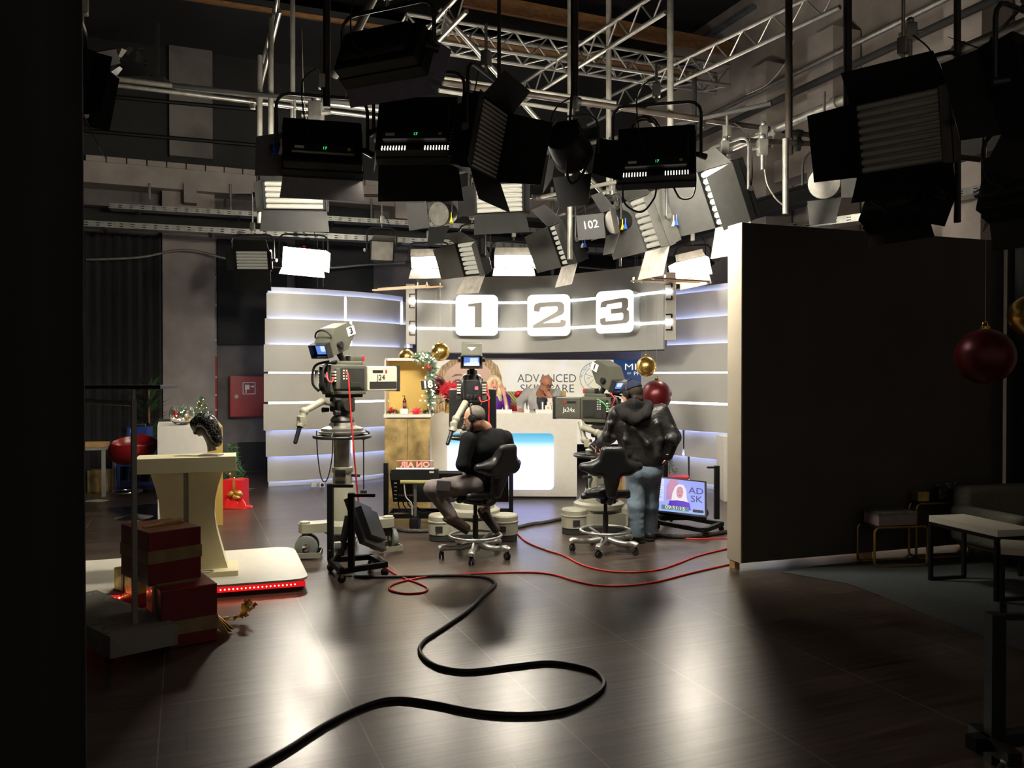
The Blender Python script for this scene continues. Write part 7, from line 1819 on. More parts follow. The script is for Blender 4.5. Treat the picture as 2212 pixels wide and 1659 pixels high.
# white side table at the far left with a wooden tray, gold box below
pt = G(224, 1073)
zt = P(224, 968, pt.y).z
t = thing('side_table', pt, 'plain white table at the edge of the black drape', 'table', None, R(12))
MB().box((-0.32, 0.28, zt - 0.012), (0.70, 0.62, 0.03), bev=0.004).build('tabletop', M_GREYW, t)
for x, y in ((0, 0), (0, 0.56), (-0.64, 0), (-0.64, 0.56)): MB().box((x, y, (zt - 0.03) / 2), (0.045, 0.045, zt - 0.03)).build('leg', M_GREYW, t)
tp = pt + Vector((-0.28, 0.28, zt + 0.004))
t = thing('wooden_tray', tp, 'small wooden tray on the plain white table', 'tray', None, R(8))
q = MB(); q.box((0, 0, 0.006), (0.34, 0.3, 0.012))
for s in (-1, 1): q.box((s * 0.165, 0, 0.03), (0.012, 0.3, 0.05)); q.box((0, s * 0.145, 0.03), (0.34, 0.012, 0.05))
q.build('tray', M_WOODY, t)
p = G(205, 1064)
t = gift('gold_box', p + Vector((0, 0.15, 0)), 0.28, 0.25, 0.32, M_GOLDL, M_GOLDF, 'tall gold box under the plain white table', R(12))
p = G(205, 1084)
tag(MB().add([p + Vector((-.2, 0, 0.004)), p + Vector((.1, -.05, 0.004)), p + Vector((.16, .1, 0.006)), p + Vector((-.1, .16, 0.004)), p + Vector((0, .05, .03))], [(0, 1, 4), (1, 2, 4), (2, 3, 4), (3, 0, 4), (3, 2, 1, 0)]).build('crumpled_paper', M_PAPER), 'crumpled pale paper on the floor under the plain white table', 'paper')
# tall dark plant in the shadow behind
p = Vector((P(322, 900, 12.8).x, 12.8, 0))
t = thing('potted_plant', p, 'tall dark leafy plant in the shadow behind the blue trolley', 'plant')
MB().lathe([(0.11, 0), (0.15, 0.35), (0.13, 0.35), (0.10, 0.05)], 18).build('pot', M_BLACKS, t)
q = MB()
for k in range(60):
    a = random.uniform(0, 6.28); z = random.uniform(0.4, 1.55); leaf(q, Vector((0.03 * math.cos(a), 0.03 * math.sin(a), z)), Vector((math.cos(a), math.sin(a), random.uniform(.2, 1.2))), random.uniform(.25, .45), 0.06)
q.build('leaves', M_LEAF, t); MB().cyl((0, 0, 0.3), (0, 0, 1.6), 0.015, seg=6).build('stem', M_WOODO, t)
# red gifts right of the counter
p = G(503, 1097)
t = gift('red_gift_box', p + Vector((0, 0.12, 0)), 0.25, 0.24, 0.36, mat('bright_red_wrapping', c8(206, 20, 40), 0.4, var=0.08), M_GOLDL, 'bright red gift with gold bow on the floor right of the bar counter', R(-6))
q = MB()
for s, z in ((-1, 0.19), (1, 0.20), (0.4, 0.15)): q.ball((0.06 + s * 0.05, -0.16, z), (0.06, 0.04, 0.035), 12, Matrix.Rotation(s * 0.5, 4, 'Y'))
q.build('gold_bow', M_GOLDF, t)
q = MB(); q.sheet((-0.07, -0.125, 0.36), (-0.03, -0.125, 0.36), (-0.02, -0.13, 0.02), (-0.08, -0.13, 0.02), 0.006)
for k in range(6): q.sheet((-0.10 + k * .05, -0.14, 0.10 + .03 * (k % 2)), (-0.05 + k * .05, -0.15, 0.12 - .04 * (k % 2)), (0.0 + k * .05, -0.22, 0.004), (-0.08 + k * .05, -0.21, 0.004), 0.004)
q.sheet((0.12, -0.16, 0.05), (0.12, -0.21, 0.01), (0.30, -0.16, 0.012), (0.28, -0.12, 0.035), 0.004); q.build('red_ribbon', M_REDF, t, flat=True)
p = G(484, 1085)
fir_tree(p + Vector((-0.04, 0.45, 0)), 0.75, 0.24, 'dark fir with gold bauble half hidden behind the bar counter end', 700, 5, 4)
# ============================================================ RIGHT SIDE
M_FLAT = mat('black_back_of_flat', (0.065, 0.058, 0.048, 1), 0.85, var=0.12, scale=2)
M_EDGE = mat('cream_flat_edge', (0.44, 0.39, 0.30, 1), 0.6, var=0.05, scale=3)
c0, c1 = Vector((2.02, 7.1, 0)), Vector((4.9, 8.08, 0)); e = (c1 - c0); Lw = e.length; a = math.atan2(e.y, e.x)
t = thing('dark_set_flat', c0, 'large dark set flat with a cream edge, filling the right half', 'set wall', None, a)
MB().box((Lw / 2, 0.105, 0.065 + 1.50), (Lw, 0.21, 2.99), bev=0.004).build('panel', M_FLAT, t)
MB().box((-0.006, 0.105, 0.065 + 1.50), (0.012, 0.21, 2.99)).build('edge_board', M_EDGE, t)['label'] = 'cream end board of the dark flat'
MB().box((0.02, 0.14, 0.032), (0.05, 0.08, 0.064)).build('wooden_foot', M_WOODY, t)
for x in (1.4, 2.7): MB().box((x, 0.105, 0.032), (0.10, 0.16, 0.064)).build('wooden_foot', M_WOODY, t)
drape('side_drape', (4.80, 7.86, 0), (5.7, 7.55, 0), 0.02, 3.1, 0.04, 5, 'black drape at the far right edge beside the dark set flat')
# carpet
cp = [G(1690, 1238), G(1830, 1262), G(1900, 1288), G(1990, 1325), G(2060, 1352), G(2230, 1415), G(2330, 1440), Vector((5.4, 6.4, 0)), Vector((4.8, 7.95, 0)), Vector((2.75, 7.28, 0))]
tag(MB().prism([(p.x, p.y) for p in cp], 0.001, 0.009, 'xy').build('carpet', mat('dark_grey_carpet', (0.050, 0.056, 0.058, 1), 0.95, var=0.25, scale=60, bump=0.3)), 'dark grey carpet before the dark set flat', 'carpet')
# white coffee tables on black frames
M_TTOP = mat('pale_table_top', (0.50, 0.46, 0.39, 1), 0.5, var=0.05, scale=3)
def coffee_table(FC, LC, ztop, depth_dir, Ld, label, th=0.05):
    e = LC - FC; dd = depth_dir.normalized() * Ld
    cs = [FC, FC + dd, LC + dd, LC]
    c = sum(cs, Vector()) / 4
    t = thing('coffee_table', c, label, 'table', 'pale tables on thin black frames')
    l2 = [v - c for v in cs]
    MB().prism([(v.x, v.y) for v in l2], ztop - th, ztop, 'xy').build('tabletop', M_TTOP, t)
    for v in l2: MB().box((v.x * 0.96, v.y * 0.96, (ztop - th) / 2 + 0.005), (0.028, 0.028, ztop - th - 0.01), math.atan2(e.y, e.x)).build('leg', M_BLACK, t)
    q = MB()
    for i in range(4):
        p0, p1 = l2[i] * 0.96, l2[(i + 1) % 4] * 0.96; d = p1 - p0
        q.box(((p0 + p1) / 2) + Vector((0, 0, ztop - th - 0.015)), (d.length, 0.025, 0.025), math.atan2(d.y, d.x))
        if i in (0, 2): q.box(((p0 + p1) / 2) + Vector((0, 0, 0.022)), (d.length, 0.025, 0.025), math.atan2(d.y, d.x))
    each(q, 'frame_bar', M_BLACK, t)
    return t
FC, LC = G(2154, 1303), G(2006, 1255)
zt = P(2152, 1146, FC.y).z
BCp = G(2106, 1109, zt); BCp.z = 0
coffee_table(FC, LC, zt, BCp - LC, (BCp - LC).length * 0.75, 'larger pale coffee table with thin black frame on the dark carpet')
F2 = G(2152, 1330)
z2 = P(2152, 1178, F2.y).z
coffee_table(F2 + Vector((0.56, -0.20, 0)), F2 + Vector((0.03, 0.0, 0)), z2 * 0.97, Vector((0.42, 0.7, 0)), 0.34, 'lower pale coffee table cut off at the right edge')
# gold loop table with a box
p0, p1 = P(1889, 1214, 7.2), P(2003, 1229, 7.3); p0.z = p1.z = 0
zg = P(1889, 1138, p0.y).z
M_GTUBE = mat('dark_brass_tube', (0.42, 0.26, 0.09, 1), 0.35, 0.8, var=0.25)
def loop_table(p0, p1, zg, back, label, box=None):
    e = p1 - p0; w = e.length; a = math.atan2(e.y, e.x)
    t = thing('loop_table', p0, label, 'table', 'brass loop tables', a)
    for y in (0.0, back):
        pts = [(x + w / 2, y, z + zg / 2) for x, z in rrect(w, zg - 0.026, 0.05)]
        MB().tube(pts, 0.012, 8, closed=True).build('loop_frame', M_GTUBE, t)
    MB().box((w / 2, back / 2, zg - 0.006), (w - 0.03, back, 0.012)).build('glass_top', mat('smoked_glass', (0.02, 0.02, 0.02, 1), 0.1, var=0.1), t)
    return t
loop_table(p0, p1, zg, 0.25, 'brass loop table carrying a pinkish box, before the dark set flat')
bx = p0.lerp(p1, 0.47) + Vector((-0.04, 0.11, zg + 0.002))
t = thing('lidded_box', bx, 'pinkish grey box with silver lid on the brass loop table', 'box', None, math.atan2((p1 - p0).y, (p1 - p0).x))
MB().box((0, 0, 0.05), (0.37, 0.22, 0.10), bev=0.003).build('body', mat('dusty_pink_card', (0.36, 0.26, 0.25, 1), 0.6), t)
MB().box((0, 0, 0.108), (0.38, 0.23, 0.03), bev=0.004).build('lid', M_STEEL, t)
q0, q1 = P(1979, 1185, 7.55), P(2092, 1190, 7.66); q0.z = q1.z = 0
z3 = P(2090, 1082, q1.y).z
loop_table(q0, q1, z3, 0.10, 'taller brass loop table in the dark behind the pinkish box')
t = gift('gold_gift', q0 + Vector((0.07, 0.07, z3 + 0.008)), 0.12, 0.10, 0.09, M_GOLDL, M_GOLDF, 'small dull gold gift on the taller brass loop table', 0.2)
for px, py, lab in ((1958, 1077, 'black glittering parcel left on the taller brass loop table'), (2040, 1062, 'black glittering parcel right on the taller brass loop table')):
    pass
p = q0.lerp(q1, 0.62) + Vector((0, 0.04, z3 + 0.008))
t = thing('foil_parcel', p, 'black glossy parcel with tinsel on the taller brass loop table', 'gift')
MB().box((0, 0, 0.06), (0.22, 0.12, 0.12), bev=0.02).build('parcel', mat('black_gloss_paper', (0.015, 0.014, 0.013, 1), 0.2, var=0.2, bump=0.3), t)
q = MB()
for _ in range(24):
    c = Vector((random.uniform(-.08, .08), random.uniform(-.05, .05), random.uniform(.12, .16))); d = Vector((random.gauss(0, 1), random.gauss(0, 1), random.gauss(0, 1))).normalized() * .03; q.add([c, c + d, c + d.orthogonal() * 0.5], [(0, 1, 2)])
q.build('tinsel', M_CHROME, t, flat=True)
# sofa in the dark
p = G(2168, 1222)
t = thing('sofa', Vector((4.72, 7.32, 0)), 'grey upholstered sofa in the dark at the right edge', 'sofa', None, R(16))
M_SOFA = mat('grey_upholstery', (0.12, 0.115, 0.09, 1), 0.9, var=0.15, scale=30, bump=0.15)
MB().box((0, 0, 0.25), (1.1, 0.72, 0.20), bev=0.05, seg=3).build('seat', M_SOFA, t)
MB().box((0, 0.30, 0.45), (1.1, 0.20, 0.50), bev=0.07, seg=3).build('backrest', M_SOFA, t)
MB().box((-0.52, 0, 0.36), (0.16, 0.74, 0.34), bev=0.06, seg=3).build('armrest', M_SOFA, t)
for x in (-0.48, 0.48):
    for y in (-0.3, 0.3): MB().cyl((x, y, 0), (x, y, 0.16), 0.02, 0.025, 10).build('leg', M_BLACK, t)
bauble(2128, 770, 60, 6.4, M_BRED, 'huge dark red bauble hanging in the dark before the set flat', 3.9)
bauble(2226, 682, 44, 6.0, M_GOLD, 'gold bauble cut off by the right edge', 3.9)
# black monitor cart in the right foreground
p = G(2148, 1645)
t = thing('dark_cart', p, 'black cart post and base cut off at the lower right corner', 'stand')
MB().box((0, 0, P(2148, 1325, p.y).z / 2), (0.062, 0.062, P(2148, 1325, p.y).z)).build('upright', M_BLACK, t)
MB().box((0.09, 0, P(2148, 1332, p.y).z), (0.14, 0.03, 0.025)).build('arm', M_BLACK, t)
q = MB(); q.box((0.15, 0.05, 0.09), (0.55, 0.06, 0.06), 0.25); q.box((-0.02, -0.03, 0.09), (0.06, 0.3, 0.06)); q.build('base_frame', M_BLACK, t)
w_, f_ = MB(), MB()
for v in ((-0.04, -0.15), (0.38, 0.12), (-0.02, 0.1)): caster(w_, f_, v, 0.035)
each(w_, 'caster_wheel', M_RUBBER, t); each(f_, 'caster_fork', M_STEEL, t)
# ============================================================ PEOPLE
def skin(name, c): return mat(name, c, 0.5, var=0.10, scale=18, rvar=0.1)
def frame(face, up=(0, 0, 1)):
    """head or hand frame: local -y looks along face, z is up"""
    y = -Vector(face).normalized(); z = Vector(up); z = (z - y * z.dot(y)).normalized(); x = y.cross(z)
    return Matrix(((x.x, y.x, z.x), (x.y, y.y, z.y), (x.z, y.z, z.z)))
def head_blob(b, c, Rm, s=1.0, neck=None, nr=0.052, jaw=1.0):
    L = lambda x, y, z: Vector(c) + Rm @ Vector((x * s, y * s, z * s))
    R4 = Rm.to_4x4()
    b.ell(L(0, 0.014, 0.026), (0.074 * s, 0.095 * s, 0.088 * s), R4, 0.02)
    b.ell(L(0, -0.022, -0.028), (0.060 * s, 0.066 * s, 0.082 * s), R4, 0.03)
    b.cap(L(-0.018, -0.062, -0.092), L(0.018, -0.062, -0.092), 0.026 * s * jaw, None, 0.025)
    b.cap(L(-0.045, -0.01, -0.065), L(0.045, -0.01, -0.065), 0.030 * s * jaw, None, 0.03)
    b.cap(L(-0.035, -0.082, 0.022), L(0.035, -0.082, 0.022), 0.010 * s, None, 0.012)
    b.cap(L(0, -0.090, 0.010), L(0, -0.108, -0.026), 0.008 * s, 0.013 * s, 0.008)
    b.cap(L(-0.012, -0.094, -0.028), L(0.012, -0.094, -0.028), 0.010 * s, None, 0.008)
    b.cap(L(-0.020, -0.082, -0.054), L(0.020, -0.082, -0.054), 0.010 * s, None, 0.01)
    for q in (-1, 1):
        b.ell(L(q * 0.030, -0.088, 0.006), (0.014 * s, 0.010 * s, 0.010 * s), R4, 0.008, True)
        b.ell(L(q * 0.077, 0.008, -0.008), (0.010 * s, 0.020 * s, 0.031 * s), R4, 0.006)
    if neck is not None: b.cap(L(0, 0.018, -0.055), neck, nr * s, nr * s * 1.12, 0.03)
    return L
M_EYE = mat('eye_white', (0.65, 0.62, 0.58, 1), 0.25, var=0.02)
M_IRIS = mat('dark_iris', (0.03, 0.02, 0.015, 1), 0.2, var=0.05)
M_LIPR = mat('red_lips', c8(190, 40, 60), 0.4, var=0.05); M_LIPN = mat('brown_lips', c8(120, 66, 56), 0.5, var=0.05)
M_HAIRD = mat('dark_brown_hair', (0.018, 0.012, 0.008, 1), 0.7, var=0.5, scale=30, stretch=(6, 6, 1), spec=0.2)
M_HAIRG = mat('greying_stubble_hair', (0.13, 0.11, 0.09, 1), 0.7, var=0.3, scale=40)
M_BEARD = mat('dark_beard', (0.045, 0.036, 0.030, 1), 0.75, var=0.35, scale=50)
M_BLOND = mat('platinum_blond_hair', c8(236, 218, 176), 0.4, var=0.22, scale=24, stretch=(5, 5, 0.8))
def face_parts(t, L, Rm, s, lips, brow=None):
    R4 = Rm.to_4x4()
    e, i_ = MB(), MB()
    for q in (-1, 1):
        e.ball(L(q * 0.030, -0.080, 0.006), 0.0100 * s, 12); i_.ball(L(q * 0.030, -0.0865, 0.005), 0.0056 * s, 10)
    each(e, 'eye', M_EYE, t); each(i_, 'iris', M_IRIS, t)
    q = MB(); q.tube([L(-0.022, -0.089, -0.055), L(-0.008, -0.097, -0.051), L(0.0, -0.097, -0.053), L(0.008, -0.097, -0.051), L(0.022, -0.089, -0.055)], [0.002 * s, 0.005 * s, 0.004 * s, 0.005 * s, 0.002 * s], 8); q.tube([L(-0.020, -0.089, -0.057), L(0, -0.096, -0.062), L(0.020, -0.089, -0.057)], [0.002 * s, 0.006 * s, 0.002 * s], 8); each(q, 'lip', lips, t)
    if brow:
        q = MB()
        for k in (-1, 1): q.tube([L(k * 0.014, -0.093, 0.024), L(k * 0.030, -0.092, 0.030), L(k * 0.046, -0.080, 0.024)], [0.003 * s, 0.0035 * s, 0.0015 * s], 6)
        each(q, 'eyebrow', brow, t)
def hand_blob(b, wrist, d, n, side=1, curl=25, s=1.0, spread=0.018, r=0.0088):
    d = Vector(d).normalized(); n = Vector(n); n = (n - d * n.dot(d)).normalized(); sv = d.cross(n) * side
    w = Vector(wrist)
    b.cap(w - d * 0.01, w + d * 0.03, 0.026 * s, 0.024 * s, 0.015)
    for i, (ln, off) in enumerate(((0.92, -1.5), (1.0, -0.5), (0.95, 0.5), (0.78, 1.5))):
        base = w + (d * (0.088 - 0.006 * abs(off + 0.5)) + sv * (spread * off)) * s
        b.cap(w + d * 0.02 + sv * (0.010 * off), base, 0.016 * s, 0.012 * s, 0.008)
        p = base; ang = curl * 0.5
        for k, sl in enumerate((0.042, 0.027, 0.021)):
            dd = (d * math.cos(R(ang)) + n * math.sin(R(ang)) + sv * (0.05 * off)).normalized()
            q = p + dd * sl * ln * s; b.cap(p, q, r * s * (1 - 0.08 * k), r * s * (0.94 - 0.1 * k), 0.004); p = q; ang += curl * (1.1 if k == 0 else 0.9)
    p = w + (d * 0.022 - sv * 0.026) * s
    for dd, sl in (((d * 0.6 - sv * 0.75 + n * 0.3), 0.045), ((d * 0.85 - sv * 0.3 + n * 0.45), 0.032), ((d * 0.95 - sv * 0.1 + n * 0.5), 0.024)):
        q = p + dd.normalized() * sl * s; b.cap(p, q, 0.0115 * s, 0.0095 * s, 0.006); p = q
def headset(t, L, s, mic=None):
    q = MB(); q.tube([L(0.092 * math.cos(R(a)), 0.012, 0.0 + 0.132 * math.sin(R(a))) for a in range(0, 181, 12)], 0.008 * s, 8); q.build('headset_band', M_BLACKS, t)
    for k in (-1, 1):
        q = MB(); q.cyl(L(k * 0.078, 0.010, -0.005), L(k * 0.108, 0.010, -0.005), 0.040 * s, 0.036 * s, 20); q.cyl(L(k * 0.108, 0.010, -0.005), L(k * 0.114, 0.010, -0.005), 0.026 * s, 0.022 * s, 16); q.build('ear_cup', M_BLACKS, t)
    if mic: q = MB(); q.tube([L(mic * 0.10, 0.0, -0.02), L(mic * 0.085, -0.07, -0.06), L(mic * 0.04, -0.11, -0.07)], 0.004, 6).ball(L(mic * 0.04, -0.11, -0.07), 0.011, 10); q.build('microphone', M_BLACKS, t)
def glasses(t, L, s):
    q = MB()
    for k in (-1, 1):
        q.tube([L(k * 0.032 + 0.025 * math.cos(R(a)), -0.106, 0.004 + 0.019 * math.sin(R(a))) for a in range(0, 360, 24)], 0.0028 * s, 6, closed=True); q.tube([L(k * 0.057, -0.104, 0.008), L(k * 0.080, -0.05, 0.008), L(k * 0.084, 0.01, 0.006)], 0.0028 * s, 6)
    q.tube([L(-0.008, -0.107, 0.008), L(0.008, -0.107, 0.008)], 0.003 * s, 6); q.build('glasses', M_BLACKS, t)

# ------------------------------------------------------------ seated camera operator (seen from behind, looking left)
base = G(1035, 1190); W = lambda x, y, Y: P(x, y, Y) - base
t = thing('person', base, 'seated person in black sweater and grey trousers with headphones, looking down left', 'person', 'people in the studio')
SK1 = skin('light_skin', c8(205, 150, 125))
hc = W(1024, 903, 7.50); Rm = frame((-0.93, 0.22, -0.30), (-0.25, 0.1, 1))
nk = W(1047, 926, 7.62)
b = Blob(); L = head_blob(b, hc, Rm, 1.0, nk, 0.056)
sl, sr = W(1012, 948, 7.46), W(1091, 946, 7.76); pel = W(1043, 1048, 7.68); ch = W(1050, 960, 7.62)
lh, rh = W(1024, 1046, 7.58), W(1064, 1050, 7.78)
el_, er_ = W(1000, 1003, 7.44), W(1106, 1000, 7.88); wl_, wr_ = W(1026, 1022, 7.72), W(1066, 1022, 8.02)
kl, al, tl = W(935, 1056, 7.44), W(975, 1120, 7.46), W(1004, 1138, 7.52)
kr, ar, tr = W(1043, 1062, 8.16), W(1047, 1110, 7.88), W(1069, 1140, 7.80)
def body_core(b, nk, ch, pel, sl, sr, arms, legs, k=0.05, f=0.86):
    b.cap(nk, ch, 0.06 * f, 0.11 * f, k); b.cap(ch, pel, 0.13 * f, 0.13 * f, k); b.cap(sl, sr, 0.06 * f, None, k)
    for pts, rs in arms: b.chain(pts, [r * f for r in rs], 0.03)
    for pts, rs in legs: b.chain(pts, [r * f for r in rs], 0.03)
body_core(b, nk, ch, pel, sl, sr, [([sl, el_, wl_], [0.052, 0.042, 0.03]), ([sr, er_, wr_], [0.052, 0.042, 0.03])], [([lh, kl, al], [0.085, 0.058, 0.04]), ([rh, kr, ar], [0.085, 0.058, 0.04])])
for a, n_ in ((al, tl), (ar, tr)): b.cap(a, n_, 0.035, 0.028, 0.02)
hand_blob(b, wl_, (0.6, 0.6, -0.1), (0.4, -0.4, -0.8), 1, 35); hand_blob(b, wr_, (-0.7, 0.3, 0), (0, 0.3, -1), -1, 35)
b.build('body', SK1, t, 0.008)
face_parts(t, L, Rm, 1.0, M_LIPN, M_BEARD); glasses(t, L, 1.0); headset(t, L, 1.0)
b = Blob(); b.ell(L(0, 0.028, 0.024), (0.078, 0.088, 0.088), Rm.to_4x4(), 0.02); b.half(L(0, -0.012, 0.03), Rm @ Vector((0, -1, 0.35))); b.half(L(0, 0.02, -0.05), Rm @ Vector((0, 0.2, -1))); b.build('cropped_hair', M_HAIRG, t, 0.007)
b = Blob(); b.cap(L(-0.03, -0.058, -0.092), L(0.03, -0.058, -0.092), 0.034, None, 0.02); b.chain([L(-0.06, 0.0, -0.03), L(-0.055, -0.02, -0.07), L(0, -0.07, -0.095), L(0.055, -0.02, -0.07), L(0.06, 0.0, -0.03)], [0.016, 0.022, 0.026, 0.022, 0.016], 0.02); b.build('beard', M_BEARD, t, 0.007)
M_SWEAT = mat('black_sweater_knit', (0.011, 0.011, 0.012, 1), 0.9, var=0.2, scale=20, bump=0.45, bscale=9, spec=0.15)
M_TROU = mat('brown_grey_trousers', c8(116, 107, 105), 0.8, var=0.15, scale=12, bump=0.3, bscale=14)
b = Blob()
b.cap(W(1049, 932, 7.62), ch, 0.062, 0.125, 0.06); b.cap(W(1030, 945, 7.54), W(1078, 945, 7.70), 0.085, 0.085, 0.05)
b.cap(W(1040, 968, 7.58), W(1064, 966, 7.70), 0.135, 0.135, 0.06); b.cap(ch, W(1046, 1010, 7.66), 0.14, 0.135, 0.05); b.cap(W(1036, 1018, 7.62), W(1060, 1018, 7.74), 0.125, 0.125, 0.05); b.cap(W(1036, 1040, 7.62), W(1062, 1042, 7.74), 0.12, 0.12, 0.04)
b.chain([sl, el_, wl_], [0.075, 0.062, 0.044], 0.03); b.chain([sr, er_, wr_], [0.075, 0.062, 0.044], 0.03)
b.half(W(1045, 925, 7.6), Vector((-0.25, 0.1, 1)))
for k in range(6):       # folds across the back
    a = W(1020 + 4 * k, 975 + 9 * k, 7.50 + 0.004 * k); c = W(1085, 958 + 10 * k, 7.60); b.cap(a + Vector((0, -0.012, 0)), c + Vector((0, -0.012, 0)), 0.016, 0.006, 0.03)
b.build('sweater', M_SWEAT, t, 0.010)
b = Blob()
b.cap(lh, rh, 0.105, 0.105, 0.05); b.cap(W(1034, 1032, 7.62), W(1060, 1034, 7.74), 0.11, None, 0.04)
b.chain([lh, kl, al + Vector((0, 0, 0.02))], [0.105, 0.080, 0.058], 0.03); b.chain([rh, kr, ar + Vector((0, 0, 0.02))], [0.10, 0.078, 0.056], 0.03)
b.cap(W(960, 1046, 7.42), W(985, 1052, 7.46), 0.062, 0.06, 0.02)
b.build('trousers', M_TROU, t, 0.010)
q = MB(); pc = W(958, 1050, 7.365); q.box(pc, (0.13, 0.02, 0.10), Matrix.Rotation(R(14), 4, 'Z') @ Matrix.Rotation(R(6), 4, 'Y'), bev=0.008); q.build('knee_pocket', mat('dark_patch_cloth', c8(66, 60, 64), 0.8), t)
M_BOOT = mat('brown_boot_leather', c8(92, 68, 52), 0.6, var=0.25, bump=0.2); M_SOLE = mat('black_rubber_sole', (0.018, 0.017, 0.016, 1), 0.75, var=0.2)
for a, n_, nm in ((al, tl, 0), (ar, tr, 1)):
    d = (n_ - a).normalized()
    b = Blob(); b.cap(a + Vector((0, 0, 0.045)), a + Vector((0, 0, -0.01)), 0.048, 0.05, 0.02); b.cap(a - d * 0.03, n_ + d * 0.02, 0.048, 0.040, 0.03); sh = b.build('boot', M_BOOT, t, 0.008)
    dn = Vector((0, 0, -1)) if nm == 0 else Vector((0.35, -0.8, -0.5)); dn = (dn - d * dn.dot(d)).normalized()
    b = Blob(); o = dn * 0.040; b.cap(a - d * 0.035 + o, a + d * 0.04 + o, 0.036, 0.034, 0.02); b.cap(a + d * 0.04 + o, n_ + d * 0.025 + o * 0.9, 0.038, 0.034, 0.02); b.half(a + dn * 0.056, dn); b.build('sole', M_SOLE, sh, 0.007)

# ------------------------------------------------------------ standing camera operator (from behind)
base = G(1384, 1176); W = lambda x, y, Y: P(x, y, Y) - base
t = thing('person', base, 'standing person from behind in black leather jacket, jeans and navy cap', 'person', 'people in the studio')
hc = W(1363, 849, 8.30); Rm = frame((-0.72, 0.66, -0.18), (-0.1, 0.1, 1))
nk = W(1370, 876, 8.30); ch = W(1385, 910, 8.30); pel = W(1390, 1002, 8.32)
sl, el_, wl_ = W(1334, 894, 8.32), W(1316, 942, 8.42), W(1296, 958, 8.72)
sr, er_, wr_ = W(1428, 890, 8.28), W(1454, 944, 8.22), W(1442, 984, 8.26)
lh, kl, al = W(1373, 1010, 8.34), W(1374, 1092, 8.30), W(1374, 1163, 8.30)
rh, kr, ar = W(1407, 1010, 8.36), W(1404, 1092, 8.40), W(1404, 1157, 8.46)
tl, tr = W(1356, 1172, 8.28), W(1408, 1172, 8.62)
al.z, ar.z = 0.095, 0.095; tl.z = tr.z = 0.045
b = Blob(); L = head_blob(b, hc, Rm, 1.05, nk, 0.058)
body_core(b, nk, ch, pel, sl, sr, [([sl, el_, wl_], [0.056, 0.045, 0.032]), ([sr, er_, wr_], [0.056, 0.045, 0.032])], [([lh, kl, al], [0.095, 0.062, 0.042]), ([rh, kr, ar], [0.095, 0.062, 0.042])])
b.cap(al, tl, 0.036, 0.03, 0.02); b.cap(ar, tr, 0.036, 0.03, 0.02)
hand_blob(b, wl_, (-0.1, 0.6, -0.5), (0.2, -0.4, -1), 1, 45); hand_blob(b, wr_, (-0.35, 0.25, -0.9), (-1, 0.1, 0.3), 1, 20)
b.build('body', SK1, t, 0.008)
face_parts(t, L, Rm, 1.05, M_LIPN, M_HAIRD); headset(t, L, 1.05)
b = Blob(); b.ell(L(0, 0.026, 0.005), (0.090, 0.108, 0.098), Rm.to_4x4(), 0.02); b.chain([L(-0.05, 0.07, -0.06), L(0, 0.09, -0.07), L(0.05, 0.07, -0.06)], [0.03, 0.034, 0.03], 0.02); b.half(L(0, -0.01, 0), Rm @ Vector((0, -1, 0.1))); b.half(L(0, 0, -0.105), Rm @ Vector((0, 0, -1))); b.build('hair', M_HAIRD, t, 0.007)
b = Blob(); b.ell(L(0, 0.014, 0.035), (0.098, 0.118, 0.094), Rm.to_4x4(), 0.02); b.half(L(0, 0, 0.022), Rm @ Vector((0, 0.22, -1)))
b.cap(L(-0.03, -0.10, 0.030), L(0.03, -0.10, 0.030), 0.014, None, 0.01); b.chain([L(-0.045, -0.12, 0.026), L(0, -0.155, 0.022), L(0.045, -0.12, 0.026)], [0.010, 0.010, 0.010], 0.02); b.build('cap', mat('navy_cap_cloth', (0.010, 0.013, 0.032, 1), 0.8, var=0.2, spec=0.2), t, 0.007)
M_JACK = mat('black_leather_jacket', (0.010, 0.009, 0.009, 1), 0.44, var=0.3, scale=6, bump=0.8, bscale=11, rvar=0.25)
b = Blob()
b.cap(nk, ch, 0.075, 0.13, 0.05); b.cap(W(1352, 902, 8.32), W(1414, 897, 8.30), 0.105, 0.105, 0.06); b.cap(W(1358, 925, 8.32), W(1418, 922, 8.30), 0.14, 0.135, 0.06); b.cap(W(1364, 955, 8.32), W(1416, 950, 8.30), 0.14, 0.135, 0.06); b.cap(W(1372, 980, 8.33), W(1412, 976, 8.31), 0.142, 0.138, 0.05); b.cap(W(1374, 996, 8.33), W(1410, 994, 8.32), 0.142, 0.138, 0.04)
b.chain([sl, el_, wl_], [0.090, 0.076, 0.05], 0.03); b.chain([sr, er_, wr_], [0.088, 0.078, 0.056], 0.03)
for pts, r in (([W(1372, 925, 8.17), W(1400, 960, 8.15), W(1418, 985, 8.19)], 0.016), ([W(1420, 915, 8.17), W(1428, 950, 8.17), W(1420, 985, 8.19)], 0.014), ([W(1352, 915, 8.20), W(1350, 950, 8.19), W(1358, 980, 8.21)], 0.014), ([W(1455, 925, 8.17), W(1462, 945, 8.14)], 0.009), ([W(1446, 948, 8.15), W(1462, 956, 8.14)], 0.008), ([W(1318, 915, 8.28), W(1312, 940, 8.32)], 0.009), ([W(1326, 945, 8.34), W(1306, 950, 8.4)], 0.012)):
    q_ = [pts[0] + Vector((0, 0.035, 0))] + pts + [pts[-1] + Vector((0, 0.035, 0))]; b.chain(q_, [r * 0.2, r * 0.55] + [r] * (len(pts) - 2) + [r * 0.55, r * 0.2], 0.05)
b.half(W(1392, 1008, 8.3), Vector((0.12, 0, -1)))
jk = b.build('leather_jacket', M_JACK, t, 0.010)
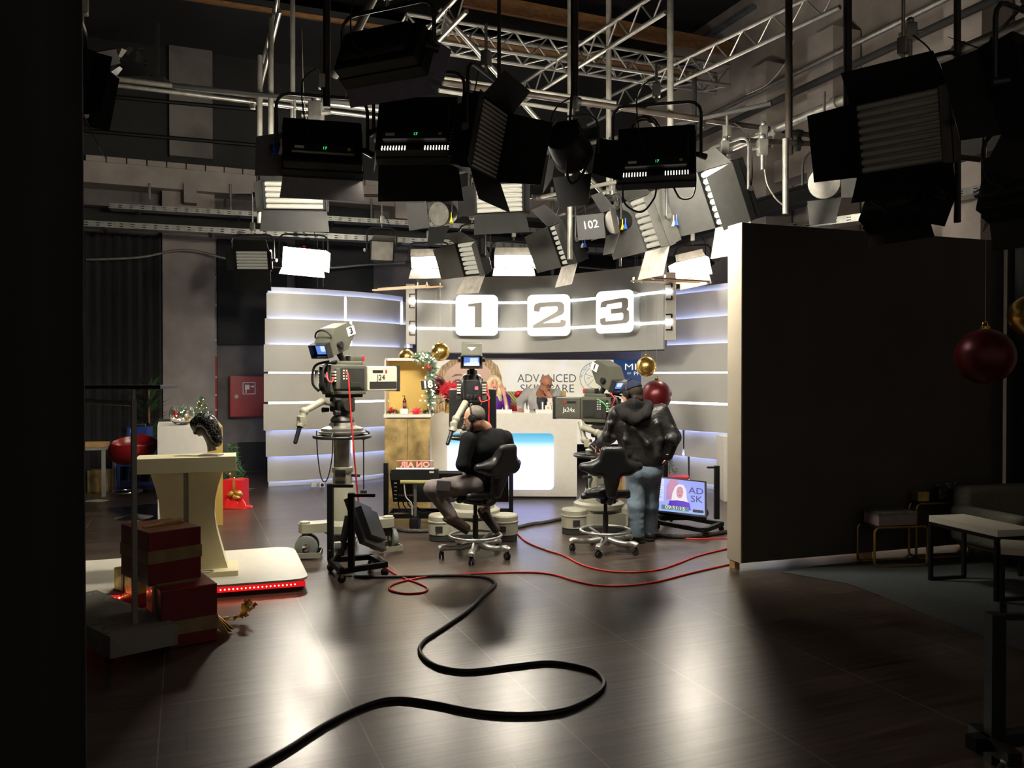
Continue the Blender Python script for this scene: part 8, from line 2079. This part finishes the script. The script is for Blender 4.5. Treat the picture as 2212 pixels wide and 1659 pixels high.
q = MB(); c_ = wr_ + Vector((0.0, 0, 0.02)); q.tube([c_ + Vector((0.058 * math.cos(R(a)), 0.058 * math.sin(R(a)), 0.012 * math.cos(R(a)))) for a in range(0, 360, 20)], 0.007, 6, closed=True); q.box(W(1467, 940, 8.16), (0.012, 0.01, 0.03)); q.build('sleeve_zip', M_STEEL, jk)
b = Blob(); b.chain([W(1334, 884, 8.24), W(1352, 898, 8.18), W(1372, 908, 8.16), W(1394, 896, 8.17), W(1405, 876, 8.22)], [0.035, 0.05, 0.05, 0.05, 0.03], 0.05); b.chain([W(1340, 880, 8.30), W(1368, 872, 8.20), W(1400, 872, 8.28)], [0.04, 0.05, 0.04], 0.05); b.cap(W(1370, 885, 8.20), W(1375, 915, 8.18), 0.045, 0.03, 0.04); b.build('hood', mat('black_jersey_hood', (0.011, 0.010, 0.010, 1), 0.9, var=0.2, bump=0.3, spec=0.2), t, 0.010)
M_JEAN = mat('washed_blue_jeans', c8(104, 120, 134), 0.85, var=0.35, scale=5, bump=0.35, bscale=16)
b = Blob()
b.cap(lh, rh, 0.125, 0.125, 0.05); b.cap(W(1380, 985, 8.33), W(1402, 985, 8.34), 0.125, None, 0.04); b.ell(W(1376, 1018, 8.28), (0.11, 0.10, 0.13), None, 0.06); b.ell(W(1406, 1018, 8.29), (0.11, 0.10, 0.13), None, 0.06)
for h_, k_, a_ in ((lh, kl, al), (rh, kr, ar)):
    lo_ = Vector((a_.x, a_.y, 0.085)); b.chain([h_, k_, lo_], [0.115, 0.086, 0.076], 0.03)
    for z in (0.12, 0.17, 0.23): b.cap(lo_ + Vector((-0.06, -0.03, z - 0.05)), lo_ + Vector((0.05, -0.05, z - 0.03)), 0.018, 0.014, 0.03)
b.half(Vector((0, 0, 0.06)), Vector((0, 0, -1)))
b.build('jeans', M_JEAN, t, 0.010)
for a_, n_ in ((al, tl), (ar, tr)):
    d = (n_ - a_); d.z = 0; d.normalize(); a0 = Vector((a_.x, a_.y, 0.05))
    b = Blob(); b.cap(a0 + Vector((0, 0, 0.06)), a0, 0.052, 0.055, 0.02); b.cap(a0 - d * 0.04, a0 + d * 0.16, 0.052, 0.044, 0.03); b.half(Vector((0, 0, 0.022)), Vector((0, 0, -1))); sh = b.build('boot', mat('black_boot_leather', (0.014, 0.013, 0.012, 1), 0.45, var=0.2) if 'black_boot_leather' not in bpy.data.materials else bpy.data.materials['black_boot_leather'], t, 0.008)
    b = Blob(); a1_ = Vector((a_.x, a_.y, 0.022)); b.cap(a1_ - d * 0.045, a1_ + d * 0.17, 0.054, 0.047, 0.02); b.half(Vector((0, 0, 0.028)), Vector((0, 0, 1))); b.half(Vector((0, 0, 0.002)), Vector((0, 0, -1))); b.build('sole', M_SOLE, sh, 0.008)

# ------------------------------------------------------------ woman presenter behind the desk
base = Vector((P(1066, 900, 12.25).x, 12.25, 0)); W = lambda x, y, Y: P(x, y, Y) - base
t = thing('person', base, 'blond person in a purple dress with raised hand, standing behind the desk', 'person', 'people in the studio')
SK2 = skin('fair_skin', c8(228, 172, 146))
hc = W(1067, 829, 12.2); Rm = frame((0.12, -0.98, -0.08), (0.05, 0, 1))
nk = W(1068, 858, 12.25); ch = Vector((0.0, 0.0, 1.22)); pel = Vector((0, 0.02, 0.92))
sl, el_, wl_ = W(1092, 862, 12.28), W(1096, 888, 12.1), W(1089, 850, 11.95)
sr, er_, wr_ = W(1043, 864, 12.28), W(1038, 893, 12.2), W(1052, 893, 11.95)
b = Blob(); L = head_blob(b, hc, Rm, 0.95, nk, 0.044, 0.85)
body_core(b, nk, ch, pel, sl, sr, [([sl, el_, wl_], [0.045, 0.040, 0.027]), ([sr, er_, wr_], [0.045, 0.040, 0.027])], [([Vector((-.09, 0.02, .9)), Vector((-.09, 0, .5)), Vector((-.09, 0.02, .09))], [0.085, 0.055, 0.036]), ([Vector((.09, 0.02, .9)), Vector((.09, 0, .5)), Vector((.09, 0.02, .09))], [0.085, 0.055, 0.036])])
for s in (-1, 1): b.cap(Vector((s * .09, 0.02, .06)), Vector((s * .1, -.15, .03)), 0.034, 0.028, 0.02)
hand_blob(b, wl_, (-0.35, -0.1, 1.0), (-0.5, -0.8, 0.1), -1, 22, 0.95); hand_blob(b, wr_, (0.7, -0.6, 0), (0, 0, -1), 1, 20, 0.95)
b.build('body', SK2, t, 0.0075)
face_parts(t, L, Rm, 0.95, M_LIPR, M_HAIRG)
b = Blob(); b.ell(L(0, 0.022, 0.040), (0.090, 0.100, 0.090), Rm.to_4x4(), 0.02)
for s in (-1, 1):
    b.chain([L(s * 0.05, -0.045, 0.085), L(s * 0.085, -0.03, 0.02), L(s * 0.095, -0.02, -0.07), L(s * 0.085, -0.05, -0.16), L(s * 0.10, -0.06, -0.24), L(s * 0.075, -0.07, -0.31)], [0.03, 0.032, 0.036, 0.040, 0.036, 0.018], 0.02)
    b.chain([L(s * 0.06, 0.05, 0.0), L(s * 0.09, 0.04, -0.12), L(s * 0.10, 0.02, -0.24)], [0.05, 0.045, 0.03], 0.03)
b.cap(L(0, 0.07, -0.02), L(0, 0.06, -0.2), 0.07, 0.05, 0.03); b.ell(L(0, -0.075, -0.01), (0.052, 0.05, 0.085), Rm.to_4x4(), 0.012, True)
b.build('long_hair', M_BLOND, t, 0.0075)
M_PURP = mat('purple_dress_cloth', c8(92, 34, 150), 0.6, var=0.15, bump=0.2)
b = Blob(); b.cap(Vector((-.06, 0, 1.34)), Vector((.06, 0, 1.34)), 0.105, None, 0.05); b.cap(Vector((0, 0, 1.33)), Vector((0, 0.01, 1.08)), 0.135, 0.115, 0.05); b.cap(Vector((0, 0.01, 1.05)), Vector((0, 0.02, 0.5)), 0.13, 0.19, 0.05)
b.cap(sl, sl.lerp(el_, 0.8), 0.068, 0.062, 0.03); b.cap(sr, sr.lerp(er_, 0.9), 0.068, 0.060, 0.03); b.cap(sl, sr, 0.075, None, 0.05)
b.ell(Vector((0, -0.11, 1.47)), (0.07, 0.08, 0.08), None, 0.02, True); b.half(Vector((0, 0, 0.5)), Vector((0, 0, -1))); b.build('dress', M_PURP, t, 0.010)
q = MB(); q.tube([nk + Vector((0.045 * math.cos(R(a)), -0.045 + 0.05 * math.sin(R(a)) * 0.5 - 0.02, -0.045 + 0.02 * math.sin(R(a)))) for a in range(0, 360, 24)], 0.003, 6, closed=True); q.build('necklace', M_CHROME, t)
for s in (-1, 1):
    q = Blob(); q.cap(Vector((s * .09, 0.03, .055)), Vector((s * .1, -.15, .03)), 0.040, 0.030, 0.02); q.half(Vector((0, 0, 0.004)), Vector((0, 0, -1))); q.build('shoe', M_BLACKS, t, 0.009)

# ------------------------------------------------------------ man presenter leaning on the desk
base = Vector((P(1168, 900, 12.3).x, 12.3, 0)); W = lambda x, y, Y: P(x, y, Y) - base
t = thing('person', base, 'bald person with glasses in a pale grey blazer leaning on the desk, hand at chin', 'person', 'people in the studio')
SK3 = skin('brown_skin', c8(165, 110, 84))
hc = W(1180, 829, 12.0); Rm = frame((0.46, -0.80, -0.40), (0.20, -0.22, 1))
nk = W(1168, 852, 12.15); ch = W(1169, 872, 12.2); pel = Vector((0.0, 0.10, 0.95))
sl, el_, wl_ = W(1140, 848, 12.25), W(1124, 868, 12.05), W(1124, 886, 11.75)
sr, er_, wr_ = W(1203, 850, 12.2), W(1199, 872, 11.88), W(1190, 858, 11.80)
b = Blob(); L = head_blob(b, hc, Rm, 1.06, nk, 0.062, 1.15)
body_core(b, nk, ch, pel, sl, sr, [([sl, el_, wl_], [0.055, 0.048, 0.034]), ([sr, er_, wr_], [0.055, 0.050, 0.032])], [([Vector((-.1, 0.08, .93)), Vector((-.11, 0.08, .5)), Vector((-.12, 0.1, .09))], [0.09, 0.06, 0.04]), ([Vector((.1, 0.08, .93)), Vector((.11, 0.08, .5)), Vector((.12, 0.1, .09))], [0.09, 0.06, 0.04])])
for s in (-1, 1): b.cap(Vector((s * .12, 0.1, .05)), Vector((s * .13, -.1, .035)), 0.036, 0.030, 0.02)
hand_blob(b, wl_, (0.1, -0.9, -0.25), (0.1, 0.2, -1), -1, 30, 1.05); hand_blob(b, wr_, (-0.55, 0.05, 0.75), (-0.3, 0.8, 0.1), -1, 60, 1.0)
b.build('body', SK3, t, 0.0075)
face_parts(t, L, Rm, 1.06, M_LIPN, M_BEARD); glasses(t, L, 1.06)
b = Blob(); b.cap(L(-0.026, -0.064, -0.094), L(0.026, -0.064, -0.094), 0.028, None, 0.02); b.build('chin_stubble', mat('short_stubble', c8(92, 62, 50), 0.7, var=0.25, scale=60), t, 0.007)
M_BLAZ = mat('pale_grey_blazer', c8(172, 170, 168), 0.8, var=0.1, scale=14, bump=0.2)
b = Blob(); b.cap(W(1150, 852, 12.24), W(1194, 853, 12.2), 0.082, 0.082, 0.05); b.cap(W(1164, 843, 12.2), W(1180, 844, 12.18), 0.075, None, 0.05); b.cap(W(1156, 865, 12.24), W(1186, 866, 12.22), 0.145, 0.145, 0.05); b.cap(W(1158, 880, 12.26), W(1184, 880, 12.26), 0.14, None, 0.05); b.cap(Vector((-.05, 0.06, 1.1)), Vector((.06, 0.06, 1.1)), 0.15, None, 0.05); b.cap(Vector((-.05, 0.08, .9)), Vector((.06, 0.08, .9)), 0.16, None, 0.05)
b.chain([sl, el_, wl_.lerp(el_, 0.12)], [0.076, 0.064, 0.048], 0.03); b.chain([sr, er_, er_.lerp(wr_, 0.22)], [0.076, 0.064, 0.056], 0.03)
b.ell(nk + Vector((0.02, -0.08, -0.06)), (0.055, 0.10, 0.14), None, 0.015, True); b.half(Vector((0, 0, 0.82)), Vector((0, 0, -1)))
bl = b.build('blazer', M_BLAZ, t, 0.010)
for s in (-1, 1):
    q = MB(); n0 = nk + Vector((0.02 + s * 0.07, -0.03, 0.0)); q.sheet(n0, n0 + Vector((s * 0.045, -0.01, -0.03)), Vector((0.03 + s * 0.105, -0.165, 1.26)), Vector((0.03 + s * 0.055, -0.165, 1.17)), 0.008); q.build('lapel', M_BLAZ, bl)
b = Blob(); b.cap(nk + Vector((0.0, -0.01, -0.02)), nk + Vector((0.02, -0.03, -0.10)), 0.075, 0.09, 0.03); b.cap(nk + Vector((0.02, -0.08, -0.12)), Vector((0.03, -0.055, 1.05)), 0.055, 0.072, 0.03); b.cap(Vector((0.03, -0.055, 1.05)), Vector((0.03, -0.04, 0.9)), 0.075, None, 0.03); b.half(nk + Vector((0, 0, -0.015)), Vector((0, -0.5, 1))); b.build('slate_shirt', mat('slate_blue_cloth', c8(58, 62, 76), 0.8, var=0.1), t, 0.009)
q = MB(); q.cyl(W(1154.5, 885, 11.99), W(1154.5, 885, 11.975), 0.014, seg=12); q.build('blazer_button', M_BLACKS, bl)
b = Blob(); b.cap(Vector((-.1, 0.08, .93)), Vector((.1, 0.08, .93)), 0.115, None, 0.05)
for s in (-1, 1): b.chain([Vector((s * .1, 0.08, .93)), Vector((s * .11, 0.08, .5)), Vector((s * .12, 0.1, .1))], [0.108, 0.080, 0.066], 0.03)
b.build('dark_trousers', mat('dark_trouser_cloth', (0.03, 0.03, 0.035, 1), 0.8), t, 0.012)
for s in (-1, 1):
    q = Blob(); q.cap(Vector((s * .12, 0.12, .05)), Vector((s * .13, -.1, .04)), 0.045, 0.036, 0.02); q.half(Vector((0, 0, 0.004)), Vector((0, 0, -1))); q.build('shoe', M_BLACKS, t, 0.009)
